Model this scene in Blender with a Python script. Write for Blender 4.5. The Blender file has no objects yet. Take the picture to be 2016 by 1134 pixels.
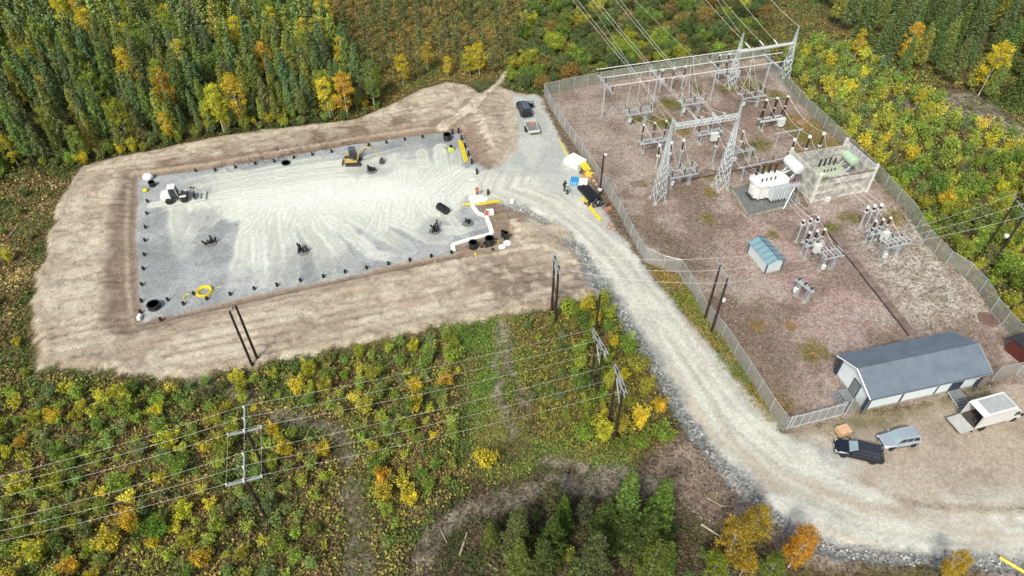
import bpy, math, random
import numpy as np
from mathutils import Vector, Matrix
R = math.radians
random.seed(7); rng = np.random.default_rng(7)
sc = bpy.context.scene
C = bpy.data.collections.new("scene"); sc.collection.children.link(C)

# ---------------------------------------------------------------- camera, light
CAMH = 62.0; PITCH = R(44.5); FPX = 1344.0
cam_d = bpy.data.cameras.new("camera"); cam = bpy.data.objects.new("camera", cam_d); C.objects.link(cam)
cam_d.sensor_width = 36; cam_d.lens = 36*FPX/2016; cam_d.clip_end = 4000; cam_d.clip_start = 0.5
cam.location = (0, 0, CAMH); cam.rotation_euler = (math.pi/2-PITCH, 0, 0)
sc.camera = cam
SUN_EL, SUN_AZ = 48, 205          # compass-like: azimuth the light comes from, measured from +Y clockwise
w = bpy.data.worlds.new("World"); sc.world = w; w.use_nodes = True
nt = w.node_tree; bg = nt.nodes['Background']
sky = nt.nodes.new('ShaderNodeTexSky'); sky.sky_type = 'NISHITA'; sky.sun_disc = False
sky.sun_elevation = R(SUN_EL); sky.sun_rotation = R(SUN_AZ); sky.air_density = 1.0; sky.dust_density = 6.0; sky.ozone_density = 0.6
nt.links.new(sky.outputs[0], bg.inputs[0]); bg.inputs[1].default_value = 0.105
sd = bpy.data.lights.new("sun", 'SUN'); sun = bpy.data.objects.new("sun", sd); C.objects.link(sun)
sd.energy = 2.2; sd.angle = R(8); sd.color = (1.0, 0.94, 0.84)
az = R(SUN_AZ); el = R(SUN_EL)
sdir = Vector((math.sin(az)*math.cos(el), math.cos(az)*math.cos(el), math.sin(el)))
sun.rotation_euler = sdir.to_track_quat('Z', 'Y').to_euler(); sun.location = (0, -20, 90)
vs = sc.view_settings; vs.view_transform = 'Standard'; vs.look = 'None'; vs.gamma = 1.0; vs.exposure = 0.36; vs.use_curve_mapping = False
vs.use_white_balance = True; vs.white_balance_temperature = 6350; vs.white_balance_tint = 3

# ---------------------------------------------------------------- photo survey: pixel of the photograph -> point at height z
def P(px, py, z=0.0):
    u = (px-1008)/FPX; v = (567-py)/FPX
    dy = math.cos(PITCH)+v*math.sin(PITCH); dz = -math.sin(PITCH)+v*math.cos(PITCH)
    t = (CAMH-z)/-dz
    return Vector((t*u, t*dy, z))
def W(pts): return [tuple(P(*p)[:2]) for p in pts]
YAW = R(16.5)                                  # the yard's axis
E1 = Vector((math.cos(YAW), math.sin(YAW), 0)); E2 = Vector((-math.sin(YAW), math.cos(YAW), 0))

# ---------------------------------------------------------------- helpers
def lin(c): return tuple(((x/255+0.055)/1.055)**2.4 if x > 10 else x/255/12.92 for x in c)
MATS = {}
def mat(name, col, rough=0.6, metal=0.0, var=0.12, scale=3.0, bump=0.0, col2=None, coords='Object'):
    if name in MATS: return MATS[name]
    m = bpy.data.materials.new(name); m.use_nodes = True; t = m.node_tree; b = t.nodes['Principled BSDF']
    tc = t.nodes.new('ShaderNodeTexCoord'); n = t.nodes.new('ShaderNodeTexNoise'); n.inputs['Scale'].default_value = scale; n.inputs['Detail'].default_value = 6
    oi = t.nodes.new('ShaderNodeObjectInfo'); va = t.nodes.new('ShaderNodeVectorMath'); t.links.new(tc.outputs[coords], va.inputs[0]); t.links.new(oi.outputs['Location'], va.inputs[1]); t.links.new(va.outputs[0], n.inputs['Vector'])
    r = t.nodes.new('ShaderNodeMapRange'); r.inputs[1].default_value = 0.3; r.inputs[2].default_value = 0.7
    t.links.new(n.outputs[0], r.inputs[0])
    mx = t.nodes.new('ShaderNodeMix'); mx.data_type = 'RGBA'
    a = tuple(c*(1-var) for c in col); c2 = col2 or tuple(min(1, c*(1+var)) for c in col)
    mx.inputs[6].default_value = (*a, 1); mx.inputs[7].default_value = (*c2, 1)
    t.links.new(r.outputs[0], mx.inputs[0]); t.links.new(mx.outputs[2], b.inputs['Base Color'])
    b.inputs['Roughness'].default_value = rough; b.inputs['Metallic'].default_value = metal
    if bump:
        bp = t.nodes.new('ShaderNodeBump'); bp.inputs['Strength'].default_value = bump; bp.inputs['Distance'].default_value = 0.05
        t.links.new(n.outputs[0], bp.inputs['Height']); t.links.new(bp.outputs[0], b.inputs['Normal'])
    MATS[name] = m; return m
galv = lambda: mat('galvanised_steel', (.56, .62, .67), .45, .35, .12, 4)
alu = lambda: mat('bright_aluminium', (.72, .72, .72), .4, .3, .06, 3)
porc = lambda: mat('brown_porcelain', (.045, .018, .014), .25, 0, .3, 5)
dkporc = lambda: mat('dark_porcelain', (.02, .02, .022), .3, 0, .3, 5)
whitep = lambda: mat('white_paint', (.72, .73, .74), .45, 0, .06, 2)
blackpl = lambda: mat('black_plastic', (.018, .018, .02), .4, 0, .3, 3)
yellowpl = lambda: mat('yellow_plastic', (.78, .62, .03), .45, 0, .12, 3)
conc = lambda: mat('concrete', (.36, .34, .31), .85, 0, .25, 1.5, .3)
wire = lambda: mat('aluminium_wire', (.75, .75, .72), .5, .2, .05, 1)
wood = lambda: mat('tarred_wood', (.035, .022, .016), .8, 0, .35, 3, .3)
rubber = lambda: mat('tyre_rubber', (.02, .02, .02), .8, 0, .2, 6)
glassd = lambda: mat('tinted_glass', (.03, .04, .05), .08, 0, .1, 1)
glassl = lambda: mat('windscreen_glass', (.30, .40, .44), .08, 0, .1, 1)

class MB:
    def __init__(s): s.v = []; s.f = []
    def add(s, vs, fs):
        o = len(s.v); s.v += [tuple(v) for v in vs]; s.f += [tuple(i+o for i in f) for f in fs]; return s
    def box(s, c, d, rz=0.0, taper=1.0):
        x, y, z = d[0]/2, d[1]/2, d[2]/2; ca, sa = math.cos(rz), math.sin(rz); vs = []
        for k, t in ((-1, 1.0), (1, taper)):
            for i, j in ((-1, -1), (1, -1), (1, 1), (-1, 1)):
                a, b = i*x*t, j*y*t
                vs.append((c[0]+a*ca-b*sa, c[1]+a*sa+b*ca, c[2]+k*z))
        return s.add(vs, [(3, 2, 1, 0), (4, 5, 6, 7), (0, 1, 5, 4), (1, 2, 6, 5), (2, 3, 7, 6), (3, 0, 4, 7)])
    def tube(s, p, q, r, n=6, r2=None, cap=True):
        p = Vector(p); q = Vector(q); d = q-p
        if d.length < 1e-6: return s
        d.normalize(); u = d.orthogonal().normalized() if abs(d.z) < .99 else Vector((1, 0, 0)); u = (u-d*u.dot(d)).normalized(); w_ = d.cross(u)
        r2 = r if r2 is None else r2; vs = []
        for c, rr in ((p, r), (q, r2)):
            for i in range(n):
                a = 2*math.pi*(i+.5)/n; vs.append(c+(u*math.cos(a)+w_*math.sin(a))*rr)
        fs = [(i, (i+1) % n, n+(i+1) % n, n+i) for i in range(n)]
        if cap: fs += [tuple(range(n-1, -1, -1)), tuple(range(n, 2*n))]
        return s.add(vs, fs)
    def bar(s, p, q, w_=.08): return s.tube(p, q, w_*.7, 4)
    def path(s, pts, r, n=5):
        pts = [Vector(p) for p in pts]; vs = []; N = len(pts); up = Vector((0, 0, 1))
        for k, p in enumerate(pts):
            d = (pts[min(k+1, N-1)]-pts[max(k-1, 0)]).normalized()
            u = up.cross(d)
            u = u.normalized() if u.length > .05 else Vector((1, 0, 0)); w_ = d.cross(u)
            for i in range(n):
                a = 2*math.pi*i/n; vs.append(p+(u*math.cos(a)+w_*math.sin(a))*r)
        fs = [(k*n+i, k*n+(i+1) % n, (k+1)*n+(i+1) % n, (k+1)*n+i) for k in range(N-1) for i in range(n)]
        fs += [tuple(range(n-1, -1, -1)), tuple(range((N-1)*n, N*n))]
        return s.add(vs, fs)
    def lathe(s, c, prof, n=10, axis='z'):
        vs = []
        for r, z in prof:
            for i in range(n):
                a = 2*math.pi*i/n; x, y = r*math.cos(a), r*math.sin(a)
                vs.append((c[0]+x, c[1]+y, c[2]+z) if axis == 'z' else (c[0]+z, c[1]+x, c[2]+y))
        fs = [(k*n+i, k*n+(i+1) % n, (k+1)*n+(i+1) % n, (k+1)*n+i) for k in range(len(prof)-1) for i in range(n)]
        if prof[0][0] > 1e-3: fs.append(tuple(range(n-1, -1, -1)))
        if prof[-1][0] > 1e-3: fs.append(tuple(range((len(prof)-1)*n, len(prof)*n)))
        return s.add(vs, fs)
    def prism(s, poly, z0, z1):
        n = len(poly); vs = [(x, y, z0) for x, y in poly]+[(x, y, z1) for x, y in poly]
        return s.add(vs, [tuple(range(n-1, -1, -1)), tuple(range(n, 2*n))]+[(i, (i+1) % n, n+(i+1) % n, n+i) for i in range(n)])
    def prism_y(s, poly, y0, y1):            # polygon in x,z swept along y
        n = len(poly); vs = [(x, y0, z) for x, z in poly]+[(x, y1, z) for x, z in poly]
        return s.add(vs, [tuple(range(n)), tuple(range(2*n-1, n-1, -1))]+[(i, n+i, n+(i+1) % n, (i+1) % n) for i in range(n)])
    def quad(s, a, b, c, d): return s.add([a, b, c, d], [(0, 1, 2, 3)])
    def slab(s, a, b, c, d, t=.02):          # a quad with thickness
        a, b, c, d = map(Vector, (a, b, c, d)); n = (b-a).cross(d-a).normalized()*t
        return s.add([a, b, c, d, a+n, b+n, c+n, d+n], [(3, 2, 1, 0), (4, 5, 6, 7), (0, 1, 5, 4), (1, 2, 6, 5), (2, 3, 7, 6), (3, 0, 4, 7)])
    def loft(s, rings):
        n = len(rings[0]); vs = [p for r in rings for p in r]
        fs = [(k*n+i, k*n+(i+1) % n, (k+1)*n+(i+1) % n, (k+1)*n+i) for k in range(len(rings)-1) for i in range(n)]
        fs += [tuple(range(n-1, -1, -1)), tuple(range((len(rings)-1)*n, len(rings)*n))]
        return s.add(vs, fs)
    def mesh(s, name, m, smooth=False):
        me = bpy.data.meshes.new(name); me.from_pydata(s.v, [], s.f); me.materials.append(m)
        if smooth: me.polygons.foreach_set('use_smooth', [True]*len(me.polygons))
        me.update(); return me
    def build(s, name, m, parent=None, loc=None, rz=None, smooth=False, label=None, kind=None):
        return put(name, s.mesh(name, m, smooth), parent, loc, rz, label, kind)
def put(name, me, parent=None, loc=None, rz=None, label=None, kind=None, scale=None):
    o = bpy.data.objects.new(name, me); C.objects.link(o); o.parent = parent
    if loc is not None: o.location = loc
    if rz is not None: o.rotation_euler = rz if hasattr(rz, '__len__') else (0, 0, rz)
    if scale is not None: o.scale = scale
    if label: o['label'] = label
    if kind: o['kind'] = kind
    return o
def tag(o, label, cat, group=None):
    o['label'] = label; o['category'] = cat
    if group: o['group'] = group
    return o
def thing(name, label, cat, loc=(0, 0, 0), rz=0.0, group=None):
    o = bpy.data.objects.new(name, None); o.empty_display_size = .3; C.objects.link(o)
    o.location = Vector(loc); o.rotation_euler = (0, 0, rz); return tag(o, label, cat, group)
def dup(root, loc, rz=None, label=None, group=None, scale=None):
    r = root.copy(); C.objects.link(r); r.location = Vector(loc)
    if rz is not None: r.rotation_euler = (0, 0, rz)
    if label: r['label'] = label
    if group: r['group'] = group
    if scale: r.scale = scale
    for ch in list(root.children):
        c = ch.copy(); C.objects.link(c); c.parent = r
        for g in list(ch.children):
            d = g.copy(); C.objects.link(d); d.parent = c
    return r
MC = {}
def cached(key, fn, m, smooth=False):
    if key not in MC: MC[key] = fn().mesh(key if isinstance(key, str) else str(key[0]), m, smooth)
    return MC[key]

# ---------------------------------------------------------------- numpy noise and polygon distance
def _h(ix, iy, s):
    n = (ix.astype(np.int64)*374761393 + iy.astype(np.int64)*668265263 + s*974634777) & 0xffffffff
    n = ((n ^ (n >> 13))*1274126177) & 0xffffffff
    return ((n ^ (n >> 16)) & 0xffff)/65535.0
def vnoise(x, y, s=0):
    ix = np.floor(x); iy = np.floor(y); fx = x-ix; fy = y-iy; fx = fx*fx*(3-2*fx); fy = fy*fy*(3-2*fy)
    a = _h(ix, iy, s); b = _h(ix+1, iy, s); c = _h(ix, iy+1, s); d = _h(ix+1, iy+1, s)
    return (a*(1-fx)+b*fx)*(1-fy)+(c*(1-fx)+d*fx)*fy
def fbm(x, y, scale, s=0, o=4):
    v = 0; a = .5; t = 0; f = 1.0/scale
    for k in range(o):
        v = v+a*vnoise(x*f+17.3*k, y*f-9.1*k, s+k); t += a; a *= .55; f *= 2.05
    return v/t
def sdist(X, Y, poly):                          # positive inside
    p = np.array(poly); n = len(p); d = np.full(X.shape, 1e9); ins = np.zeros(X.shape, bool)
    for i in range(n):
        ax, ay = p[i]; bx, by = p[(i+1) % n]; ex, ey = bx-ax, by-ay
        t = np.clip(((X-ax)*ex+(Y-ay)*ey)/(ex*ex+ey*ey+1e-9), 0, 1)
        d = np.minimum(d, (X-ax-t*ex)**2+(Y-ay-t*ey)**2)
        if ey != 0:
            c = ((ay > Y) != (by > Y)) & (X < ex*(Y-ay)/ey+ax); ins ^= c
    d = np.sqrt(d); return np.where(ins, d, -d)
def ldist(X, Y, line):
    p = np.array(line); d = np.full(X.shape, 1e9)
    for i in range(len(p)-1):
        ax, ay = p[i]; ex, ey = p[i+1]-p[i]
        t = np.clip(((X-ax)*ex+(Y-ay)*ey)/(ex*ex+ey*ey+1e-9), 0, 1)
        d = np.minimum(d, (X-ax-t*ex)**2+(Y-ay-t*ey)**2)
    return np.sqrt(d)
def ldist_t(X, Y, line):                         # distance and fraction of the way along
    p = np.array(line); d = np.full(X.shape, 1e9); T = np.zeros(X.shape); seg = np.linalg.norm(np.diff(p, axis=0), axis=1); cs = np.r_[0, np.cumsum(seg)]
    for i in range(len(p)-1):
        ax, ay = p[i]; ex, ey = p[i+1]-p[i]; t = np.clip(((X-ax)*ex+(Y-ay)*ey)/(ex*ex+ey*ey+1e-9), 0, 1)
        q = (X-ax-t*ex)**2+(Y-ay-t*ey)**2; k = q < d; d = np.where(k, q, d); T = np.where(k, (cs[i]+t*seg[i])/cs[-1], T)
    return np.sqrt(d), T
def ss(x, a, b):
    t = np.clip((x-a)/(b-a), 0, 1); return t*t*(3-2*t)

# ---------------------------------------------------------------- site outlines (photo survey)
EARTH = W([(165,330),(230,312),(300,300),(430,272),(560,255),(640,245),(700,238),(760,214),(830,180),(880,164),(922,170),(948,188),(975,165),(996,143),(1006,146),(985,172),(1015,182),(1060,186),(1080,235),(1110,290),(1100,420),(1140,500),(1182,560),(1178,585),(1100,602),(1030,618),(900,640),(780,664),(690,686),(600,706),(500,724),(400,742),(300,750),(240,742),(228,728),(80,724),(84,690),(66,650),(62,600),(78,575),(72,545),(95,510),(92,470),(112,440),(108,415),(132,380),(150,345)])
PAD = W([(272,350),(420,330),(560,308),(700,284),(860,262),(908,260),(935,320),(960,335),(1010,345),(1010,405),(985,400),(955,395),(936,408),(950,425),(962,440),(972,462),(890,484),(892,500),(800,516),(700,540),(500,582),(285,632),(272,560),(268,450)])
ROAD = W([(1008,188),(1058,186),(1080,232),(1108,283),(1138,330),(1180,395),(1215,455),(1250,500),(1300,560),(1350,620),(1400,678),(1445,738),(1495,795),(1538,848),(1580,868),(1640,880),(1700,950),(1800,1000),(2080,1010),(2080,1105),(1900,1094),(1800,1086),(1700,1078),(1640,1068),(1560,1030),(1500,975),(1440,915),(1400,868),(1350,800),(1300,725),(1262,660),(1222,600),(1185,545),(1150,485),(1105,445),(1050,415),(1000,398),(955,395),(930,340),(985,325),(1012,300),(1022,262)])
LOT = W([(1545,852),(1600,835),(1700,812),(1800,800),(1920,768),(1960,752),(2080,740),(2080,1010),(1800,1000),(1700,960),(1600,895)])
YARD = W([(1071,187),(1130,174),(1207,160),(1300,146),(1400,130),(1506,113),(1533,150),(1585,217),(1640,270),(1690,318),(1740,370),(1790,425),(1819,476),(1861,520),(1901,545),(1928,575),(1950,612),(1972,639),(2080,760),(1950,752),(1830,790),(1703,812),(1542,850),(1515,809),(1470,738),(1421,664),(1387,624),(1356,567),(1337,537),(1305,530),(1268,512),(1218,421),(1190,375),(1159,327),(1132,286),(1111,256),(1092,225)])
STONES = [(W([(1000,402),(1040,415),(1075,432)]),.8),(W([(1118,475),(1140,492),(1160,520),(1168,555)]),1.0),(W([(1188,550),(1206,590),(1232,628),(1262,680),(1300,740),(1345,812),(1380,858)]),1.1),(W([(1400,885),(1450,945),(1510,1000),(1580,1045),(1640,1075)]),.9),(W([(1640,1078),(1780,1096),(2050,1110)]),.8)]
SAND = W([(325,402),(400,372),(520,345),(640,325),(780,330),(905,325),(960,345),(1000,352),(1000,395),(950,395),(925,385),(900,410),(850,425),(830,450),(700,445),(600,445),(480,440),(400,420),(340,410)])
STROKES = [([(500,420),(485,470),(468,552)],2.2),([(545,420),(540,500),(535,555)],2.3),([(560,420),(575,500),(570,552)],2.2),([(505,430),(515,555)],2.0),([(350,400),(362,490)],3.0),([(400,410),(372,470)],1.5),([(590,420),(625,480),(650,545)],2.4),([(620,430),(690,520)],2.2),([(650,430),(740,500),(790,510)],1.8),([(700,430),(810,490)],2.0),([(760,430),(850,470),(880,470)],1.6),([(830,300),(850,370)],1.7),([(865,290),(880,370)],1.7),([(895,300),(900,370)],1.5),([(330,398),(460,352),(620,318),(690,312)],2.6),([(620,335),(760,322),(860,322)],2.2),([(600,345),(420,350),(350,365)],2.2),([(800,440),(900,455),(955,440)],1.5),([(905,345),(1000,352)],2.5)]
STROKES = [(W(a), b) for a, b in STROKES]
GRASS = W([(880,640),(925,632),(1000,628),(1010,660),(990,720),(985,790),(1050,860),(1150,885),(1250,885),(1262,915),(1150,912),(1070,895),(1040,930),(960,960),(930,900),(925,800),(915,740),(890,700)])
DIRT = W([(1265,890),(1330,850),(1372,850),(1440,930),(1520,1010),(1600,1060),(1660,1075),(1800,1095),(2060,1112),(2060,1160),(1800,1115),(1640,1110),(1560,1100),(1480,1040),(1420,1080),(1350,1030),(1310,960),(1260,930)])
BRUSH = W([(820,985),(880,960),(960,970),(1060,960),(1260,965),(1330,1000),(1420,1080),(1480,1060),(1540,1110),(1560,1200),(780,1200),(800,1060)])
INNER = W([(245,345),(420,310),(560,292),(700,268),(880,245),(935,250),(970,320),(1000,360),(1040,400),(1020,470),(1010,485),(900,512),(800,536),(600,580),(400,625),(250,670),(205,640),(215,500),(230,400)])
TRACKS = [(W([(1265,928),(1200,930),(1140,918),(1080,905)]),.8),(W([(1280,958),(1200,962),(1120,955),(1050,968),(950,992),(880,1030),(838,1080),(825,1150)]),1.3),(W([(985,640),(975,720),(985,780),(1010,850)]),.6),(W([(1000,640),(1002,720),(1020,760),(1035,800)]),.6),(W([(380,742),(430,762),(500,778)]),1.0),(W([(540,820),(600,830),(660,850),(690,900)]),1.2),(W([(690,960),(700,1040),(710,1150)]),1.3),(W([(1900,200),(1960,240),(2040,290)]),4.5),(W([(1770,205),(1900,235)]),2.5)]
HGT_MEMO = {}
def relief(X, Y):
    dE = sdist(X, Y, EARTH); dP = sdist(X, Y, PAD); dY = sdist(X, Y, YARD); dR = sdist(X, Y, ROAD); dL = sdist(X, Y, LOT)
    dI = sdist(X, Y, INNER)
    hard = np.maximum(np.maximum(dP, dY), np.maximum(dR, dL))
    flat = ss(hard, -2.0, 0.0)
    bank = ss(dE, -1.5, 1.2)*(1-ss(dI, -1.0, 2.5)) * (1-ss(dR, -4, -1))*(1-ss(dY, -6, -3))*(1-ss(dP, -1.5, -.2))
    z = bank*(.55+.35*(fbm(X, Y, 6, 3)-.5))
    wild = (1-flat)*(1-ss(dE, -1.5, .5))
    z = z + wild*(fbm(X, Y, 7, 11)-.5)*.9
    z = z + ss(dE, 0, 1)*(1-flat)*((fbm(X, Y, 1.6, 21)-.5)*.22+(fbm(X, Y, .7, 22, 3)-.5)*.16)
    z = z + wild*(fbm(X, Y, 1.3, 24, 3)-.5)*.3
    z = z - (1-flat)*wild*.05 + flat*(fbm(X, Y, 3, 31)-.5)*.05
    z = z - .14*ss(-ldist(X, Y, PADLINE), -.7, -.2)*(1-ss(dR, -3, -1))
    g_ = np.abs(fbm(X, Y, 2.6, 81, 5)-.5)*2; onE = ss(dE, .2, 1.5)*(1-flat); z = z - .16*(1-ss(g_, .0, .1))*onE
    z = z + .07*np.sin((X*E2.x+Y*E2.y)*4.4+2*fbm(X, Y, 6, 87))*onE*ss(fbm(X, Y, 5, 88), .45, .55)
    z = z + ss(dE, .0, .7)*(1-ss(dE, .7, 2.0))*.28*fbm(X, Y, 1.5, 89)*(1-flat)
    for ln, wd in STONES: z = z - .3*(1-ss(ldist(X, Y, ln), wd*.6, wd*1.5))
    edge = ss(np.minimum.reduce([X+127, 127-X, Y-12, 172-Y]), 0, 6)
    return z*edge, (dE, dP, dY, dR, dL, dI)
PADLINE = W([(905,257),(860,258),(700,280),(560,304),(420,328),(268,350),(262,450),(266,560),(278,638),(500,590),(700,547),(870,512),(1010,490),(1028,470),(1018,450)])
def gz(x, y):
    return float(relief(np.array([float(x)]), np.array([float(y)]))[0][0])
def G(px, py, dz=0.0):                           # ground point under a photo pixel
    p = P(px, py, 0); z = gz(p.x, p.y); p = P(px, py, z); return Vector((p.x, p.y, z+dz))
# ================================================================ TERRAIN
STEP = .3
xs = np.arange(-127, 127.01, STEP); ys = np.arange(12, 172.01, STEP)
# skip rows' far corners no camera nearby sees: mesh stays a trapezoid
GX, GY = np.meshgrid(xs, ys); Z, (dE, dP, dY, dR, dL, dI) = relief(GX, GY)
GXn = GX+(fbm(GX, GY, 2.2, 41)-.5)*1.6+(fbm(GX, GY, .7, 43, 4)-.5)*1.3; GYn = GY+(fbm(GX, GY, 2.2, 42)-.5)*1.6+(fbm(GX, GY, .7, 44, 4)-.5)*1.3
def L(r, g, b): return np.array([r, g, b])
def mixc(A, B, t): return A*(1-t[..., None])+B*t[..., None]
n1 = fbm(GX, GY, 12, 51); n2 = fbm(GX, GY, 3.2, 52); n3 = fbm(GX, GY, 1.0, 53, 3); n4 = fbm(GX, GY, 5, 54)
# wild ground
col = np.zeros(GX.shape+(3,))+L(.085, .088, .036)
col = mixc(col, L(.135, .105, .045), ss(n1, .4, .62))
col = mixc(col, L(.095, .06, .042), ss(n2, .52, .72)*.8)
col = mixc(col, L(.045, .07, .02), ss(n4, .5, .7)*.6)
spk = np.full(GX.shape, .55)
BOG = W([(560,-20),(1100,-20),(1000,120),(960,160),(850,165),(720,215),(690,150),(640,80)])
bg_ = ss(sdist(GX, GY, BOG), -4, 4); col = mixc(col, mixc(np.zeros_like(col)+L(.17, .13, .05), L(.12, .12, .045), ss(n2, .4, .6)), bg_*.85)
lw = ss(sdist(GX, GY, W([(-200,340),(150,340),(90,500),(60,600),(80,725),(-200,760)])), -2, 3)
col = mixc(col, mixc(np.zeros_like(col)+L(.14, .11, .045), L(.33, .25, .12), ss(n2, .62, .75)), lw*.6)
g = ss(sdist(GXn, GYn, GRASS), -1.2, 1.2); g = g*ss(n4+n2*.5, .5, .75); col = mixc(col, mixc(np.zeros_like(col)+L(.10, .17, .03), L(.17, .165, .055), ss(n2, .4, .65)), g)
bsh = ss(sdist(GXn, GYn, BRUSH), -1.5, 1.5); col = mixc(col, mixc(np.zeros_like(col)+L(.06, .048, .034), L(.09, .085, .035), ss(n2, .45, .6)), bsh*.9)
d_ = ss(sdist(GXn, GYn, DIRT), -1, 1); col = mixc(col, mixc(np.zeros_like(col)+L(.20, .15, .115), L(.33, .27, .22), ss(n2, .5, .7)), d_*(1-.4*ss(n3, .6, .8)))
for k_, (ln, wd) in enumerate(TRACKS):
    t = (1-ss(ldist(GXn, GYn, ln), wd*.4, wd*1.3))*ss(n3+n2*.4, .35, .62); col = mixc(col, mixc(np.zeros_like(col)+L(.16, .135, .105), L(.27, .235, .19), ss(n3, .4, .7)), t*(.8 if k_ not in (5, 6) else .5))
# yard edge strip between fence and road: green verge
vg = ss(sdist(GXn, GYn, W([(1268,515),(1340,540),(1370,590),(1440,690),(1500,780),(1545,850),(1500,812),(1440,735),(1390,668),(1345,608),(1295,550)])), -.6, .6)
rv = ss(sdist(GXn, GYn, W([(1062,190),(1071,190),(1111,256),(1159,327),(1218,421),(1268,515),(1300,560),(1245,495),(1180,395),(1110,283)])), -.6, .6)
col = mixc(col, np.zeros_like(col)+L(.15, .11, .085), rv); col = mixc(col, mixc(np.zeros_like(col)+L(.10, .115, .03), L(.19, .15, .09), ss(n2, .5, .7)), vg)
# earthworks
e = ss(sdist(GXn, GYn, EARTH), -.35, .35)
ec = mixc(np.zeros_like(col)+L(.49, .43, .345), L(.41, .345, .27), ss(n2, .4, .65)); ec = mixc(ec, L(.30, .235, .175), ss(n3, .6, .8)*.4)
rutm = .5+.5*np.sin((GX*E2.x+GY*E2.y)*5.2+3*n2)
south = ss(sdist(GX, GY, W([(60,640),(1180,440),(1200,600),(80,780)])), -3, 3); ec = mixc(ec, L(.30, .235, .17), rutm*south*.35)
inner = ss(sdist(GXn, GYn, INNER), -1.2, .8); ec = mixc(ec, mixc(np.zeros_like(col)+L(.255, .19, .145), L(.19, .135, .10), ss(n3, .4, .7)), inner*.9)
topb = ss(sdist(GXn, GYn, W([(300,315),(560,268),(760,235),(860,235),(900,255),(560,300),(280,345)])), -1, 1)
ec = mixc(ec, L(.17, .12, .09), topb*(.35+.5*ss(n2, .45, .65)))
tp = ss(sdist(GXn, GYn, W([(690,240),(790,262),(790,282),(690,290),(640,270)])), -1, 1)
for px_, py_, r_ in [(985,540,9),(1010,560,8),(1120,560,9),(840,190,0),(830,225,5),(800,212,3),(1050,590,7),(960,225,4),(900,210,5)]:
    q = P(px_, py_); dd = np.hypot(GXn-q.x, (GYn-q.y)*1.6); ec = mixc(ec, L(.20, .155, .12), (1-ss(dd, r_*.3, r_+.1))*ss(n3, .35, .6)*.6)
ec = mixc(ec, L(.50, .42, .33), (1-ss(np.abs(ldist(GX, GY, PADLINE)-.9), .1, .45))*.55)
dd = ldist(GX+(n3-.5), GY, W([(870,252),(900,235),(930,212),(960,180),(1003,140)])); ec = mixc(ec, L(.23, .18, .13), (1-ss(dd, 1.0, 3.0))*.75); pth = 1-ss(dd, .7, 1.1); ec = mixc(ec, L(.60, .52, .42), pth)
pth = 1-ss(ldist(GXn, GYn, W([(930,210),(950,245),(968,300)])), .3, .7); ec = mixc(ec, L(.58, .50, .41), pth)
pth = 1-ss(ldist(GXn, GYn, W([(1010,440),(1028,485),(1080,495),(1130,515),(1165,560)])), .3, .6); ec = mixc(ec, L(.56, .48, .39), pth)
gul = np.abs(fbm(GX*1.0, GY*1.0, 2.6, 81, 5)-.5)*2; ec = mixc(ec, L(.20, .15, .115), (1-ss(gul, .0, .09))*.55)
tread = .5+.5*np.sin((GX*E1.x+GY*E1.y)*7+5*n3); ec = mixc(ec, L(.23, .175, .13), tread*ss(n4, .48, .62)*.35*ss(n3, .4, .6))
ec = mixc(ec, L(.56, .50, .41), ss(fbm(GX*E1.x+GY*E1.y, (GX*E2.x+GY*E2.y)*5, 9, 83, 3), .52, .66)*.5*(1-inner))
ec = mixc(ec, L(.26, .20, .15), (1-ss(dE, 0, 2.2))*ss(n3, .35, .6)*.45); ec = mixc(ec, L(.23, .17, .13), ss(fbm(GX, GY, 3.5, 86, 5), .56, .68)*.32)
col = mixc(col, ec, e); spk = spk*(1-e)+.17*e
# pad
p = ss(sdist(GX+(GXn-GX)*.45, GY+(GYn-GY)*.45, PAD), -.3, .3)
pc = mixc(np.zeros_like(col)+L(.27, .285, .30), L(.37, .385, .40), ss(n2, .35, .65)); pc = mixc(pc, L(.22, .235, .24), ss(n4, .58, .72)*.6)
sm = ss(sdist(GXn, GYn, SAND), -.8, .5)
LANES = list(STROKES); lr = random.Random(4)
for k in range(34):                                   # further passes fanning out of the heap's middle
    x0 = lr.uniform(420, 880); y0 = 405+lr.uniform(-15, 12)-(x0-420)*.05; dx = lr.uniform(-55, 55)+(x0-620)*.12; dy = lr.uniform(25, 75) if lr.random() < .62 else -lr.uniform(35, 60)
    LANES.append((W([(x0, y0), (x0+dx*.4, y0+dy*.5), (x0+dx, y0+dy)]), lr.uniform(1.0, 1.8)))
for k in range(16):                                   # long passes up the pad
    x0 = lr.uniform(300, 620); y0 = 395-(x0-300)*.14+lr.uniform(-25, 15); LANES.append((W([(x0, y0), (x0+130, y0-20+lr.uniform(-6, 6)), (x0+lr.uniform(220, 330), y0-38+lr.uniform(-10, 10))]), lr.uniform(.9, 1.6)))
sc1 = mixc(np.zeros_like(col)+L(.66, .68, .60), L(.56, .58, .52), ss(n2, .35, .7)); pc = mixc(pc, sc1, sm*.92)
wob = (n3-.5)*.3
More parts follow.
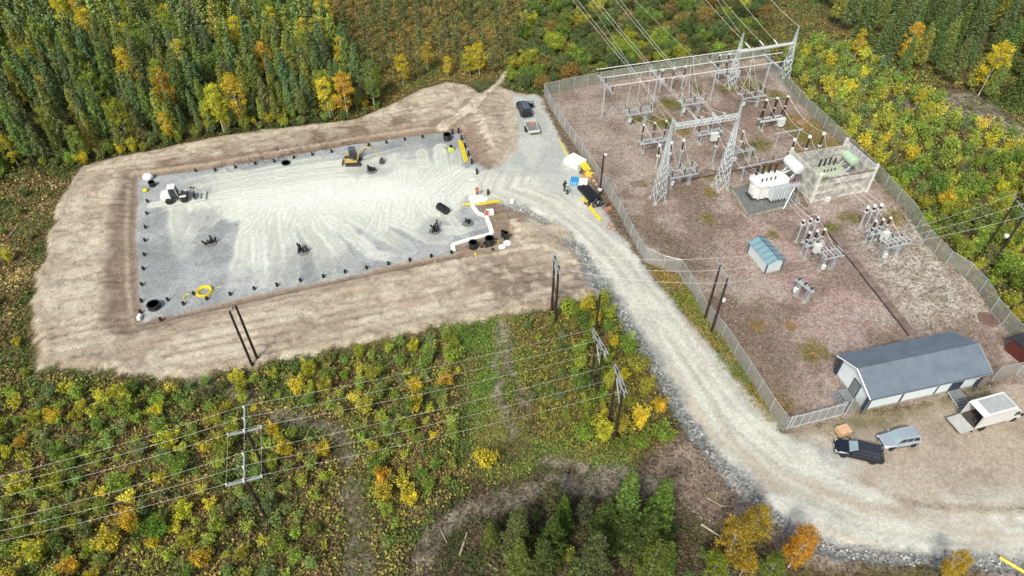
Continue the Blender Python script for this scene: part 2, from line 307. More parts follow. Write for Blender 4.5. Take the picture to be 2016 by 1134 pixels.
for i, (ln, wd) in enumerate(LANES):
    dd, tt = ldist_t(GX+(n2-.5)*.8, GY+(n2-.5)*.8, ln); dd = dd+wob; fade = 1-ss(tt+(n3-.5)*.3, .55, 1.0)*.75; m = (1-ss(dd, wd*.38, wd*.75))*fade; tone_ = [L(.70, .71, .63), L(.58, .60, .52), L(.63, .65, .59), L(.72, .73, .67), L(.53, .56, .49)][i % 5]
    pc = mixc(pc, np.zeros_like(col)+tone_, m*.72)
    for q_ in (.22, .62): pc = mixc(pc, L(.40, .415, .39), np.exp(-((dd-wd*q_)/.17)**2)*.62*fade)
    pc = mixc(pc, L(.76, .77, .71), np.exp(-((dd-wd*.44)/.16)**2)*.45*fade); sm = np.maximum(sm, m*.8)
core = ss(sdist(GX, GY, W([(430,385),(640,345),(860,350),(880,400),(640,430),(480,430)])), -3, 5); pc = mixc(pc, L(.76, .77, .74), core*.6)
damp = ss(fbm(GX+GY*.3, GY*1.6, 2.4, 71), .55, .68); pc = mixc(pc, L(.29, .30, .30), damp*(1-sm)*.5)
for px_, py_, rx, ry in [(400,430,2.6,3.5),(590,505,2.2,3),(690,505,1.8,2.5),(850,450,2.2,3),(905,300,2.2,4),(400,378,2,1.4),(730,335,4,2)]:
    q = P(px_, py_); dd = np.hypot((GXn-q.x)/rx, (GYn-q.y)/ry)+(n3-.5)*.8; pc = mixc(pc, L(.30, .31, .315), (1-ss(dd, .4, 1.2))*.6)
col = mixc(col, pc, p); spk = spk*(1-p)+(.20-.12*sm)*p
# parking lot and road
l = ss(sdist(GXn, GYn, LOT), -.5, .5)
lc = mixc(np.zeros_like(col)+L(.385, .325, .265), L(.31, .255, .205), ss(n2, .45, .7)); nb = ss(sdist(GXn, GYn, W([(1560,850),(1700,815),(1880,775),(1960,760),(1950,800),(1850,800),(1760,830),(1640,870),(1570,870)])), -1, 1)
lc = mixc(lc, mixc(np.zeros_like(col)+L(.15, .135, .07), L(.24, .19, .14), ss(n3, .4, .6)), nb*.85)
col = mixc(col, lc, l); spk = spk*(1-l)+.2*l
sdR = sdist(GX+(GXn-GX)*.6, GY+(GYn-GY)*.6, ROAD); r = ss(sdR, -.4, .4); lotblend = ss(sdR+2.2*(n4-.5), -5.5, 1.5)*ss(sdist(GX, GY, LOT), 0, 1.5); r = np.maximum(r, lotblend)
RL = W([(1010,205),(1040,290),(1000,370),(1080,400),(1150,455),(1215,520),(1290,620),(1370,740),(1450,850),(1540,930),(1700,1000),(1900,1030),(2100,1040)])
dc = ldist(GX, GY, RL)
rc = mixc(np.zeros_like(col)+L(.56, .56, .51), L(.47, .475, .44), ss(n2, .4, .65)); rc = mixc(rc, L(.36, .365, .36), ss(np.minimum(0, -sdist(GXn, GYn, ROAD))+1.5, 0, 1.5)*.85*(1-ss(sdist(GX, GY, LOT), -3, 0)))
sdc = np.where(sdist(GX, GY, [tuple(q) for q in RL]+[(200, 20), (0, 150)]) > 0, dc, -dc)
for o_, w2, c2_, a2 in [(-1.0, .35, L(.62, .60, .54), .6), (1.0, .35, L(.62, .60, .54), .6), (0, .35, L(.38, .365, .32), .7), (2.4, .3, L(.64, .63, .57), .5), (-2.3, .4, L(.38, .365, .32), .6), (1.9, .2, L(.37, .36, .33), .5)]:
    rc = mixc(rc, np.zeros_like(col)+c2_, np.exp(-((sdc-o_-(n1-.5)*1.6+wob)/w2)**2)*a2)
_, RT = ldist_t(GX, GY, RL); along = RT*float(np.linalg.norm(np.diff(np.array(RL), axis=0), axis=1).sum())
rc = mixc(rc, L(.37, .345, .30), ss(fbm(sdc*2.4, along*.22, 1.5, 91, 3), .52, .68)*.5); rc = mixc(rc, L(.66, .655, .60), ss(fbm(sdc*2.6, along*.2, 1.2, 92, 3), .55, .7)*.5); rc = mixc(rc, L(.43, .355, .28), ss(fbm(sdc*1.5, along*.12, 2.2, 94, 3), .5, .66)*.55*ss(GY*-1, -70, -50))
brn = ss(n4, .55, .68)*ss(sdist(GX, GY, W([(1400,760),(1560,880),(1700,900),(2090,900),(2090,1060),(1800,1010),(1600,1000)])), -3, 2); rc = mixc(rc, L(.40, .33, .26), brn*.6)
gry = ss(sdist(GXn, GYn, W([(1005,190),(1060,190),(1100,270),(1150,345),(1165,395),(1115,390),(1060,350),(960,345),(1010,300)])), -1, 2); rc = mixc(rc, mixc(np.zeros_like(col)+L(.36, .38, .37), L(.46, .475, .45), ss(n2, .42, .62)), gry*.85)
rg = ss(sdist(GXn, GYn, W([(1560,860),(1640,880),(1660,900),(1700,930),(1620,905)])), -.5, 1); rc = mixc(rc, L(.25, .255, .255), rg*.7)
col = mixc(col, rc, r); spk = spk*(1-r)+.14*r
for px_, py_, rx in [(1490,965,1.5),(1720,935,3),(1860,960,2.5),(1780,1000,2)]:
    q = P(px_, py_); dd = np.hypot((GXn-q.x)/rx, (GYn-q.y)/1.0); col = mixc(col, L(.36, .285, .22), (1-ss(dd, .3, 1.5))*.5)
# yard
y = ss(sdist(GX, GY, YARD), -.15, .15)
yc = mixc(np.zeros_like(col)+L(.235, .175, .145), L(.315, .245, .215), ss(n2*.6+n3*.4, .4, .6))
north = ss(sdist(GXn, GYn, W([(1060,180),(1230,150),(1300,250),(1270,400),(1180,340)])), -4, 5); yc = mixc(yc, L(.33, .28, .24), north*.5)
brown = ss(sdist(GXn, GYn, W([(1150,310),(1210,330),(1300,440),(1400,520),(1460,600),(1500,660),(1560,720),(1560,860),(1500,800),(1380,620),(1200,420)])), -2, 2); yc = mixc(yc, mixc(np.zeros_like(col)+L(.20, .145, .11), L(.16, .125, .09), ss(n2, .4, .6)), brown*.85)
pink = ss(sdist(GXn, GYn, W([(1420,430),(1600,400),(1680,470),(1740,600),(1740,680),(1620,690),(1520,600),(1440,500)])), -3, 4); yc = mixc(yc, L(.40, .285, .28), pink*.5); stain = fbm(GX, GY, 4.5, 95, 5); yc = mixc(yc, L(.165, .125, .10), ss(stain, .54, .68)*.6); yc = mixc(yc, L(.40, .345, .31), ss(-stain, -.44, -.34)*.5)
whi = ss(sdist(GXn, GYn, W([(1700,400),(1800,420),(1930,590),(1960,640),(1800,640),(1740,560),(1690,500)])), -3, 4); yc = mixc(yc, mixc(np.zeros_like(col)+L(.34, .31, .26), L(.52, .49, .43), ss(n3, .45, .65)), whi*.6)
reddish = ss(sdist(GXn, GYn, W([(1440,160),(1560,210),(1600,290),(1440,300),(1300,280)])), -3, 5); yc = mixc(yc, L(.24, .165, .135), reddish*ss(n2, .35, .6)*.7)
wd_ = np.zeros(GX.shape)
for px_, py_, rx in [(1320,206,3.2),(1305,240,3),(1250,235,1.6),(1395,345,2),(1390,430,1.6),(1470,135,0),(1560,240,4),(1590,270,4),(1610,250,4),(1640,290,3.5),(1530,190,2.5),(1480,170,3),(1430,175,2),(1520,330,2),(1495,285,2.5),(1760,430,2),(1675,430,1.4),(1640,450,1.6),(1655,430,.8),(1520,460,1.3),(1490,640,1.2),(1550,640,1.2),(1370,180,1.5),(1400,380,1.3),(1270,365,.9),(1600,690,2.2),(1690,790,2),(1540,790,1.2),(1470,300,1.5),(1350,260,1.5),(1575,300,2)]:
    q = P(px_, py_); dd = np.hypot(GXn-q.x, GYn-q.y); wd_ = np.maximum(wd_, 1-ss(dd, rx*.3, rx+.2))
WEED = wd_
yc = mixc(yc, mixc(np.zeros_like(col)+L(.12, .12, .035), L(.20, .14, .06), ss(n3, .4, .65)), wd_*.85)
col = mixc(col, yc, y); spk = spk*(1-y)+(.36+.25*whi)*y
for ln, wd in STONES:
    t = 1-ss(ldist(GXn, GYn, ln), wd*.7, wd*1.3); col = mixc(col, L(.25, .26, .265), t*.75)

M_e, M_p, M_r = e.copy(), p.copy(), r.copy()
def terrain_mat():
    m = bpy.data.materials.new('terrain_soil'); m.use_nodes = True; t = m.node_tree; b = t.nodes['Principled BSDF']; N = t.nodes.new; K = t.links.new
    at = N('ShaderNodeAttribute'); at.attribute_name = 'soil'; sp = N('ShaderNodeAttribute'); sp.attribute_name = 'speckle'
    tc = N('ShaderNodeTexCoord')
    def noise(s, d, r=.6):
        n = N('ShaderNodeTexNoise'); n.inputs['Scale'].default_value = s; n.inputs['Detail'].default_value = d; n.inputs['Roughness'].default_value = r; K(tc.outputs['Object'], n.inputs['Vector']); return n
    a = noise(1.3, 9, .8); bn = noise(7, 4); v = N('ShaderNodeTexVoronoi'); v.inputs['Scale'].default_value = 4.6; K(tc.outputs['Object'], v.inputs['Vector'])
    sepc = N('ShaderNodeSeparateColor'); K(v.outputs['Color'], sepc.inputs[0])
    def mth(op, x, y=None, z=None):
        q = N('ShaderNodeMath'); q.operation = op
        for i, c in enumerate((x, y, z)):
            if c is None: continue
            if isinstance(c, (int, float)): q.inputs[i].default_value = c
            else: K(c, q.inputs[i])
        return q.outputs[0]
    # brightness factor = 1 + spk * ((voronoi-.5)*a + (noise-.5)*b)
    f1 = mth('MULTIPLY_ADD', sepc.outputs[0], 1.9, -.92); f2 = mth('MULTIPLY_ADD', a.outputs[0], 2.0, -1.0); f3 = mth('MULTIPLY_ADD', bn.outputs[0], 3.0, -1.5)
    s_ = mth('ADD', mth('ADD', f1, f2), f3)
    fac = mth('MAXIMUM', mth('MULTIPLY_ADD', mth('MULTIPLY', s_, sp.outputs['Fac']), 1.0, 1.0), .25)
    vm = N('ShaderNodeVectorMath'); vm.operation = 'SCALE'; K(at.outputs['Color'], vm.inputs[0]); K(fac, vm.inputs['Scale'])
    K(vm.outputs[0], b.inputs['Base Color']); b.inputs['Roughness'].default_value = .95; b.inputs['Specular IOR Level'].default_value = .15
    bp = N('ShaderNodeBump'); bp.inputs['Distance'].default_value = .25; K(mth('ADD', sp.outputs['Fac'], .15), bp.inputs['Strength'])
    K(mth('ADD', a.outputs[0], mth('MULTIPLY', sepc.outputs[0], .25)), bp.inputs['Height']); K(bp.outputs[0], b.inputs['Normal'])
    return m
TM = terrain_mat()
ny, nx = GX.shape
idx = np.arange(nx*ny).reshape(ny, nx)
quads = np.stack([idx[:-1, :-1], idx[:-1, 1:], idx[1:, 1:], idx[1:, :-1]], -1).reshape(-1, 4)
cy_ = (GY[:-1, :-1]+STEP/2).ravel(); cx_ = (GX[:-1, :-1]+STEP/2).ravel()
def fc(A): return A[:-1, :-1].ravel()
zone = np.zeros(len(quads), int)
zone[fc(e) > .5] = 1; zone[fc(p) > .5] = 2; zone[fc(l) > .5] = 3; zone[(fc(sdR) > 0)] = 4; zone[fc(y) > .5] = 5
keep = np.abs(cx_) < 25+cy_*.80+8            # the wedge the camera and its neighbours see
V = np.stack([GX.ravel(), GY.ravel(), Z.ravel()], -1); CC = np.concatenate([col.reshape(-1, 3), np.ones((nx*ny, 1))], 1); SP = spk.ravel()
def np_mesh(name, verts, faces, m, cols=None, smooth=True, attr='soil'):
    me = bpy.data.meshes.new(name); k = faces.shape[1]
    me.vertices.add(len(verts)); me.vertices.foreach_set('co', verts.astype(np.float32).ravel())
    me.loops.add(faces.size); me.loops.foreach_set('vertex_index', faces.astype(np.int32).ravel())
    me.polygons.add(len(faces)); me.polygons.foreach_set('loop_start', np.arange(0, faces.size, k, dtype=np.int32))
    me.polygons.foreach_set('loop_total', np.full(len(faces), k, dtype=np.int32))
    if smooth: me.polygons.foreach_set('use_smooth', np.ones(len(faces), bool))
    me.materials.append(m)
    if cols is not None:
        a = me.attributes.new(attr, 'FLOAT_COLOR', 'POINT'); a.data.foreach_set('color', cols.astype(np.float32).ravel())
    me.update(calc_edges=True); return me
def sub(name, sel):
    f = quads[sel]; u, inv = np.unique(f, return_inverse=True); me = np_mesh(name, V[u], inv.reshape(-1, 4), TM, CC[u])
    a = me.attributes.new('speckle', 'FLOAT', 'POINT'); a.data.foreach_set('value', SP[u].astype(np.float32))
    return put(name, me, kind='structure')
for k, nm in enumerate(['ground', 'bare_earth', 'gravel_pad', 'parking_area', 'gravel_road', 'substation_yard']):
    sub(nm, (zone == k) & (keep | (zone > 0)))
# far ground: everything outside the surveyed wedge
def outer():
    B = 1500; xs_ = [-B, -127, 127, B]; ys_ = [-B, 12, 172, B]; v = []; f = []
    for j in range(3):
        for i in range(3):
            if i == 1 and j == 1: continue
            a = len(v); v += [(xs_[i], ys_[j], 0), (xs_[i+1], ys_[j], 0), (xs_[i+1], ys_[j+1], 0), (xs_[i], ys_[j+1], 0)]; f.append((a, a+1, a+2, a+3))
    y0, y1 = 12, 123.5                                    # the two triangles beside the wedge
    xa = 33+12*.8; xb = 127
    for s in (-1, 1):
        a = len(v); v += [(s*xa, 12, -.02), (s*127, 12, -.02), (s*127, (127-33)/.8, -.02)]; f.append((a, a+1, a+2) if s > 0 else (a, a+2, a+1))
    me = bpy.data.meshes.new('outer'); me.from_pydata(v, [], f); me.materials.append(TM)
    a = me.attributes.new('soil', 'FLOAT_COLOR', 'POINT'); a.data.foreach_set('color', np.tile([.10, .09, .04, 1], len(v)).astype(np.float32))
    a = me.attributes.new('speckle', 'FLOAT', 'POINT'); a.data.foreach_set('value', np.full(len(v), .5, np.float32))
    return put('outer_ground', me, kind='structure')
outer()
# ================================================================ VEGETATION
def samp(A, x, y):
    i = np.clip(((np.asarray(y)-12)/STEP), 0, ny-1.001); j = np.clip(((np.asarray(x)+127)/STEP), 0, nx-1.001)
    i0 = i.astype(int); j0 = j.astype(int); fi = i-i0; fj = j-j0
    if A.ndim == 3: fi = fi[..., None]; fj = fj[..., None]
    return (A[i0, j0]*(1-fj)+A[i0, j0+1]*fj)*(1-fi)+(A[i0+1, j0]*(1-fj)+A[i0+1, j0+1]*fj)*fi
def gz(x, y): return float(samp(Z, np.array([x]), np.array([y]))[0])
HARD = np.maximum.reduce([dE, dP, dY, dR, dL])
VISIBLE = lambda x, y: np.abs(x) < 25+y*.80+6

def leaf_mat(name, trans=.3, tint=(1, 1, 1)):
    m = bpy.data.materials.new(name); m.use_nodes = True; t = m.node_tree; N = t.nodes.new; K = t.links.new
    t.nodes.remove(t.nodes['Principled BSDF']); out = t.nodes['Material Output']
    oi = N('ShaderNodeObjectInfo'); at = N('ShaderNodeAttribute'); at.attribute_name = 'leafc'
    mx = N('ShaderNodeMix'); mx.data_type = 'RGBA'; mx.blend_type = 'MULTIPLY'; mx.inputs[0].default_value = 1
    K(oi.outputs['Color'], mx.inputs[6]); K(at.outputs['Color'], mx.inputs[7])
    d = N('ShaderNodeBsdfDiffuse'); tr = N('ShaderNodeBsdfTranslucent'); ms = N('ShaderNodeMixShader'); ms.inputs[0].default_value = trans
    K(mx.outputs[2], d.inputs[0]); K(mx.outputs[2], tr.inputs[0]); K(d.outputs[0], ms.inputs[1]); K(tr.outputs[0], ms.inputs[2]); K(ms.outputs[0], out.inputs[0])
    return m
LEAF = leaf_mat('foliage'); NEEDLE = leaf_mat('needles', .12)
def cover_mat():
    m = bpy.data.materials.new('ground_cover_leaves'); m.use_nodes = True; t = m.node_tree; N = t.nodes.new; K = t.links.new
    b = t.nodes['Principled BSDF']; at = N('ShaderNodeAttribute'); at.attribute_name = 'leafc'; K(at.outputs['Color'], b.inputs['Base Color'])
    b.inputs['Roughness'].default_value = .9; b.inputs['Specular IOR Level'].default_value = .1; return m
COVER = cover_mat()
def tri_cloud(cen, size, up=.3, seed=0, flat=.0):
    r = np.random.default_rng(seed); n = len(cen)
    d = r.normal(size=(n, 3)); d[:, 2] = d[:, 2]*(1-flat)+up; d /= np.linalg.norm(d, axis=1)[:, None]
    u = np.cross(d, r.normal(size=(n, 3))); u /= np.linalg.norm(u, axis=1)[:, None]; w_ = np.cross(d, u)
    s = (size*(.6+.8*r.random(n)))[:, None] if np.isscalar(size) else (size*(.6+.8*r.random(n)))[:, None]
    v = np.stack([cen+u*s*.6, cen-u*s*.35+w_*s*.5, cen-u*s*.35-w_*s*.5], 1)
    return v.reshape(-1, 3), np.arange(3*n).reshape(-1, 3)
def cloud_mesh(name, cen, size, colr, m, up=.3, seed=0, flat=0.):
    v, f = tri_cloud(cen, size, up, seed, flat); c = np.repeat(colr, 3, axis=0); c = np.concatenate([c, np.ones((len(c), 1))], 1)
    return np_mesh(name, v, f, m, c, smooth=False, attr='leafc')
def hue(n, r, spread=.18, warm=.25):
    b = 1+spread*r.normal(size=(n, 1)); w_ = warm*r.random((n, 1)); return np.clip(b*np.concatenate([1+w_*.45, 1+w_*.12, 1-w_*.4], 1), .25, 2)
def clumps(points, rad, per, r, squash=.75):
    n = len(points); c = np.repeat(points, per, axis=0)+np.clip(r.normal(size=(n*per, 3)), -1.6, 1.6)*np.repeat(rad, per)[:, None]*np.array([.55, .55, .55*squash])
    br = np.repeat(hue(n, r, .14, .2), per, axis=0)*hue(n*per, r, .16, .15)
    return c, br
def make_tree(kind, seed):
    r = np.random.default_rng(seed*31+len(kind)); pts = []; rad = []; tb = MB(); rs = random.Random(seed)
    if kind == 'pine':
        H_ = 11.; tb.tube((0, 0, -.4), (.05, 0, H_*.55), .17, 6, .11); tb.tube((.05, 0, H_*.55), (0, .05, H_*.98), .11, 5, .02)
        z = 2.2
        while z < H_:
            t = z/H_; L_ = (1.95*(1-t)**.85*min(1, .5+t*1.8))+.08; nb = 6
            a0 = rs.random()*6
            for b in range(nb):
                a = a0+b*6.283/nb+rs.uniform(-.3, .3); l = L_*rs.uniform(.65, 1.15); rise = .35+.5*t
                e = Vector((math.cos(a)*l, math.sin(a)*l, z+l*rise*.6))
                tb.tube((0, 0, z), e, .035, 3, .01, cap=False)
                for q in (.45, .75, 1.0):
                    if l*q > .25: pts.append((e.x*q+rs.uniform(-.12, .12), e.y*q+rs.uniform(-.12, .12), z+(e.z-z)*q)); rad.append(.24+.17*(1-t))
            z += .5
        pts.append((0, 0, H_)); rad.append(.2)
        c, br = clumps(np.array(pts), np.array(rad), 19, r, .8); return tb, c, br, .2, NEEDLE, .25
    if kind == 'spruce':
        H_ = 12.; tb.tube((0, 0, -.4), (0, 0, H_), .18, 6, .02); z = .8
        while z < H_:
            t = z/H_; L_ = 1.75*(1-t)**.85+.08; a0 = rs.random()*6
            for b in range(7):
                a = a0+b*.9+rs.uniform(-.2, .2); l = L_*rs.uniform(.75, 1.15)
                tb.tube((0, 0, z), (math.cos(a)*l, math.sin(a)*l, z-l*.22), .03, 3, .008, cap=False)
                for q in (.35, .68, 1.0):
                    if l*q > .15: pts.append((math.cos(a)*l*q, math.sin(a)*l*q, z-l*q*.25+(.12 if q == 1 else 0))); rad.append(.24+.14*(1-t))
            z += .48
        pts.append((0, 0, H_-.1)); rad.append(.12)
        c, br = clumps(np.array(pts), np.array(rad), 13, r, .55); return tb, c, br, .24, NEEDLE, .1
    if kind == 'bogpine':
        H_ = 5.5; tb.tube((0, 0, -.4), (rs.uniform(-.2, .2), 0, H_), .09, 5, .02); z = 1.6
        while z < H_:
            t = z/H_; L_ = .95*(1-t)**.5*(.4+t)+.1
            for b in range(4):
                a = rs.random()*6.28; l = L_*rs.uniform(.5, 1.2)
                tb.tube((0, 0, z), (math.cos(a)*l, math.sin(a)*l, z+l*.3), .02, 3, .006, cap=False)
                pts.append((math.cos(a)*l, math.sin(a)*l, z+l*.3)); rad.append(.28)
                pts.append((math.cos(a)*l*.5, math.sin(a)*l*.5, z+l*.15)); rad.append(.22)
            z += .5
        c, br = clumps(np.array(pts), np.array(rad), 11, r, .7); return tb, c, br, .2, NEEDLE, .2
    if kind == 'birch':
        H_ = 8.; lean = rs.uniform(-.3, .3); tb.tube((0, 0, -.4), (lean, 0, H_*.95), .11, 6, .02)
        for k in range(70):
            t = rs.uniform(.22, 1.0)**.85; prof = 1.55*math.sin(math.pi*min(1, (t-.12)/.95))**.7+.1; a = rs.random()*6.28; l = prof*rs.uniform(.35, 1.0)
            e = (lean*t+math.cos(a)*l, math.sin(a)*l, H_*t); pts.append(e); rad.append(rs.uniform(.3, .52))
            if k % 2 == 0: tb.tube((lean*t, 0, H_*t-l*.7), e, .025, 3, .008, cap=False)
        c, br = clumps(np.array(pts), np.array(rad)*1.05, 48, r, .9); return tb, c, br, .165, LEAF, .2
    if kind == 'shrub':
        H_ = 2.6
        for k in range(5):
            a = k*1.26+rs.random(); l = rs.uniform(.2, .8); e = Vector((math.cos(a)*l, math.sin(a)*l, H_*rs.uniform(.6, .95))); tb.tube((0, 0, -.2), e, .03, 4, .01, cap=False)
            n_ = rs.randint(5, 8)
            for q in range(n_):
                t = .25+.75*(q+rs.random())/n_; pts.append((e.x*t+rs.uniform(-.4, .4)*t, e.y*t+rs.uniform(-.4, .4)*t, e.z*t+rs.uniform(-.1, .15))); rad.append(rs.uniform(.22, .42))
        c, br = clumps(np.array(pts), np.array(rad)*1.15, 40, r, 1.0); return tb, c, br, .14, LEAF, .3
    if kind == 'willow':
        H_ = 3.6
        for k in range(9):
            a = k*.7+rs.random()*.5; l = rs.uniform(.5, 1.9); e = Vector((math.cos(a)*l, math.sin(a)*l, H_*math.sqrt(max(.1, 1-(l/2.3)**2))*rs.uniform(.75, 1))); tb.tube((0, 0, -.3), e, .045, 4, .012, cap=False)
            for q in range(9):
                t = .35+.65*(q+rs.random())/9; pts.append((e.x*t+rs.uniform(-.5, .5), e.y*t+rs.uniform(-.5, .5), e.z*t+rs.uniform(-.2, .2))); rad.append(rs.uniform(.3, .55))
        c, br = clumps(np.array(pts), np.array(rad)*1.1, 44, r, .8); return tb, c, br, .16, LEAF, .3
BARK = {'pine': mat('pine_bark', (.11, .07, .05), .9, 0, .3, 4), 'birch': mat('birch_bark', (.55, .53, .48), .8, 0, .2, 5), 'grey': mat('grey_bark', (.13, .11, .09), .9, 0, .3, 4)}
PROTO = {}
for kind, n_, bk in (('pine', 5, 'pine'), ('spruce', 4, 'grey'), ('bogpine', 4, 'grey'), ('birch', 5, 'birch'), ('shrub', 6, 'grey'), ('willow', 4, 'grey')):
    PROTO[kind] = []
    for s in range(n_):
        tb, c, br, size, lm, up = make_tree(kind, s+1)
        PROTO[kind].append((tb.mesh(kind+'_trunk', BARK[bk]), cloud_mesh(kind+'_crown', c, size, br, lm, up, s)))
COUNT = {}
def plant(kind, name, x, y, s, colr, label, cat, group, stem='trunk', sz=None, dz=0.0, s_i=None):
    t, cr = PROTO[kind][random.randrange(len(PROTO[kind])) if s_i is None else s_i]
    o = thing(name, label, cat, (x, y, gz(x, y)+dz), random.uniform(0, 6.28), group); o.scale = (s, s, sz or s)
    put(stem, t, o); c = put('crown', cr, o); c.color = (*colr, 1); COUNT[group] = COUNT.get(group, 0)+1; return o
def darts(poly, spacing, nmax, margin=1.0, seed=1, world=False):
    pl = poly if world else W(poly); p = np.array(pl); x0, y0 = p.min(0); x1, y1 = p.max(0); r = np.random.default_rng(seed)
    N = nmax*40; X = r.uniform(x0, x1, N); Y = r.uniform(y0, y1, N); ok = (sdist(X, Y, pl) > 0) & VISIBLE(X, Y) & (Y > 13) & (Y < 170) & (samp(HARD, X, Y) < -margin)
    out = []; cell = {}; sp2 = spacing*spacing
    for x, y in zip(X[ok], Y[ok]):
        cx, cy = int(x//spacing), int(y//spacing); good = True
        for i in (-1, 0, 1):
            for j in (-1, 0, 1):
                for q in cell.get((cx+i, cy+j), ()):
                    if (q[0]-x)**2+(q[1]-y)**2 < sp2: good = False
        if good:
            cell.setdefault((cx, cy), []).append((x, y)); out.append((x, y))
            if len(out) >= nmax: break
    return out
GREEN = [(.20, .28, .10), (.24, .31, .10), (.17, .25, .12), (.30, .345, .09), (.21, .26, .12)]
DARK = [(.14, .215, .08), (.155, .235, .085), (.15, .22, .10)]
YG = [(.27, .37, .075), (.33, .40, .07), (.23, .34, .07), (.38, .41, .07), (.19, .30, .08)]
YEL = [(.54, .52, .07), (.58, .51, .06), (.47, .49, .08)]
ORA = [(.58, .43, .07), (.55, .39, .07)]
def pick(*a):
    k = random.random(); acc = 0
    for pr, pal in a:
        acc += pr
        if k <= acc: return random.choice(pal)
    return random.choice(a[-1][1])
def jit(c, s=.12):
    f = 1+random.gauss(0, s); return tuple(min(1, x*f*(1+random.gauss(0, .05))) for x in c)

def tone(c):
    r_, g_, b_ = c
    if r_ > 1.38*g_: return 'orange'
    if r_ > 1.05*g_: return 'golden yellow'
    if r_ > .8*g_: return 'yellow-green'
    return 'pale green' if g_ > .25 else ('mid green' if g_ > .15 else 'dark green')
def size_word(s, a, b): return 'low' if s < a else ('tall' if s > b else 'medium')
def near(x, y, marks):
    return min(((P(px, py).x-x)**2+(P(px, py).y-y)**2, t) for px, py, t in marks)[1]
NWM = [(60,40,'near the top left corner'),(60,170,'by the left edge of the picture'),(90,290,'in the front rows at the far left'),(230,100,'deep in the left half of the stand'),(240,250,'in the front rows above the bank\'s left end'),(400,60,'deep in the middle of the stand'),(380,230,'in the front rows above the white loader'),(560,50,'by the stand\'s bog side'),(560,200,'in the front rows above the manhole'),(660,200,'at the stand\'s right corner above the excavator'),(240,10,'at the top edge, left'),(450,5,'at the top edge, middle')]
BOM = [(650,20,'at the bog\'s upper left'),(850,20,'at the top of the bog'),(1030,20,'at the bog\'s upper right'),(740,110,'beside the dense stand'),(880,100,'in the middle of the bog'),(800,185,'next to the bare bank'),(970,130,'near the sandy path')]
WIM = [(1040,150,'at the top of the sandy path'),(1110,150,'behind the yard\'s left fence corner'),(1150,60,'beneath the left overhead conductors'),(1110,10,'at the top edge beside the bog'),(1290,20,'at the top edge between the conductors'),(1280,110,'behind the back fence\'s middle'),(1430,20,'at the top edge near the rear gantry'),(1440,95,'behind the rear gantry')]
NEM = [(1640,20,'at its left end'),(1760,40,'at the top edge'),(1760,120,'above the birch bushes'),(1880,100,'in its middle'),(1990,60,'in the top right corner'),(1990,170,'above the clearing')]
EAM = [(1600,140,'beside the rear lattice tower'),(1680,200,'between the fence and the clearing'),(1700,290,'beside the walled transformer bay'),(1830,290,'below the clearing'),(1980,320,'at the right edge of the picture, above the line'),(1800,380,'at the fence\'s outward corner'),(1900,460,'left of the twin poles'),(2000,470,'around the twin poles'),(1960,570,'beside the fence below the twin poles')]
SWM = [(40,830,'at the left edge, top'),(180,800,'below the bank\'s left end'),(330,800,'below the bank\'s lower edge'),(470,760,'by the leaning left pair of poles'),(620,760,'just below the bank, middle'),(760,720,'beside the bank\'s lower right edge'),(880,720,'left of the green track'),(850,860,'left of the track\'s bend'),(700,860,'between the wires, right of the line poles'),(560,880,'right of the upper line pole'),(560,980,'right of the lower line pole'),(400,860,'left of the upper line pole'),(380,960,'left of the lower line pole'),(200,900,'under the upper wires, left'),(180,1000,'under the lower wires, left'),(40,960,'at the left edge under the wires'),(60,1090,'in the bottom left corner'),(260,1100,'at the bottom edge, left'),(450,1080,'at the bottom edge below the lower pole'),(620,1080,'at the bottom edge left of the rutted track'),(770,1000,'left of the brushwood arc')]
SMM = [(1060,670,'near the lone nearest support to the bank'),(1150,640,'left of the slim single pole'),(1200,650,'between the slim pole and the stone drain'),(1110,740,'left of the middle wooden support'),(1240,740,'right of the middle wooden support'),(1290,830,'right of the lowest wooden support'),(1210,880,'at the foot of the lowest wooden support'),(1120,830,'left of the lowest wooden support')]
def scrub(name, label, pts, kind, cols, per_t, m, sc_rng, seed):
    r = np.random.default_rng(seed); VV = []; CL = []
    cache = []
    for t, cr in PROTO[kind]:
        n = len(cr.vertices); co = np.empty(n*3, np.float32); cr.vertices.foreach_get('co', co); cl = np.empty(n*4, np.float32); cr.attributes['leafc'].data.foreach_get('color', cl)
        cache.append((co.reshape(-1, 3, 3), cl.reshape(-1, 3, 4)))
    for x, y in pts:
        co, cl = cache[r.integers(len(cache))]; k = r.choice(len(co), min(per_t, len(co)), replace=False); a = r.random()*6.28; s = r.uniform(*sc_rng)
        v = co[k]; cen = v.mean(1, keepdims=True); v = cen+(v-cen)*math.sqrt(len(co)/len(k))*.8
        R_ = np.array([[math.cos(a), -math.sin(a), 0], [math.sin(a), math.cos(a), 0], [0, 0, 1]]); v = (v@R_.T)*s+np.array([x, y, gz(x, y)])
        c = cl[k].copy(); c[..., :3] *= np.array(jit(random.choice(cols))); VV.append(v.reshape(-1, 3)); CL.append(c.reshape(-1, 4))
    V_ = np.concatenate(VV); o = put(name, np_mesh(name, V_, np.arange(len(V_)).reshape(-1, 3), m, np.concatenate(CL), smooth=False, attr='leafc'), kind='stuff', label=label); o['category'] = 'vegetation'
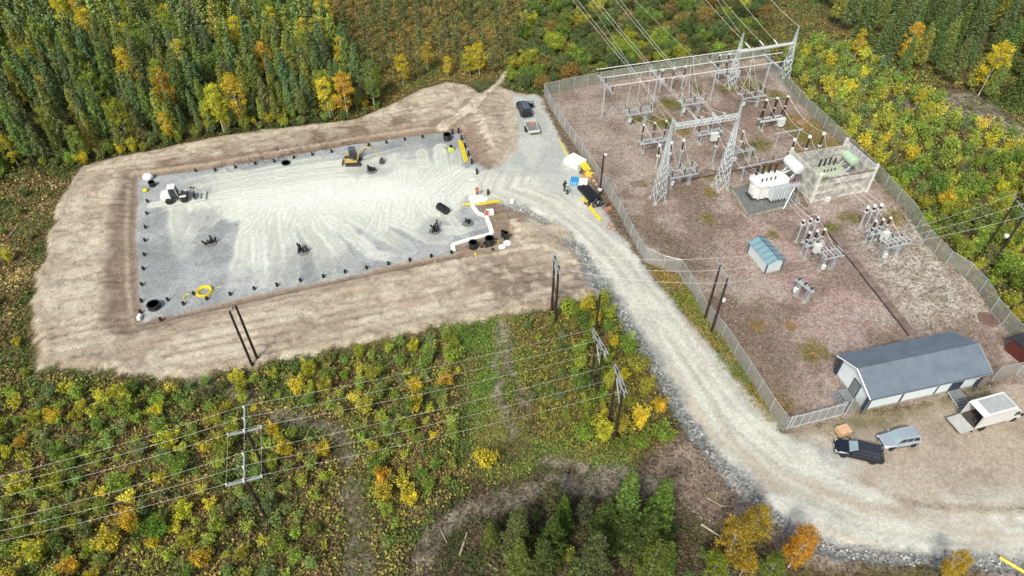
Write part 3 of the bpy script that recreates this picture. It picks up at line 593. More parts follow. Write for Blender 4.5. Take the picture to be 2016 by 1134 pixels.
# dense pine stand, north-west
NW = [(-80,-60),(520,-60),(585,40),(660,70),(700,150),(752,208),(700,228),(560,245),(430,262),(300,290),(180,318),(90,325),(0,345),(-80,360)]
nwp = sorted(darts(NW, 1.9, 640, 1.2, 3), key=lambda q: q[1])
scrub('far_pine_stand', 'rear mass of the dense pine stand along the top left edge', nwp[235:], 'pine', GREEN, 900, COVER, (.45, 1.0), 301)
for (x, y) in nwp[:235]:
    ed = float(samp(HARD, np.array([x]), np.array([y]))[0]); s = random.uniform(.42, 1.0)*(.62+.38*min(1, -ed/9)); s = max(s, .38)
    cc_ = jit(random.choice(GREEN)); plant('pine', 'pine_tree', x, y, s, cc_, f'{size_word(s, .55, .78)} {tone(cc_)} pine {near(x, y, NWM)}', 'pine tree', 'pines of the dense north-west stand', sz=s*random.uniform(.95, 1.15))
for (x, y) in darts(NW, 7.2, 64, 1.0, 5):
    c = pick((.6, YG), (.33, YEL), (.07, ORA)); s = random.uniform(.85, 1.2)
    plant('birch', 'birch_tree', x, y, s, jit(c), f'{tone(c)} birch among the green pines, {near(x, y, NWM)}', 'birch tree', 'birches among the north-west pines')
for (x, y) in darts([(0,335),(180,300),(300,270),(560,225),(700,205),(760,205),(765,222),(560,255),(300,298),(180,325),(90,332),(0,350)], 1.7, 60, .4, 29):
    c = pick((.5, GREEN), (.35, YG), (.15, YEL)); s = random.uniform(.5, 1.1); plant('shrub', 'edge_bush', x, y, s, jit(c), f'{size_word(s, .7, .9)} {tone(c)} bush {near(x, y, NWM)}', 'bush', 'bushes at the foot of the dense stand', 'stem')
# row of birches at the stand's southern edge, seen against the bank
for k, (px, py, h, c, lb) in enumerate([(40,330,6,YEL[0],'golden birch at the far left edge below the pines'),(170,318,6,YG[0],'yellow-green birch at the left end of the bare bank'),(340,284,5.5,YEL[1],'small slim golden birch leaning in front of the dark pines above the white loader'),(420,262,6,YG[3],'yellow birch at the forest edge left of the excavator'),(478,245,9,ORA[0],'orange-topped birch at the forest edge, second from the slim golden one'),(685,232,8.5,ORA[0],'orange birch with two pale stems at the forest edge above the excavator'),(655,225,8,YG[1],'tall yellow-green birch left of the orange birch with pale stems'),(610,150,9,YG[3],'large yellow birch at the pine stand\'s eastern corner'),(640,120,9,YEL[2],'broad yellow birch highest in the stand\'s eastern corner'),(745,190,6,YG[1],'low yellow birch beside the bright bank of bare soil'),(795,170,6,YEL[1],'slim golden birch at the bog edge above the bare bank'),(843,140,5.5,ORA[0],'slender orange birch standing alone in the bog'),(882,152,4,YEL[1],'smallest golden birch at the bog edge'),(925,150,6,YEL[0],'wide golden birch left of the sandy path'),(944,150,6.5,YEL[1],'golden birch next to the sandy path\'s upper end'),(915,145,4.5,YG[2],'low greenish birch beside the wide golden birch'),(545,95,8,YEL[0],'golden birch rising between pines near the bog'),(180,60,9,ORA[0],'orange birch among pines near the upper left corner'),(330,200,8,YG[0],'bright green birch in the middle of the pine stand'),(430,185,7,YG[4],'bright lime birch among pines right of the middle')]):
    q = P(px, py)
    if samp(HARD, q.x, q.y) > -.3: q.y += 2
    plant('birch', 'birch_tree', q.x, q.y, h/8, jit(c, .05), lb, 'birch tree', 'birches along the forest edge', s_i=k % 5)
# bog pines
BOGP = [(540,-60),(1130,-60),(1010,100),(975,150),(860,152),(720,212),(690,150),(640,80),(580,20)]
for (x, y) in darts(BOGP, 3.1, 290, 1.5, 9):
    s = random.uniform(.55, 1.15); plant('bogpine', 'bog_pine', x, y, s, jit((.16, .19, .09) if random.random() < .8 else (.22, .21, .08)), f'{size_word(s, .75, .98)} thin stunted pine in the orange-brown bog, {near(x, y, BOM)}', 'pine tree', 'stunted pines of the bog')
# willow thicket north of the yard
WIL = [(1005,165),(1000,120),(1035,60),(1060,-60),(1440,-60),(1500,-60),(1520,95),(1400,112),(1200,148),(1075,172),(1068,178),(1055,182),(1030,180)]
for (x, y) in darts(WIL, 2.7, 260, .8, 11):
    c = pick((.6, [(.15, .21, .09), (.13, .20, .085), (.20, .24, .095)]), (.25, YG), (.15, [(.30, .24, .09), (.26, .22, .10)])); s = random.uniform(.6, 1.15)
    plant('willow', 'willow_bush', x, y, s, jit(c), f'{size_word(s, .78, .98)} {tone(c)} rounded willow bush {near(x, y, WIM)}', 'bush', 'willow thicket north of the substation', 'stem')
# dark conifers, north-east
NE = [(1590,-60),(2100,-60),(2100,190),(2020,215),(1930,205),(1880,190),(1850,160),(1780,150),(1700,110),(1640,50)]
for (x, y) in darts(NE, 3.3, 200, 1.5, 13):
    k = 'spruce' if random.random() < .35 else 'pine'; s = random.uniform(.6, 1.0)
    if k == 'spruce': plant(k, 'spruce_tree', x, y, s, jit(random.choice(DARK)), f'{size_word(s, .73, .88)} dark spruce in the wood beyond the right fence, {near(x, y, NEM)}', 'spruce tree', 'spruces of the north-east wood')
    else: plant(k, 'pine_tree', x, y, s, jit(random.choice(GREEN+DARK)), f'{size_word(s, .73, .88)} dark green pine in the wood beyond the right fence, {near(x, y, NEM)}', 'pine tree', 'pines of the north-east wood')
for (px, py, h, c, lb) in [(1770,135,9,ORA[0],'tall orange-yellow birch against the dark north-east wood'),(1925,190,10,YEL[1],'tall golden birch leaning right at the edge of the clearing'),(1680,120,6,YEL[1],'golden birch left of the tall orange one in the north-east'),(2010,80,8,YEL[0],'golden birch at the upper right edge of the picture'),(1810,255,5,YEL[2],'golden birch beside the log pile in the clearing'),(1800,215,4,YEL[1],'small golden birch above the log pile')]:
    q = P(px, py); plant('birch', 'birch_tree', q.x, q.y, h/8, jit(c, .05), lb, 'birch tree', 'birches of the north-east')
EA = [(1545,100),(1640,90),(1760,150),(1850,225),(1960,260),(2100,330),(2100,760),(2020,680),(1990,625),(1940,565),(1870,500),(1830,460),(1750,360),(1690,300),(1640,250),(1585,195),(1545,150)]
eap = darts(EA, 2.1, 300, 1.4, 15); eap = sorted(eap, key=lambda q: q[1]); 
scrub('birch_scrub', 'rear mass of birch scrub outside the right-hand fence', eap[105:], 'shrub', YG+YG+YG+YEL+GREEN, 650, COVER, (.8, 1.5), 302)
for i, (x, y) in enumerate(eap[:105]):
    c = pick((.74, YG), (.10, YEL), (.01, ORA), (.15, GREEN)); s = random.uniform(.75, 1.6)
    plant('shrub', 'birch_bush', x, y, s, jit(c), f'{size_word(s, 1.0, 1.35)} {tone(c)} birch bush {near(x, y, EAM)}', 'bush', 'birch bushes outside the right-hand fence', 'stem')
# clear-cut edge bushes, south-west field
SW = [(-60,790),(60,770),(200,770),(330,775),(420,755),(520,745),(640,712),(780,680),(890,662),(905,720),(890,800),(905,890),(880,960),(820,1000),(760,1080),(720,1190),(-60,1190)]
swp = darts(SW, 1.55, 460, 1.0, 17); random.shuffle(swp)
scrub('birch_thicket', 'low birch saplings scattered between the larger bushes of the cleared ground', [q for q in swp[130:] if ldist(np.array([q[0]]), np.array([q[1]]), TRACKS[5][0])[0] > 1.8 and ldist(np.array([q[0]]), np.array([q[1]]), TRACKS[6][0])[0] > 2.2], 'shrub', YG+YEL+GREEN+YG, 600, COVER, (.4, .85), 303)
for i, (x, y) in enumerate(swp[:130]):
    if ldist(np.array([x]), np.array([y]), TRACKS[5][0])[0] < 1.8 or ldist(np.array([x]), np.array([y]), TRACKS[6][0])[0] < 2.4: continue
    c = pick((.62, YG), (.17, YEL), (.02, ORA), (.19, GREEN)); s = random.uniform(.6, 1.15)
    plant('shrub', 'birch_bush', x, y, s, jit(c), f'{size_word(s, .77, 1.0)} {tone(c)} birch bush {near(x, y, SWM)}', 'bush', 'birch bushes on the cleared ground', 'stem')
for (px, py, s, c, lb) in [(113,832,.8,ORA[0],'bright orange bush left of the others, upper left of the cleared ground'),(755,952,.9,ORA[1],'red-orange bush right of the lower line pole'),(50,968,1.0,YEL[0],'round golden bush at the left edge below the wires'),(222,1078,1.1,YEL[0],'broad golden bush near the bottom edge'),(265,1040,1.0,ORA[0],'orange bush with green lower leaves above the broad golden one'),(315,1055,1.0,(.13,.24,.04),'bright green bush between golden ones near the bottom'),(245,790,1.0,YEL[2],'tall yellow bush just below the bare bank'),(820,770,.8,YEL[1],'upper golden bush of the pair beside the green track'),(822,808,.8,YEL[1],'lower golden bush of the pair beside the green track'),(876,765,.9,ORA[0],'narrow orange bush left of the green track'),(958,915,1.1,YEL[1],'bright yellow bush at the lower end of the green track'),(80,1100,1.1,YEL[0],'golden bush in the bottom left corner')]:
    q = P(px, py); plant('shrub', 'birch_bush', q.x, q.y, s*1.15, jit(c, .04), lb, 'bush', 'stand-out bushes of the cleared ground', 'stem')
SM = [(1035,650),(1090,628),(1160,605),(1190,600),(1222,660),(1262,720),(1300,790),(1325,850),(1290,880),(1230,885),(1150,872),(1060,840),(1030,770),(1060,720)]
for (x, y) in darts(SM, 1.9, 60, .9, 19):
    right = x > 6.5; c = pick((.7, YG), (.3, YEL)) if right else pick((.6, GREEN), (.4, YG)); s = random.uniform(.7, 1.35) if right else random.uniform(.35, .7)
    plant('shrub', 'roadside_bush', x, y, s, jit(c), f'{size_word(s, .55 if not right else .9, .62 if not right else 1.15)} {tone(c)} bush {near(x, y, SMM)}', 'bush', 'bushes beside the access road' if right else 'low bushes beside the green track', 'stem')
LW = [(-60,350),(110,345),(80,500),(50,600),(60,740),(-60,760)]
for (x, y) in darts(LW, 4.2, 24, 1.5, 21):
    plant('shrub', 'low_bush', x, y, random.uniform(.35, .8), jit(pick((.6, GREEN), (.3, YG), (.1, YEL))), 'low bush on the heath left of the bare bank', 'bush', 'low bushes on the left heath', 'stem')
# southern trees, placed by their tops
for k, (px, py, h, kind, c, lb) in enumerate([
    (1247,932,12,'spruce',(0.176,0.284,0.074),'tall narrow spruce standing at the rutted track, left of its twin'),(1318,945,11,'spruce',(0.162,0.27,0.068),'tall narrow spruce at the edge of the churned brown soil'),
    (1113,980,7,'spruce',(0.135,0.23,0.054),'small bright green spruce in the bottom middle'),(1020,1000,9,'pine',(0.162,0.203,0.081),'pale pine right of the brushwood arc'),(965,1030,5.5,'pine',(0.176,0.216,0.068),'low pale pine beside the brushwood arc'),
    (1024,1062,8,'pine',(0.189,0.243,0.068),'broad light green pine at the bottom edge'),(1090,1020,9,'pine',(0.108,0.162,0.047),'dark green pine between the light pines at the bottom'),(1075,1065,8,'pine',(0.108,0.149,0.054),'dark pine at the bottom edge behind the broad light one'),
    (1180,1052,11,'pine',(0.135,0.176,0.081),'large grey-green pine at the bottom edge below the twin spruces'),(1200,985,9,'pine',(0.095,0.149,0.047),'green pine close behind the left twin spruce'),(1290,1010,9,'pine',(0.108,0.162,0.054),'green pine in front of the right twin spruce'),
    (1325,1068,7,'spruce',(0.135,0.216,0.054),'green spruce at the bottom edge right of the twins'),(1295,1078,7,'birch',(0.216,0.27,0.068),'green birch at the bottom edge'),(1420,1095,5,'birch',(0.27,0.351,0.054),'lime birch at the bottom edge below the logs'),
    (1465,1030,7.5,'birch',(0.34,0.26,0.05),'large thin-leaved yellow birch beside the bend of the road'),(1500,1008,6.5,'birch',(0.36,0.29,0.05),'upper thin-leaved yellow birch beside the bend'),(1595,1052,6.5,'birch',(0.5,0.28,0.04),'dense orange birch below the bend of the road'),
    (1535,1100,5,'birch',(0.23,0.311,0.068),'green birch left of the dense orange birch'),(1900,1092,5,'birch',(0.46,0.34,0.05),'yellow birch at the bottom right by the yellow pole'),(1480,1090,4.5,'birch',(0.4,0.3,0.05),'small yellow birch at the bottom edge left of the orange one'),
    (1155,985,5,'bogpine',(0.135,0.149,0.095),'thin grey pine above the bottom middle'),(1088,952,6,'bogpine',(0.149,0.162,0.081),'thin grey-green pine standing on the brown track verge'),(1240,1000,8,'pine',(0.095,0.149,0.054),'dark pine between the twin spruces'),(1140,1100,6,'spruce',(0.108,0.176,0.047),'spruce at the very bottom right of the broad pine')]):
    q = P(px, py, h); c = tuple(v*.72 for v in c) if c[1] > c[0] else c; base = {'pine': 11., 'spruce': 12., 'bogpine': 5.5, 'birch': 8.}[kind]
    s = h/base
    plant(kind, {'pine': 'pine_tree', 'spruce': 'spruce_tree', 'bogpine': 'bog_pine', 'birch': 'birch_tree'}[kind], q.x, q.y, s*1.05, c, lb, {'pine': 'pine tree', 'spruce': 'spruce tree', 'bogpine': 'pine tree', 'birch': 'birch tree'}[kind], 'trees at the bottom of the clearing', sz=s)
for (x, y) in darts([(960,1060),(1050,1010),(1150,1000),(1250,1010),(1400,1060),(1400,1110),(1360,1200),(960,1200)], 2.2, 26, .5, 23):
    plant('shrub', 'low_bush', x, y, random.uniform(.5, .95), jit(random.choice(GREEN+DARK)), 'dark low bush between the southern trees', 'bush', 'low bushes between the southern trees', 'stem')

# ground cover: leafy tufts nobody could count
def cover(name, label, poly, dens, size, palette, hgt, seed, inv=False, margin=.25, mask=None, spread=.35, per=7):
    pl = W(poly) if not inv else None; r = np.random.default_rng(seed)
    if pl: p_ = np.array(pl); x0, y0 = np.maximum(p_.min(0), (-126, 13)); x1, y1 = np.minimum(p_.max(0), (126, 171))
    N = int((x1-x0)*(y1-y0)*dens); X = r.uniform(x0, x1, N); Y = r.uniform(y0, y1, N)
    ok = (sdist(X, Y, pl) > 0) & VISIBLE(X, Y)
    if mask is None: ok &= samp(HARD, X, Y) < -margin
    else: ok &= samp(mask, X, Y) > r.random(N)
    for ln, wd in TRACKS: ok &= (ldist(X, Y, ln) > wd*.9) | (r.random(N) < .12)
    X = X[ok]; Y = Y[ok]; n = len(X); pal = np.array(palette); nz = fbm(X, Y, 5, seed+60); nz2 = fbm(X, Y, 1.7, seed+61)
    k = np.clip(((nz-.3)/.4*len(pal)+r.normal(size=n)*1.1), 0, len(pal)-1).astype(int); base = pal[k]
    hh = hgt*(.35+1.1*np.clip((nz2-.3)/.4, 0, 1)); c = np.stack([X, Y, samp(Z, X, Y)], 1); cc = np.repeat(c, per, 0)
    cc += r.normal(size=cc.shape)*np.array([spread, spread, 0]); cc[:, 2] += r.random(len(cc))*np.repeat(hh, per)
    colr = np.repeat(base, per, 0)*hue(len(cc), r, .22, .25)*1.6
    me = cloud_mesh(name, cc, size, colr, COVER, .5, seed); o = put(name, me, kind='stuff', label=label); o['category'] = 'ground cover'; return o
HEATH = [(.075, .11, .03), (.13, .145, .04), (.20, .19, .05), (.15, .115, .055), (.12, .075, .055), (.24, .20, .06), (.09, .13, .035)]
cover('heath_undergrowth', 'mixed heather, grass and seedlings on the cleared ground in the lower left', [(-80,735),(230,735),(400,735),(900,650),(900,760),(930,900),(960,960),(860,1000),(820,1200),(-80,1200)], 7, .24, HEATH, .45, 101)
cover('bog_undergrowth', 'orange-brown sedge and dwarf shrubs of the bog at the top', BOG and [(540,-60),(1130,-60),(1010,120),(1000,150),(850,165),(720,225),(640,240),(600,60)], 3.2, .3, [(.17, .12, .04), (.20, .155, .05), (.12, .13, .04), (.14, .115, .04), (.10, .12, .04)], .35, 102)
cover('forest_undergrowth', 'dark green undergrowth beneath the north-west pines', [(-80,-60),(600,-60),(700,160),(760,215),(560,262),(300,300),(160,335),(-80,380)], 2.2, .32, [(.035, .055, .02), (.05, .07, .025), (.08, .08, .03)], .6, 103)
cover('left_heath', 'brown and straw coloured heath left of the bare bank', [(-80,340),(160,330),(110,450),(60,600),(60,740),(-80,760)], 5, .26, [(.05, .08, .025), (.10, .11, .035), (.18, .14, .05), (.10, .065, .045), (.06, .09, .03), (.30, .24, .11)], .35, 104)
cover('thicket_undergrowth', 'green and rusty low growth around the willow thicket', [(985,185),(1000,120),(1080,-60),(1600,-60),(1640,100),(1540,125),(1300,140),(1100,170),(1078,185),(1040,190)], 3.0, .3, [(.06, .09, .03), (.10, .12, .04), (.17, .11, .05), (.08, .11, .04)], .6, 105)
cover('fence_side_undergrowth', 'mixed olive undergrowth outside the right-hand fence', [(1500,100),(1640,60),(2100,100),(2100,800),(1990,650),(1870,520),(1690,320)], 3.6, .3, [(.07, .10, .03), (.12, .14, .035), (.20, .18, .05), (.10, .08, .05)], .6, 106)
cover('track_grass', 'fresh green grass along the old machine track', [(880,630),(1040,620),(1040,700),(1020,800),(1070,860),(1265,885),(1265,920),(1150,915),(1060,910),(1040,935),(960,965),(930,900)], 11, .17, [(.08, .14, .03), (.11, .16, .035), (.15, .17, .045), (.17, .15, .05), (.10, .11, .04)], .25, 107)
cover('verge_growth', 'yellow-green plants around the wooden line supports', [(1000,640),(1180,590),(1265,690),(1340,860),(1265,900),(1070,860),(1020,800)], 8, .2, [(.08, .12, .025), (.15, .16, .035), (.20, .18, .04), (.12, .09, .04)], .45, 108)
cover('brushwood', 'dark cut brushwood and moss in the bottom middle', [(820,960),(1060,940),(1265,935),(1350,1000),(1480,1080),(1560,1200),(780,1200)], 8, .22, [(.04, .055, .02), (.07, .05, .035), (.09, .06, .05), (.06, .09, .025), (.10, .08, .05)], .3, 109)
cover('road_verge_grass', 'green verge between the access road and the yard fence', [(1275,520),(1340,545),(1370,590),(1440,690),(1500,780),(1540,845),(1500,815),(1440,740),(1390,672),(1345,612),(1295,555)], 12, .17, [(.09, .14, .03), (.14, .15, .035), (.20, .14, .05)], .3, 110, margin=-.4)
cover('yard_weeds', 'olive weeds sprouting through the substation gravel', [(1071,187),(1506,113),(1690,318),(2080,760),(1700,820),(1545,850),(1218,421)], 9, .15, [(.10, .12, .03), (.16, .13, .04), (.22, .13, .05)], .18, 111, mask=WEED*(dY > .2)*.8)
cover('building_side_weeds', 'sparse weeds on the soil in front of the long building', [(1560,852),(1700,815),(1950,762),(1940,790),(1800,815),(1700,850),(1600,865)], 9, .14, [(.11, .12, .035), (.16, .13, .05)], .15, 112, mask=ss(n3, .5, .68)*.7*(dY < -.1))

# stones of the roadside drains
def stones():
    r = np.random.default_rng(77); m = mat('blasted_rock', (.30, .31, .33), .85, 0, .45, 1.2, 0, (.55, .55, .56))
    t = (1+5**.5)/2; ico = np.array([(-1,t,0),(1,t,0),(-1,-t,0),(1,-t,0),(0,-1,t),(0,1,t),(0,-1,-t),(0,1,-t),(t,0,-1),(t,0,1),(-t,0,-1),(-t,0,1)])/1.9
    fi = np.array([(0,11,5),(0,5,1),(0,1,7),(0,7,10),(0,10,11),(1,5,9),(5,11,4),(11,10,2),(10,7,6),(7,1,8),(3,9,4),(3,4,2),(3,2,6),(3,6,8),(3,8,9),(4,9,5),(2,4,11),(6,2,10),(8,6,7),(9,8,1)])
    labels = ['grey stones around the drain outlet beside the pad\'s road corner', 'grey stones in the short drain below the pad\'s road', 'grey blasted stones lining the long drain left of the road', 'grey stones lining the drain on the outside of the road bend', 'grey stones along the road\'s lower right edge']
    for k, (ln, wd) in enumerate(STONES):
        p_ = np.array(ln); seg = np.linalg.norm(np.diff(p_, axis=0), axis=1); tot = seg.sum(); n = int(tot*wd*9); s = r.random(n)*tot; cs = np.r_[0, np.cumsum(seg)]
        i = np.clip(np.searchsorted(cs, s)-1, 0, len(seg)-1); f = ((s-cs[i])/seg[i])[:, None]; c = p_[i]*(1-f)+p_[i+1]*f+r.normal(size=(n, 2))*wd*.42
        sz = r.uniform(.06, .2, n); V_ = []; 
        rot = r.normal(size=(n, 3, 3)); rot = np.linalg.qr(rot)[0]; sc_ = r.uniform(.6, 1.2, (n, 1, 3)); vv = (ico[None]*sc_*r.uniform(.8, 1.2, (n, 12, 1)))@rot*sz[:, None, None]
        zz = samp(Z, c[:, 0], c[:, 1]); vv += np.concatenate([c, (zz+sz*.25)[:, None]], 1)[:, None, :]
        ff = (fi[None]+(np.arange(n)*12)[:, None, None]).reshape(-1, 3)
        o = put('drain_stones', np_mesh('drain_stones', vv.reshape(-1, 3), ff, m, smooth=False), kind='stuff', label=labels[k]); o['category'] = 'stones'
stones()
# ================================================================ SUBSTATION STRUCTURES
def line_wire(name, pts, label, group, r=.022, sag=0.0, n=14, cat='wire', m=None):
    out = []
    for a, b in zip(pts[:-1], pts[1:]):
        a = Vector(a); b = Vector(b)
        for i in range(n+1):
            t = i/n; q = a.lerp(b, t); q.z -= sag*4*t*(1-t)
            if not out or (q-out[-1]).length > 1e-4: out.append(q)
    o = MB().path(out, r, 4).build(name, m or wire()); return tag(o, label, cat, group)
def insul_mesh(h, r=.11, m=None, n=8):
    m = m or porc(); key = ('ins', round(h, 2), r, m.name)
    def f():
        mb = MB(); k = max(4, int(h/.13)); prof = [(.06, 0)]
        for i in range(k):
            z = h*(i+.15)/k; prof += [(r*.55, z), (r, z+h/k*.35), (r*.55, z+h/k*.6)]
        prof += [(.06, h)]; return mb.lathe((0, 0, 0), prof, n)
    return cached(key, f, m, True)
def cap_mesh(r, h, m=None, key='cap'):
    m = m or alu(); return cached((key, r, h, m.name), lambda: MB().lathe((0, 0, 0), [(r*.7, 0), (r, h*.2), (r, h*.8), (r*.6, h)], 10), m, True)
def foot_mesh(): return cached('foot', lambda: MB().box((0, 0, .0), (.55, .55, .35), 0, .9), conc())

def lattice_tower(base, H_, label, w0=1.7, w1=.5, knee=.62, group=None):
    t = thing('lattice_tower', label, 'lattice tower', base, YAW, group)
    def wd(z):
        k = H_*knee
        return w0+(w1*1.15-w0)*z/k if z < k else max(.06, w1*1.15*(1-(z-k)/(H_-k)))
    S = ((-1, -1), (1, -1), (1, 1), (-1, 1))
    for sx, sy in S:
        mb = MB(); zs = [0, H_*knee, H_]
        for a, b in zip(zs[:-1], zs[1:]):
            mb.bar((sx*wd(a)/2, sy*wd(a)/2, a), (sx*wd(b)/2, sy*wd(b)/2, b), .075)
        mb.build('leg', galv(), t); put('foundation', foot_mesh(), t, (sx*w0/2, sy*w0/2, .1))
    mb = MB(); z = .2
    while z < H_-.5:
        dz = max(.55, wd(z)*1.05); z2 = min(z+dz, H_-.1); a, b = wd(z)/2, wd(z2)/2
        for i in range(4):
            p, q = S[i], S[(i+1) % 4]
            mb.bar((p[0]*a, p[1]*a, z), (q[0]*b, q[1]*b, z2), .042); mb.bar((q[0]*a, q[1]*a, z), (p[0]*b, p[1]*b, z2), .042); mb.bar((p[0]*b, p[1]*b, z2), (q[0]*b, q[1]*b, z2), .035)
        z = z2
    mb.build('cross_bracing', galv(), t, kind='stuff'); return t
T1 = P(1295, 395); T2 = P(1417, 372); T3 = P(1438, 171); T4 = P(1543, 152)
lattice_tower(T1, 13.9, 'lattice tower carrying the front gantry beam\'s left end, nearest the road', group='substation gantry towers')
lattice_tower(T2, 14.6, 'lattice tower carrying the front gantry beam\'s right end, left of the white transformer', group='substation gantry towers')
lattice_tower(T3, 10.2, 'lattice tower at the left end of the round rear gantry beam', w0=1.5, group='substation gantry towers')
lattice_tower(T4, 9.9, 'lattice tower at the right end of the round rear gantry beam, by the fence', w0=1.5, group='substation gantry towers')
# lattice beam
BZ = 12.2; A = Vector((T1.x, T1.y, BZ))+E1*.3; B = Vector((T2.x, T2.y, BZ))-E1*.0; L_ = (B-A).length; D_ = (B-A).normalized(); N_ = Vector((-D_.y, D_.x, 0))
g = thing('gantry_beam', 'long galvanised lattice beam spanning the two front towers, conductors tied to it', 'gantry beam', A, 0, None)
for sy in (-1, 1):
    for z in (0, .55): MB().bar(N_*sy*.3+Vector((0, 0, z)), D_*L_+N_*sy*.3+Vector((0, 0, z)), .07).build('chord', galv(), g)
mb = MB(); k = int(L_/.6)
for i in range(k):
    a, b = L_*i/k, L_*(i+1)/k
    for sy in (-1, 1):
        mb.bar(D_*a+N_*sy*.3, D_*b+N_*sy*.3+Vector((0, 0, .55)), .035)
    mb.bar(D_*a+N_*.3+Vector((0, 0, .55)), D_*b-N_*.3+Vector((0, 0, .55)), .035); mb.bar(D_*a-N_*.3, D_*b+N_*.3, .035)
mb.build('lacing', galv(), g, kind='stuff')
g = thing('gantry_beam', 'thick round pale beam spanning the two rear lattice towers', 'gantry beam', (0, 0, 0))
RA = P(1457, 102, 7.6); RB = P(1558, 86, 7.6); MB().tube(RA-(RB-RA)*.02, RB+(RB-RA)*.04, .3, 10).build('tube', mat('pale_grey_tube', (.58, .61, .60), .5, .2, .08, 2), g, smooth=False)
for p in (RA, RB): MB().box((p.x, p.y, p.z-.35), (.5, .5, .12), YAW).build('bracket', galv(), g)

# busbar portals and tubes
posts = [(1185, 231), (1284, 216), (1398, 198), (1500, 183)]
bz = 6.2
for k, (px, py) in enumerate(posts):
    b = P(px, py); t = thing('busbar_support', ['single steel T-post holding the three busbar tubes, leftmost of the row', 'single steel T-post under the busbars, second from the left', 'single steel T-post under the busbars, third from the left', 'single steel T-post under the busbars, rightmost, by the rear lattice tower'][k], 'support post', b, YAW, 'posts under the busbar tubes')
    MB().tube((0, 0, 0), (0, 0, bz), .13, 8).build('post', galv(), t); put('foundation', foot_mesh(), t, (0, 0, .08))
    MB().box((0, 0, bz+.1), (.22, 6.6, .22)).build('crossarm', galv(), t)
    for y_ in (-3, 0, 3): put('insulator', insul_mesh(1.15, .12, dkporc()), t, (0, y_, bz+.21))
for k, (a, b) in enumerate([((1192, 169), (1535, 116)), ((1184, 156), (1523, 104)), ((1175, 144), (1455, 100))]):
    p, q = P(*a, 7.45), P(*b, 7.45); c0 = P(*posts[0]); c1 = P(*posts[3]); off = (-3, 0, 3)[k]
    base = Vector((c0.x, c0.y, 7.48))+E2*off; dr = (Vector((c1.x, c1.y, 0))-Vector((c0.x, c0.y, 0))).normalized()
    o = MB().tube(base-dr*.5, base+dr*(33.2 if k < 2 else 28), .075, 8).build('busbar_tube', mat('busbar_aluminium', (.78, .78, .76), .4, .2, .05, 2))
    tag(o, ['front busbar tube, nearest of three long parallel pipes', 'middle busbar tube of three long parallel pipes', 'rear busbar tube, furthest and shortest of three long parallel pipes'][k], 'busbar', 'busbar tubes')
BUS = [base]

def pedestal(t, x, y, h, lattice=False, two=None):
    if lattice:
        for sx in (-1, 1):
            for sy in (-1, 1): MB().bar((x+sx*.22, y+sy*.22, 0), (x+sx*.18, y+sy*.18, h), .05).build('leg', galv(), t)
        mb = MB(); k = 4
        for i in range(k):
            a, b = h*i/k, h*(i+1)/k
            for (p, q) in (((-1, -1), (1, -1)), ((1, -1), (1, 1)), ((1, 1), (-1, 1)), ((-1, 1), (-1, -1))):
                mb.bar((x+p[0]*.2, y+p[1]*.2, a), (x+q[0]*.2, y+q[1]*.2, b), .03)
        mb.build('bracing', galv(), t)
    else: MB().tube((x, y, 0), (x, y, h), .11, 8).build('post', galv(), t)
    put('foundation', foot_mesh(), t, (x, y, .08))
def disconnector(px, py, label, fz=2.4, sp=2.0, sep=1.6, ih=1.15, ang=0.0, scale=1.0, group='disconnectors', cabinet=True):
    c = P(px, py, fz); t = thing('disconnector', label, 'disconnector', (c.x, c.y, 0), YAW+ang, group)
    for x in (-sp*.75, sp*.75): pedestal(t, x, 0, fz-.1, True)
    for y_ in (-sep/2, sep/2): MB().box((0, y_, fz), (sp*2+.8, .16, .16)).build('frame_beam', galv(), t)
    for x in (-sp, 0, sp):
        MB().box((x, 0, fz+.16), (.16, sep+.5, .14)).build('cross_member', galv(), t)
        for y_ in (-sep/2, sep/2): put('insulator', insul_mesh(ih, .1, dkporc()), t, (x, y_, fz+.23))
        MB().tube((x, -sep/2, fz+.28+ih), (x, sep/2, fz+.28+ih), .045, 6).build('contact_arm', alu(), t)
    if cabinet: MB().box((-sp*.75, -.4, 1.1), (.42, .3, .6)).box((-sp*.75, -.42, 1.43), (.5, .4, .05)).build('drive_cabinet', whitep(), t)
    return t
disconnector(1256, 219, 'three-phase disconnector with dark insulators, leftmost behind the front gantry')
disconnector(1362, 200, 'three-phase disconnector in the middle beneath the busbars')
disconnector(1480, 187, 'three-phase disconnector at the right beneath the busbars')
disconnector(1342, 341, 'low three-phase disconnector between the two front lattice towers')
disconnector(1462, 297, 'three-phase disconnector just right of the right front tower', 2.2, 1.9, .5)
disconnector(1637, 500, 'small galvanised disconnector in the pink gravel right of the blue shed', 2.9, 1.1, 1.4, .4, scale=.8)
disconnector(1762, 477, 'small galvanised disconnector near the right fence', 2.9, 1.4, 1.4, .4)
disconnector(1585, 563, 'smallest three-pole disconnector standing crosswise near the yard\'s centre', 2.3, 1.0, .3, .45, ang=R(-75))
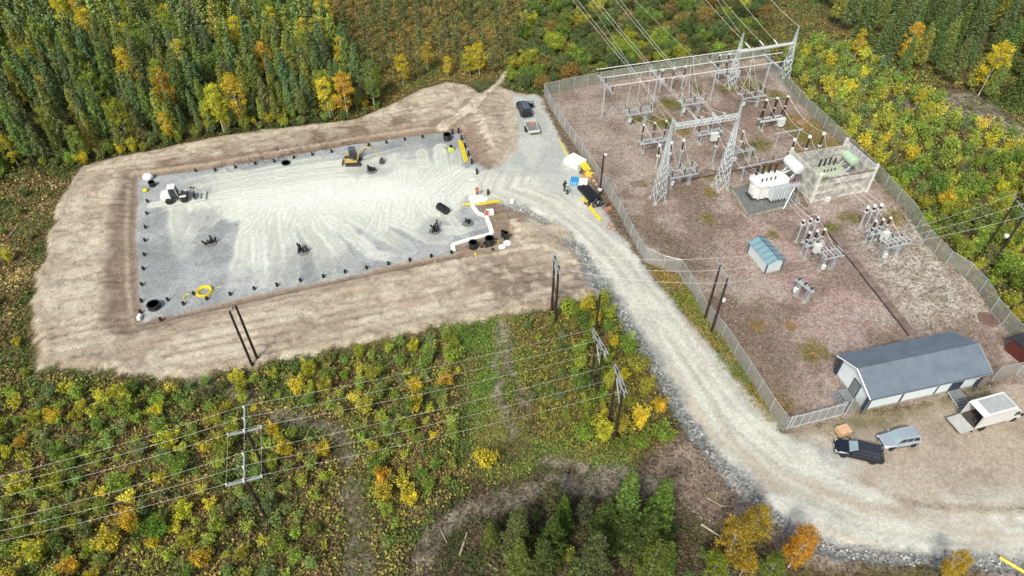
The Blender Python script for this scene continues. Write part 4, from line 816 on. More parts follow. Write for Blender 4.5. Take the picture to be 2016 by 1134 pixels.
# instrument transformer rows: each on its own pedestal
def column(px, py, top, label, cat, name, group, ih=1.9, ped=None, r=.14, head=.26, m=None, headh=.45, lattice=False, hm=None, z0=None):
    b = P(px, py); t = thing(name, label, cat, b, YAW, group); h = ped if ped is not None else 2.2
    pedestal(t, 0, 0, h, lattice); MB().box((0, 0, h+.12), (.45, .45, .24)).build('tank', whitep() if hm is None else galv(), t)
    put('insulator', insul_mesh(ih, r, m or porc()), t, (0, 0, h+.24)); put('head', cap_mesh(head, headh, hm or whitep()), t, (0, 0, h+.24+ih)); return Vector((b.x, b.y, h+.24+ih+headh))
ORD = ['left', 'middle', 'right']
HEADS = {}
HEADS['G2'] = [column(x, y, None, f'{ORD[i]} one of three current transformers standing behind the left front tower', 'current transformer', 'current_transformer', 'current transformers behind the front tower', 1.5, 2.4) for i, (x, y) in enumerate([(1291, 333), (1314, 328), (1337, 323)])]
HEADS['G3'] = [column(x, y, None, f'{ORD[i]} one of three slim surge arresters around the right front tower', 'surge arrester', 'surge_arrester', 'surge arresters near the right front tower', 1.5, 3.2, .11, .2, dkporc(), .25) for i, (x, y) in enumerate([(1402, 323), (1426, 318), (1449, 313)])]
HEADS['G7'] = [column(x, y, None, f'{ORD[i]} one of three white-headed measuring transformers behind the walled bay', 'voltage transformer', 'voltage_transformer', 'measuring transformers behind the walled bay', 1.8, 1.9, .16, .3, None, .5) for i, (x, y) in enumerate([(1550, 320), (1579, 314), (1606, 308)])]
HEADS['G5'] = [column(x, y, None, f'{ORD[i]} one of three instrument transformers under the busbars at the back left', 'current transformer', 'current_transformer', 'instrument transformers at the back left', 1.5, 2.4) for i, (x, y) in enumerate([(1298, 182), (1320, 178), (1342, 175)])]
HEADS['M1'] = [column(x, y, None, f'{ORD[i]} one of three small dark current transformers above the blue shed\'s right side', 'current transformer', 'current_transformer', 'small transformers right of the blue shed', .45, 3.2, .2, .2, dkporc(), .2) for i, (x, y) in enumerate([(1566, 478), (1580, 475), (1594, 472)])]
HEADS['M2'] = [column(x, y, None, f'{ORD[i]} one of three white-headed transformers in front of the walled bay\'s right end', 'current transformer', 'current_transformer', 'white-headed transformers near the walled bay', .4, 3.0, .2, .26, dkporc(), .45) for i, (x, y) in enumerate([(1690, 451), (1703, 448), (1716, 446)])]
# live-tank breakers: three poles on one frame
def breaker(px, py, label, fz=1.9, sp=2.0, lower=1.5, upper=1.3, m=None, legs='tube', box=True, boxside=0, group='circuit breakers', vee=False, r=.15, boxs=1.0):
    b = P(px, py); t = thing('circuit_breaker', label, 'circuit breaker', b, YAW, group); m = m or porc(); tops = []
    for x in (-sp*.8, sp*.8):
        for y_ in (-.45, .45):
            MB().tube((x, y_, 0), (x, y_, fz), .075, 6).build('leg', galv(), t); put('foundation', foot_mesh(), t, (x, y_, .05))
    for y_ in (-.45, .45): MB().box((0, y_, fz), (sp*2+.7, .3 if vee else .18, .2)).build('frame_beam', alu() if vee else galv(), t)
    for x in (-sp, 0, sp):
        MB().box((x, 0, fz+.18), (.4, 1.0, .16)).build('pole_base', galv(), t)
        if vee:
            for y_ in (-.35, .35):
                o = put('support_insulator', insul_mesh(lower, r*.8, m), t, (x, y_, fz+.26)); o.rotation_euler = (R(9 if y_ < 0 else -9)*-1, 0, 0)
        else: put('support_insulator', insul_mesh(lower, r, m), t, (x, 0, fz+.26))
        put('flange', cap_mesh(r*1.1, .18), t, (x, 0, fz+.26+lower)); put('interrupter', insul_mesh(upper, r*1.15, m), t, (x, 0, fz+.44+lower)); put('terminal_head', cap_mesh(r*1.5, .3), t, (x, 0, fz+.44+lower+upper))
        v = E1*x; tops.append(Vector((b.x+v.x, b.y+v.y, fz+.74+lower+upper)))
    if box:
        s = boxs; MB().box((boxside, -.75, fz-.55), (1.0*s, .65*s, 1.25*s)).box((boxside, -.75, fz+.1+.05*s), (1.1*s, .75*s, .06)).build('control_cabinet', whitep(), t)
    return tops
HEADS['G1'] = breaker(1281, 297, 'circuit breaker with three tall dark poles, left of the left front tower', 1.9, 1.95, 1.35, 1.3, dkporc(), box=False, r=.13)
HEADS['G4'] = breaker(1392, 280, 'circuit breaker with a white cabinet beneath the front lattice beam', 1.9, 2.0, 1.3, 1.2, None, boxside=.6, r=.12)
HEADS['G6'] = breaker(1513, 253, 'large circuit breaker with red-brown forked poles near the right fence', 1.9, 2.0, 1.7, 1.5, None, boxside=1.6, vee=True, r=.19)
HEADS['G8'] = breaker(1424, 158, 'white-framed circuit breaker beside the rear left lattice tower', 1.9, 1.9, 1.4, 1.3, dkporc(), boxside=2.0, vee=True, r=.14)
HEADS['M3'] = breaker(1590, 503, 'medium circuit breaker with round white drum right of the blue shed', 2.3, 1.15, .5, .95, None, boxside=.4, r=.15, boxs=.9, group='medium voltage breakers')
HEADS['M4'] = breaker(1716, 480, 'medium circuit breaker with round white drum near the right fence corner', 2.3, 1.15, .5, .95, None, boxside=.8, r=.15, boxs=.9, group='medium voltage breakers')
# low support beams with post insulators
def support_beam(a, b, z, label, n=3, ih=.9, group='low steel support beams'):
    p, q = P(*a, z), P(*b, z); t = thing('support_beam', label, 'support beam', (0, 0, 0), 0, group); d = (q-p)
    MB().tube(p, q, .1, 6).build('beam', galv(), t)
    for f in (.12, .88):
        c = p.lerp(q, f); MB().tube((c.x, c.y, 0), c, .09, 6).build('post', galv(), t); put('foundation', foot_mesh(), t, (c.x, c.y, .06))
    for i in range(n): c = p.lerp(q, (i+.5)/n); put('insulator', insul_mesh(ih, .1, dkporc()), t, (c.x, c.y, z+.08))
support_beam((1527, 263), (1582, 254), 2.6, 'pale horizontal beam on posts in front of the large red-brown breaker', 0)
support_beam((1453, 331), (1561, 308), 2.4, 'long low beam behind the white transformer', 4)
support_beam((1366, 238), (1412, 232), 2.6, 'short beam with three posts under the front gantry', 3, .8)

# ---------------- overhead conductors
far = lambda a, b: a+(b-a)*1.55
beam_at = [(1336, 249), (1377, 242), (1415, 237)]; edge = [(1133, 0), (1172, 0), (1218, 0)]
for k in range(3):
    for s in (0, 1):
        a = P(*beam_at[k], BZ); b = P(edge[k][0]+s*9, 0, 15); a2 = a+D_*(.28*s)
        line_wire('conductor', [a2, far(a2, b)], f'{["upper", "lower"][s]} wire of the {["left", "middle", "right"][k]} twin conductor coming down to the front gantry', 'twin conductors to the front gantry', .024, .6, 20)
for i, (tp, e, lb) in enumerate([((1450, 192, 14.6), (1253, 0), 'thin earth wire running up left from the right front tower'), ((1313, 236, 13.9), (1160, 0), 'thin earth wire running up left from the left front tower'), ((1573, 52, 9.9), (1522, 0), 'thin earth wire from the rear right tower'), ((1458, 66, 10.2), (1415, 0), 'thin earth wire from the rear left tower')]):
    a = P(*tp); b = P(*e, 13); line_wire('earth_wire', [a, far(a, b)], lb, 'earth wires', .018, .3, 14)
for k, (a, e) in enumerate([((1477, 95), (1393, 0)), ((1504, 90), (1426, 0)), ((1531, 87), (1460, 0))]):
    a = P(*a, 7.7); b = P(*e, 11); line_wire('conductor', [a+(b-a)*.1, far(a, b)], f'{ORD[k]} conductor running up left from the round rear beam', 'conductors to the rear gantry', .024, .3, 14)
    o = put('insulator_string', None or MB().tube(a, a+(b-a)*.1, .11, 8).mesh('insulator_string', whitep())); tag(o, f'{ORD[k]} pale insulator string tied to the round rear beam', 'insulator', 'insulator strings of the rear gantry')
for k in range(3):
    a = P(*beam_at[k], BZ); b = P(edge[k][0], 0, 15); c = a+(b-a).normalized()*1.9
    o = MB().tube(a, c, .12, 8).build('insulator_string', mat('glass_insulator', (.45, .52, .52), .3, 0, .1, 8)); tag(o, f'{ORD[k]} double insulator string tied to the front lattice beam', 'insulator', 'insulator strings of the front gantry')
# jumpers and droppers
J = []
for k in range(3):
    bm = P(*beam_at[k], BZ-.1); J += [(bm, HEADS['G2'][k] if k < 2 else HEADS['G4'][0], 1.0, f'{ORD[k]} dropper from the front beam to the apparatus below')]
    J += [(HEADS['G1'][k], HEADS['G2'][k], .5, f'{ORD[k]} jumper between the left breaker and the current transformers')]
    c = P(1342, 341, 3.9)+E1*(2*(k-1)); J += [(HEADS['G2'][k], c, .8, f'{ORD[k]} jumper from the current transformers down to the low disconnector')]
    c = P(1256, 219, 3.9)+E1*(2*(k-1)); J += [(c, HEADS['G1'][k], .4, f'{ORD[k]} jumper from the leftmost disconnector to the left breaker')]
    p0 = P(*posts[0]); bb = Vector((p0.x, p0.y, 7.4))+E1*(3.2+k*3.2)+E2*(-3+3*k); J += [(bb, c+E2*.8, 1.0, f'{ORD[k]} dropper from the busbars to the leftmost disconnector')]
    c2 = P(1362, 200, 3.9)+E1*(2*(k-1)); p1 = P(*posts[1]); bb = Vector((p1.x, p1.y, 7.4))+E1*(4+k*2)+E2*(-3+3*k); J += [(bb, c2+E2*.8, .9, f'{ORD[k]} dropper from the busbars to the middle disconnector'), (c2-E2*.8, HEADS['G4'][k], .4, f'{ORD[k]} jumper from the middle disconnector to the breaker below the front beam')]
    c3 = P(1480, 187, 3.9)+E1*(2*(k-1)); p2 = P(*posts[2]); bb = Vector((p2.x, p2.y, 7.4))+E1*(4.5+k*2)+E2*(-3+3*k); J += [(bb, c3+E2*.8, .9, f'{ORD[k]} dropper from the busbars to the right disconnector'), (c3-E2*.8, HEADS['G6'][k], .5, f'{ORD[k]} jumper from the right disconnector to the large breaker')]
    J += [(HEADS['G6'][k], HEADS['G7'][k], 1.0, f'{ORD[k]} sagging jumper from the large breaker towards the walled bay'), (HEADS['G4'][k], HEADS['G3'][k], .5, f'{ORD[k]} jumper from the front beam breaker to the surge arresters')]
    c5 = P(1462, 297, 3.6)+E1*(1.9*(k-1)); J += [(HEADS['G3'][k], c5, .6, f'{ORD[k]} jumper from the surge arresters to the disconnector beside the tower'), (c5, P(*[(1485, 347), (1499, 343), (1515, 341)][k], 5.0), .7, f'{ORD[k]} jumper running down to the white transformer'), (HEADS['G7'][k], P(*[(1608, 318), (1620, 313), (1634, 306)][k], 4.6), .5, f'{ORD[k]} jumper into the walled transformer bay')]
    g8 = HEADS['G8'][k]; J += [(P(*[(1477, 95), (1504, 90), (1531, 87)][k], 7.5), g8, .5, f'{ORD[k]} dropper from the rear gantry to the white-framed breaker'), (g8, c3+E2*.8, .6, f'{ORD[k]} jumper from the white-framed breaker to the right disconnector')]
    J += [(P(1545+k*10, 388+k*2, 3.4), HEADS['M1'][k], .2, f'{ORD[k]} line from the white transformer to the small dark transformers'), (HEADS['M1'][k], HEADS['M3'][k], .3, f'{ORD[k]} jumper onto the medium breaker right of the blue shed'), (P(1640+k*12, 345-k*3, 4.4), HEADS['M2'][k], .2, f'{ORD[k]} line passing over the bay wall to the white-headed transformers'), (HEADS['M2'][k], HEADS['M4'][k], .2, f'{ORD[k]} jumper onto the medium breaker near the right fence')]
    d1 = P(1637, 500, 3.7)+E1*(1.1*(k-1)); d2 = P(1762, 477, 3.7)+E1*(1.4*(k-1)); J += [(HEADS['M3'][k], d1, .3, f'{ORD[k]} jumper to the small disconnector in the pink gravel'), (HEADS['M4'][k], d2, .3, f'{ORD[k]} jumper to the small disconnector near the right fence')]
for a, b, sg, lb in J: line_wire('jumper_wire', [a, b], lb, 'jumpers of the substation', .03, sg, 8)

# ---------------- white transformer
def radiator(t, cx, cy, z, n, L_, h, m, name='radiator_fin', along='x'):
    for i in range(n):
        x = cx+(i-(n-1)/2)*.4
        put(name, cached(('fin', L_, h, m.name), lambda: MB().box((0, 0, 0), (.13, L_, h)), m), t, (x, cy, z))
def transformer(loc, rz, label, body, cons_side, cons_mat, name='power_transformer', fins=7, flip=1):
    t = thing(name, label, 'transformer', loc, rz)
    MB().box((0, 0, .3), (4.6, 1.5, .3)).build('base_skid', mat('dark_steel', (.08, .08, .085), .6, .3, .2, 3), t)
    ring = lambda z, a, b: [(x, y, z) for x, y in ((-a, -b*.55), (-a*.75, -b), (a*.75, -b), (a, -b*.55), (a, b*.55), (a*.75, b), (-a*.75, b), (-a, b*.55))]
    MB().loft([ring(.45, 2.1, 1.05), ring(2.5, 2.2, 1.15), ring(2.52, 2.4, 1.35), ring(2.68, 2.4, 1.35), ring(2.7, 2.1, 1.05), ring(2.95, 1.9, .85)]).build('tank', body, t)
    for i in range(7): MB().box((-1.8+i*.6, -1.18*flip, 1.5), (.07, .16, 1.9)).build('stiffener', body, t)
    radiator(t, .6, -1.75*flip, 1.75, fins, 1.0, 1.9, mat('radiator_grey', (.62, .68, .72), .5, .1, .15, 4))
    MB().tube((-.8, -1.4*flip, 2.65), (2.0, -1.4*flip, 2.65), .08, 6).tube((-.8, -1.4*flip, .9), (2.0, -1.4*flip, .9), .08, 6).build('cooling_header', body, t)
    for i in range(3): put('bushing', insul_mesh(1.5, .16, dkporc()), t, (-1.6+i*.85, .65*flip, 2.95)); put('bushing_turret', cap_mesh(.24, .3, body), t, (-1.6+i*.85, .65*flip, 2.78))
    put('bushing', insul_mesh(1.3, .14, dkporc()), t, (1.0, .65*flip, 2.95))
    for i in range(4): put('low_voltage_bushing', insul_mesh(.5, .1, porc()), t, (-1.5+i*.6, -.6*flip, 2.9))
    for i in range(3): put('access_cover', cap_mesh(.2, .14, body, 'cover'), t, (-.4+i*.8, 0, 2.93))
    cx = cons_side*2.9
    c = MB().lathe((cx, -.0, 4.3), [(.3, -1.35), (.66, -1.25), (.72, -1.1), (.72, 1.1), (.66, 1.25), (.3, 1.35)], 16, 'x')
    v = [(cx+(y_), (x-cx), z) for x, y_, z in c.v]; c.v = v; c.build('conservator', cons_mat, t, smooth=False)
    for y_ in (-.8, .8): MB().bar((cx-.3*cons_side, y_, 2.4), (cx, y_, 3.7), .1).bar((1.9*cons_side, y_, 2.3), (cx, y_, 3.65), .08).build('conservator_bracket', galv(), t)
    MB().path([(cx, 0, 3.6), (cx-.6*cons_side, 0, 3.3), (1.2*cons_side, 0, 3.1)], .07, 6).build('oil_pipe', body, t)
    MB().box((-2.35, -.3, 1.6), (.35, .7, 1.1)).build('control_box', body, t)
    return t
tw = mat('white_transformer_paint', (.74, .76, .77), .4, 0, .05, 1.2)
pc_ = (P(1466, 392)+P(1548, 388))/2
transformer(P(1507, 386)+E2*.3, YAW, 'white power transformer with dark bushings standing in its gravel pit', tw, 1, whitep()).scale = (1.2, 1.2, 1.12)
lt = thing('cable_rack', 'galvanised rack and red cable ends at the white transformer\'s right side', 'cable rack', P(1552, 396), YAW)
for x in (-.9, .9):
    for y_ in (-.5, .5): MB().bar((x, y_, 0), (x*.8, y_*.8, 3.0), .08).build('leg', galv(), lt)
MB().box((0, 0, 3.05), (1.9, 1.1, .1)).build('top_frame', galv(), lt)
for i in range(4): put('cable_end', insul_mesh(.6, .1, mat('red_cable_end', (.28, .05, .04), .5, 0, .2, 3)), lt, (-.6+i*.4, .2, 3.1))
MB().bar((0, -.3, 3.0), (-1.9, -1.6, .1), .09).build('stay', galv(), lt)
pit = thing('transformer_pit', 'gravel-filled pit with concrete rim beneath the white transformer', 'oil pit', (0, 0, 0))
pA, pB, pC = P(1438, 372), P(1472, 428), P(1576, 402); pD = pA+(pC-pB)
for a, b in ((pA, pB), (pB, pC), (pC, pD), (pD, pA)):
    d = (b-a); c = (a+b)/2; MB().box((c.x, c.y, .12), (d.length+.28, .28, .34), math.atan2(d.y, d.x)).build('rim', mat('mossy_concrete', (.30, .28, .22), .9, 0, .3, 1.5), pit)
ctr = (pA+pC)/2; ins = lambda p: (ctr.x+(p.x-ctr.x)*.97, ctr.y+(p.y-ctr.y)*.97, .045)
MB().quad(*[ins(p) for p in (pA, pB, pC, pD)]).build('pit_gravel', mat('dark_gravel', (.15, .155, .16), .95, 0, .6, 6, .5), pit)
# ---------------- walled bay of concrete planks
F0, F1_ = P(1596, 398), P(1705, 377); WD = (F1_-F0).normalized(); WN = Vector((-WD.y, WD.x, 0)); WL = (F1_-F0).length; WDp = 7.3
bay = thing('transformer_bay', 'three-sided bay of stacked weathered concrete planks around the green transformer', 'blast wall', F0, math.atan2(WD.y, WD.x))
plank_m = [mat('plank_concrete_%s' % n, c, .9, 0, .35, 1.3, .3, c2) for n, c, c2 in (('pale', (.50, .50, .48), (.78, .78, .76)), ('grey', (.40, .395, .38), (.70, .69, .67)), ('stained', (.36, .35, .31), (.64, .62, .57)))]
def plank(kind, L_, h=.44, t=.16):
    return cached(('plank', kind, round(L_, 1)), lambda: MB().box((0, 0, 0), (L_-.02, t, h-.03)), plank_m[kind])
for k in range(8):
    zc = .25+k*.46
    put('plank', plank(k % 3, WL-.3), bay, (WL/2, 0, zc), 0)                                    # front wall, lower than the posts
    nseg = 1
    for s, x in ((0, 0), (1, WL)):
        put('plank', plank((k+s+1) % 3, WDp-.3), bay, (x, WDp/2, zc), math.pi/2)
for k in (8, 9):
    for s, x in ((0, 0), (1, WL)): put('plank', plank((k+s) % 3, WDp-.3), bay, (x, WDp/2, .25+k*.46), math.pi/2)
for k in range(8): put('plank', plank((k+1) % 3, WL-.3), bay, (WL/2, WDp, .25+k*.46), 0)
for x, y_ in ((0, 0), (WL, 0), (0, WDp), (WL, WDp)): MB().box((x, y_, 2.45), (.36, .36, 4.9)).build('corner_post', mat('pale_concrete_post', (.68, .68, .66), .85, 0, .15, 1.5), bay)
MB().box((WL/2, 0, 3.93), (WL-.4, .2, .08)).build('wall_capping', mat('rusty_capping', (.22, .14, .10), .8, 0, .3, 2), bay)
MB().quad((.2, .2, .05), (WL-.2, .2, .05), (WL-.2, WDp-.2, .05), (.2, WDp-.2, .05)).build('bay_gravel', mat('dark_gravel', (.15, .155, .16), .95, 0, .6, 6, .5), bay)
tg = mat('pale_green_paint', (.42, .46, .36), .45, 0, .08, 1.5); ccn = F0+WD*(WL*.47)+WN*3.3
transformer((ccn.x, ccn.y, .02), math.atan2(WD.y, WD.x), 'pale green power transformer inside the concrete plank bay', tg, 1, mat('green_tank_paint', (.44, .58, .44), .4, 0, .06, 1.5), fins=9)
o = MB().box((0, 0, .35), (.7, .4, .7)).build('junction_box', whitep(), loc=P(1628, 396), rz=YAW); tag(o, 'small pale box at the foot of the plank bay\'s front wall', 'junction box')
# ---------------- cable trenches with lids
def trench(name, pts, label, mcol, wd=.75, L_=.9, edge=True):
    t = thing(name, label, 'cable trench', (0, 0, 0)); tot = 0; k = 0
    ms = [mat(name+'_lid_%d' % i, tuple(c*f for c in mcol), .9, 0, .2, 2, .2) for i, f in enumerate((.85, 1.0, 1.15))]
    for a, b in zip(pts[:-1], pts[1:]):
        d = b-a; n = max(1, int(d.length/L_)); ang = math.atan2(d.y, d.x)
        for i in range(n):
            c = a+d*((i+.5)/n); put('lid', cached((name, 'lid', k % 3), lambda: MB().box((0, 0, 0), (L_*.97, wd, .1)), ms[k % 3]), t, (c.x, c.y, .07+random.uniform(-.01, .012)), ang+random.uniform(-.02, .02)); k += 1
        if edge:
            nn = Vector((-d.y, d.x, 0)).normalized(); c = (a+b)/2-nn*(wd/2+.12); MB().box((c.x, c.y, .05), (d.length, .16, .1), ang).build('trench_edge', mat('dark_trench_edge', (.05, .035, .03), .9, 0, .3, 2), t)
trench('cable_trench', [P(1638, 458), P(1798, 660)], 'long brown cable trench crossing the pink gravel towards the long building', (.20, .145, .13), 1.0)
trench('cable_trench', [P(1588, 413), P(1622, 446)], 'short stretch of new pale concrete trench lids right of the small transformers', (.68, .60, .56), 1.5, 1.3, False)
trench('cable_trench', [P(1340, 352), P(1560, 312)], 'cable trench with reddish lids running behind the white transformer', (.27, .17, .14), .9)
trench('cable_trench', [P(1583, 408), P(1545, 345)], 'reddish trench strip between the white transformer and the plank bay', (.25, .14, .11), .9)
for px, py, lb in [(1256, 362, 'lone dark concrete slab lying left of the front left tower')]:
    o = MB().box((0, 0, .06), (2.2, 1.3, .14)).build('concrete_slab', mat('dark_slab', (.20, .15, .14), .9, 0, .2, 2), loc=P(px, py), rz=YAW); tag(o, lb, 'slab')
for px, py, r_, lb, c in [(1579, 218, .9, 'concrete well ring beside the right fence, behind the big breaker', (.33, .25, .23)), (1576, 242, .75, 'rusty well cover in the weeds right of the big breaker', (.38, .22, .17)), (1726, 371, .9, 'round well cover at the plank bay\'s right corner', (.30, .24, .19)), (1946, 630, 1.2, 'large dark red well cover behind the long building\'s right end', (.20, .12, .10))]:
    t = thing('well_cover', lb, 'well cover', P(px, py), 0, 'round well covers'); MB().lathe((0, 0, 0), [(r_, 0), (r_, .16), (r_*.82, .18), (r_*.8, .1)], 20).build('ring', mat('well_%s' % px, c, .9, 0, .2, 3), t); MB().lathe((0, 0, 0), [(r_*.78, .05), (r_*.78, .12), (.01, .14)], 18).build('lid', mat('wellid_%s' % px, tuple(v*.8 for v in c), .9, 0, .25, 3), t)

# ---------------- fence
def mesh_mat():
    m = bpy.data.materials.new('chain_link'); m.use_nodes = True; t = m.node_tree; N = t.nodes.new; K = t.links.new; b = t.nodes['Principled BSDF']; out = t.nodes['Material Output']
    b.inputs['Base Color'].default_value = (.55, .57, .56, 1); b.inputs['Roughness'].default_value = .5; b.inputs['Metallic'].default_value = .2
    tr = N('ShaderNodeBsdfTransparent'); ms = N('ShaderNodeMixShader'); tc = N('ShaderNodeTexCoord'); n = N('ShaderNodeTexNoise'); n.inputs['Scale'].default_value = 1.5; K(tc.outputs['Object'], n.inputs['Vector'])
    r = N('ShaderNodeMapRange'); r.inputs[3].default_value = .3; r.inputs[4].default_value = .48; K(n.outputs[0], r.inputs[0]); K(r.outputs[0], ms.inputs[0]); K(tr.outputs[0], ms.inputs[1]); K(b.outputs[0], ms.inputs[2]); K(ms.outputs[0], out.inputs[0]); return m
CHAIN = mesh_mat()
def fence(pts, label, H_=2.3, step=3.0, arms=True, braces=()):
    t = thing('chain_link_fence', label, 'fence', (0, 0, 0)); first = True
    pm = cached(('fpost', H_), lambda: MB().tube((0, 0, -.2), (0, 0, H_), .04, 6), galv())
    for a, b in zip(pts[:-1], pts[1:]):
        d = b-a; n = max(1, round(d.length/step)); ang = math.atan2(d.y, d.x); s = d.length/n
        for i in range(n):
            p0 = a+d*(i/n); p1 = a+d*((i+1)/n); put('post', pm, t, (p0.x, p0.y, 0))
            mb = MB(); mb.quad((p0.x, p0.y, .05), (p1.x, p1.y, .05), (p1.x, p1.y, H_-.05), (p0.x, p0.y, H_-.05)); mb.build('mesh_panel', CHAIN, t)
            MB().tube((p0.x, p0.y, H_), (p1.x, p1.y, H_), .025, 4).build('top_rail', galv(), t)
    put('post', pm, t, (pts[-1].x, pts[-1].y, 0))
    for (bx, tx) in braces:
        MB().tube(P(*bx), P(*tx, H_-.2), .04, 5).build('brace', galv(), t)
Lf = [(1071,188),(1092,226),(1111,256),(1132,286),(1159,327),(1190,375),(1218,421),(1254,491),(1268,512)]
fence([P(*p) for p in Lf], 'chain-link fence along the yard\'s left side, beside the gravel road')
fence([P(*p) for p in [(1268,512),(1305,529),(1337,537)]], 'short angled chain-link section at the fence\'s step beside the road', braces=[((1305,529),(1268,514)),((1318,531),(1339,538))])
fence([P(*p) for p in [(1337,537),(1356,567),(1387,624),(1421,664),(1470,738),(1515,809),(1542,847)]], 'chain-link fence along the green verge, down to the gate corner', braces=[((1354,566),(1338,538)),((1514,808),(1541,846))])
fence([P(*p) for p in [(1071,188),(1130,174),(1207,160),(1300,146),(1400,130),(1506,113)]], 'chain-link fence along the back of the yard, before the willow thicket')
fence([P(*p) for p in [(1506,113),(1515,142),(1540,168),(1585,217),(1640,270),(1690,318),(1740,370),(1790,425)]], 'chain-link fence on the yard\'s right side, behind the walled bay')
fence([P(*p) for p in [(1790,425),(1819,476),(1861,520),(1901,545),(1928,575),(1950,612),(1972,639),(2060,735)]], 'chain-link fence on the right side beside the whitish gravel', braces=[((1777,420),(1819,474)),((1950,612),(1972,639))])
fence([P(*p) for p in [(1952,748),(2050,726)]], 'short chain-link fence right of the long building', braces=[((1955,747),(1985,742))])
gt = thing('sliding_gate', 'long galvanised mesh sliding gate between the fence corner and the building', 'gate', (0, 0, 0))
ga, gb = P(1556, 843), P(1654, 818)
for z in (.15, 2.15): MB().tube((ga.x, ga.y, z), (gb.x, gb.y, z), .06, 5).build('rail', galv(), gt)
for i in range(7): c = ga+(gb-ga)*(i/6); MB().tube((c.x, c.y, .15), (c.x, c.y, 2.15), .035, 5).build('upright', galv(), gt)
MB().quad((ga.x, ga.y, .18), (gb.x, gb.y, .18), (gb.x, gb.y, 2.1), (ga.x, ga.y, 2.1)).build('mesh_panel', CHAIN, gt)
for c in (P(1549, 845), P(1556, 843), P(1655, 817), P(1664, 815)): MB().tube((c.x, c.y, 0), (c.x, c.y, 2.4), .07, 6).build('gate_post', galv(), gt)
fence([P(*p) for p in [(1664,815),(1699,806)]], 'last mesh panel joining the gate to the long building')
fence([P(*p) for p in [(1542,847),(1556,843)]], 'narrow mesh panel between the fence corner and the gate', step=1.2)
# ================================================================ BUILDINGS
def face_panel(mb, o, ux, z0, z1, x0, x1, off=0): pass
# long building
bo = P(1702, 808); B0 = Vector((38.25, 43.75, 0)); ang = math.atan2(46.9-43.75, 52.0-38.25)+.015; BL, BW, BH, RH = 14.1, 5.2, 2.75, 1.15
wp = mat('pale_blue_white_cladding', (.72, .80, .87), .6, 0, .04, 1); dk = mat('dark_navy_trim', (.035, .045, .075), .6, 0, .2, 2); roofm = mat('grey_roofing_felt', (.14, .175, .225), .7, 0, .08, .8, .05, (.17, .21, .265)); white = mat('white_barge_board', (.75, .76, .78), .5, 0, .05, 1)
bl = thing('equipment_building', 'long low pale building with grey gabled roof beside the parking area', 'building', B0, ang)
FZ = .45
MB().box((BL/2, BW/2, FZ/2), (BL-.1, BW-.1, FZ)).build('plinth', conc(), bl)
w_ = MB().prism_y([(0, 0)], 0, 1) if False else MB()
n = [(0, 0, FZ), (BL, 0, FZ), (BL, BW, FZ), (0, BW, FZ), (0, 0, FZ+BH), (BL, 0, FZ+BH), (BL, BW, FZ+BH), (0, BW, FZ+BH), (0, BW/2, FZ+BH+RH*.86), (BL, BW/2, FZ+BH+RH*.86)]
w_.add(n, [(0, 1, 5, 4), (1, 2, 6, 9, 5), (2, 3, 7, 6), (3, 0, 4, 8, 7), (3, 2, 1, 0)]); w_.build('wall', wp, bl)
ov, og = .5, .5
for s, yy in ((0, -ov), (1, BW+ov)):
    slope = RH/(BW/2); ze = FZ+BH-slope*ov+.06; zr = FZ+BH+RH+.06; y1 = BW/2
    nseg = 8
    a = [(-og, yy, ze), (BL+og, yy, ze), (BL+og, y1, zr), (-og, y1, zr)]
    a = a if s == 0 else a[::-1]; MB().slab(*a, t=.1).build('roof_slope', roofm, bl)
    MB().bar((-og-.03, yy, ze), (-og-.03, y1, zr), .13).bar((BL+og+.03, yy, ze), (BL+og+.03, y1, zr), .13).build('barge_board', white, bl)
    MB().box((BL/2, yy, ze-.06), (BL+2*og, .08, .2)).build('eaves_board', dk, bl)
    MB().tube((-og, yy+(-.09 if s == 0 else .09), ze-.03), (BL+og, yy+(-.09 if s == 0 else .09), ze-.03), .06, 6).build('gutter', mat('grey_gutter', (.25, .28, .31), .5, .2, .1, 2), bl)
MB().tube((-og, BW/2, FZ+BH+RH+.16), (BL+og, BW/2, FZ+BH+RH+.16), .07, 6).build('ridge_cap', roofm, bl)
for x, y_ in ((0, 0), (BL, 0), (0, BW), (BL, BW)): MB().box((x, y_, FZ+BH/2), (.42 if x else .42, .12 if False else .42, BH)).build('corner_board', dk, bl)
for x in (4.4, ): MB().box((x, -.02, FZ+BH/2), (.22, .06, BH)).build('cover_board', dk, bl)
for x in (8.8,): MB().box((x, -.02, FZ+BH/2), (.18, .06, BH)).build('cover_board', dk, bl)
MB().box((11.3, -.03, FZ+1.1), (1.5, .08, 2.25)).build('door', dk, bl)
dr = MB().box((-.03, BW*.42, FZ+1.1), (.08, 1.25, 2.15)).build('door', mat('dark_grey_door', (.10, .115, .13), .5, .1, .1, 2), bl)
MB().box((-.09, BW*.42, FZ+1.1), (.05, .95, 1.85)).build('door_leaf', mat('grey_door_leaf', (.20, .22, .24), .4, .1, .1, 2), dr); MB().box((-.13, BW*.42-.35, FZ+1.05), (.05, .05, .16)).build('handle', alu(), dr)
MB().box((-.05, BW*.42+.05, FZ+1.5), (.06, .2, .28)).build('notice_sign', mat('yellow_sign', (.7, .7, .62), .5, 0, .05, 2), bl)
MB().box((BL-.7, -.12, FZ+1.6), (.8, .2, .35)).build('vent', alu(), bl)
MB().tube((-.3, -.35, .1), (-.3, -.35, FZ+BH-.4), .05, 6).tube((BL+.3, -.35, .1), (BL+.3, -.35, FZ+BH-.4), .05, 6).build('downpipe', mat('grey_gutter', (.25, .28, .31), .5, .2, .1, 2), bl)
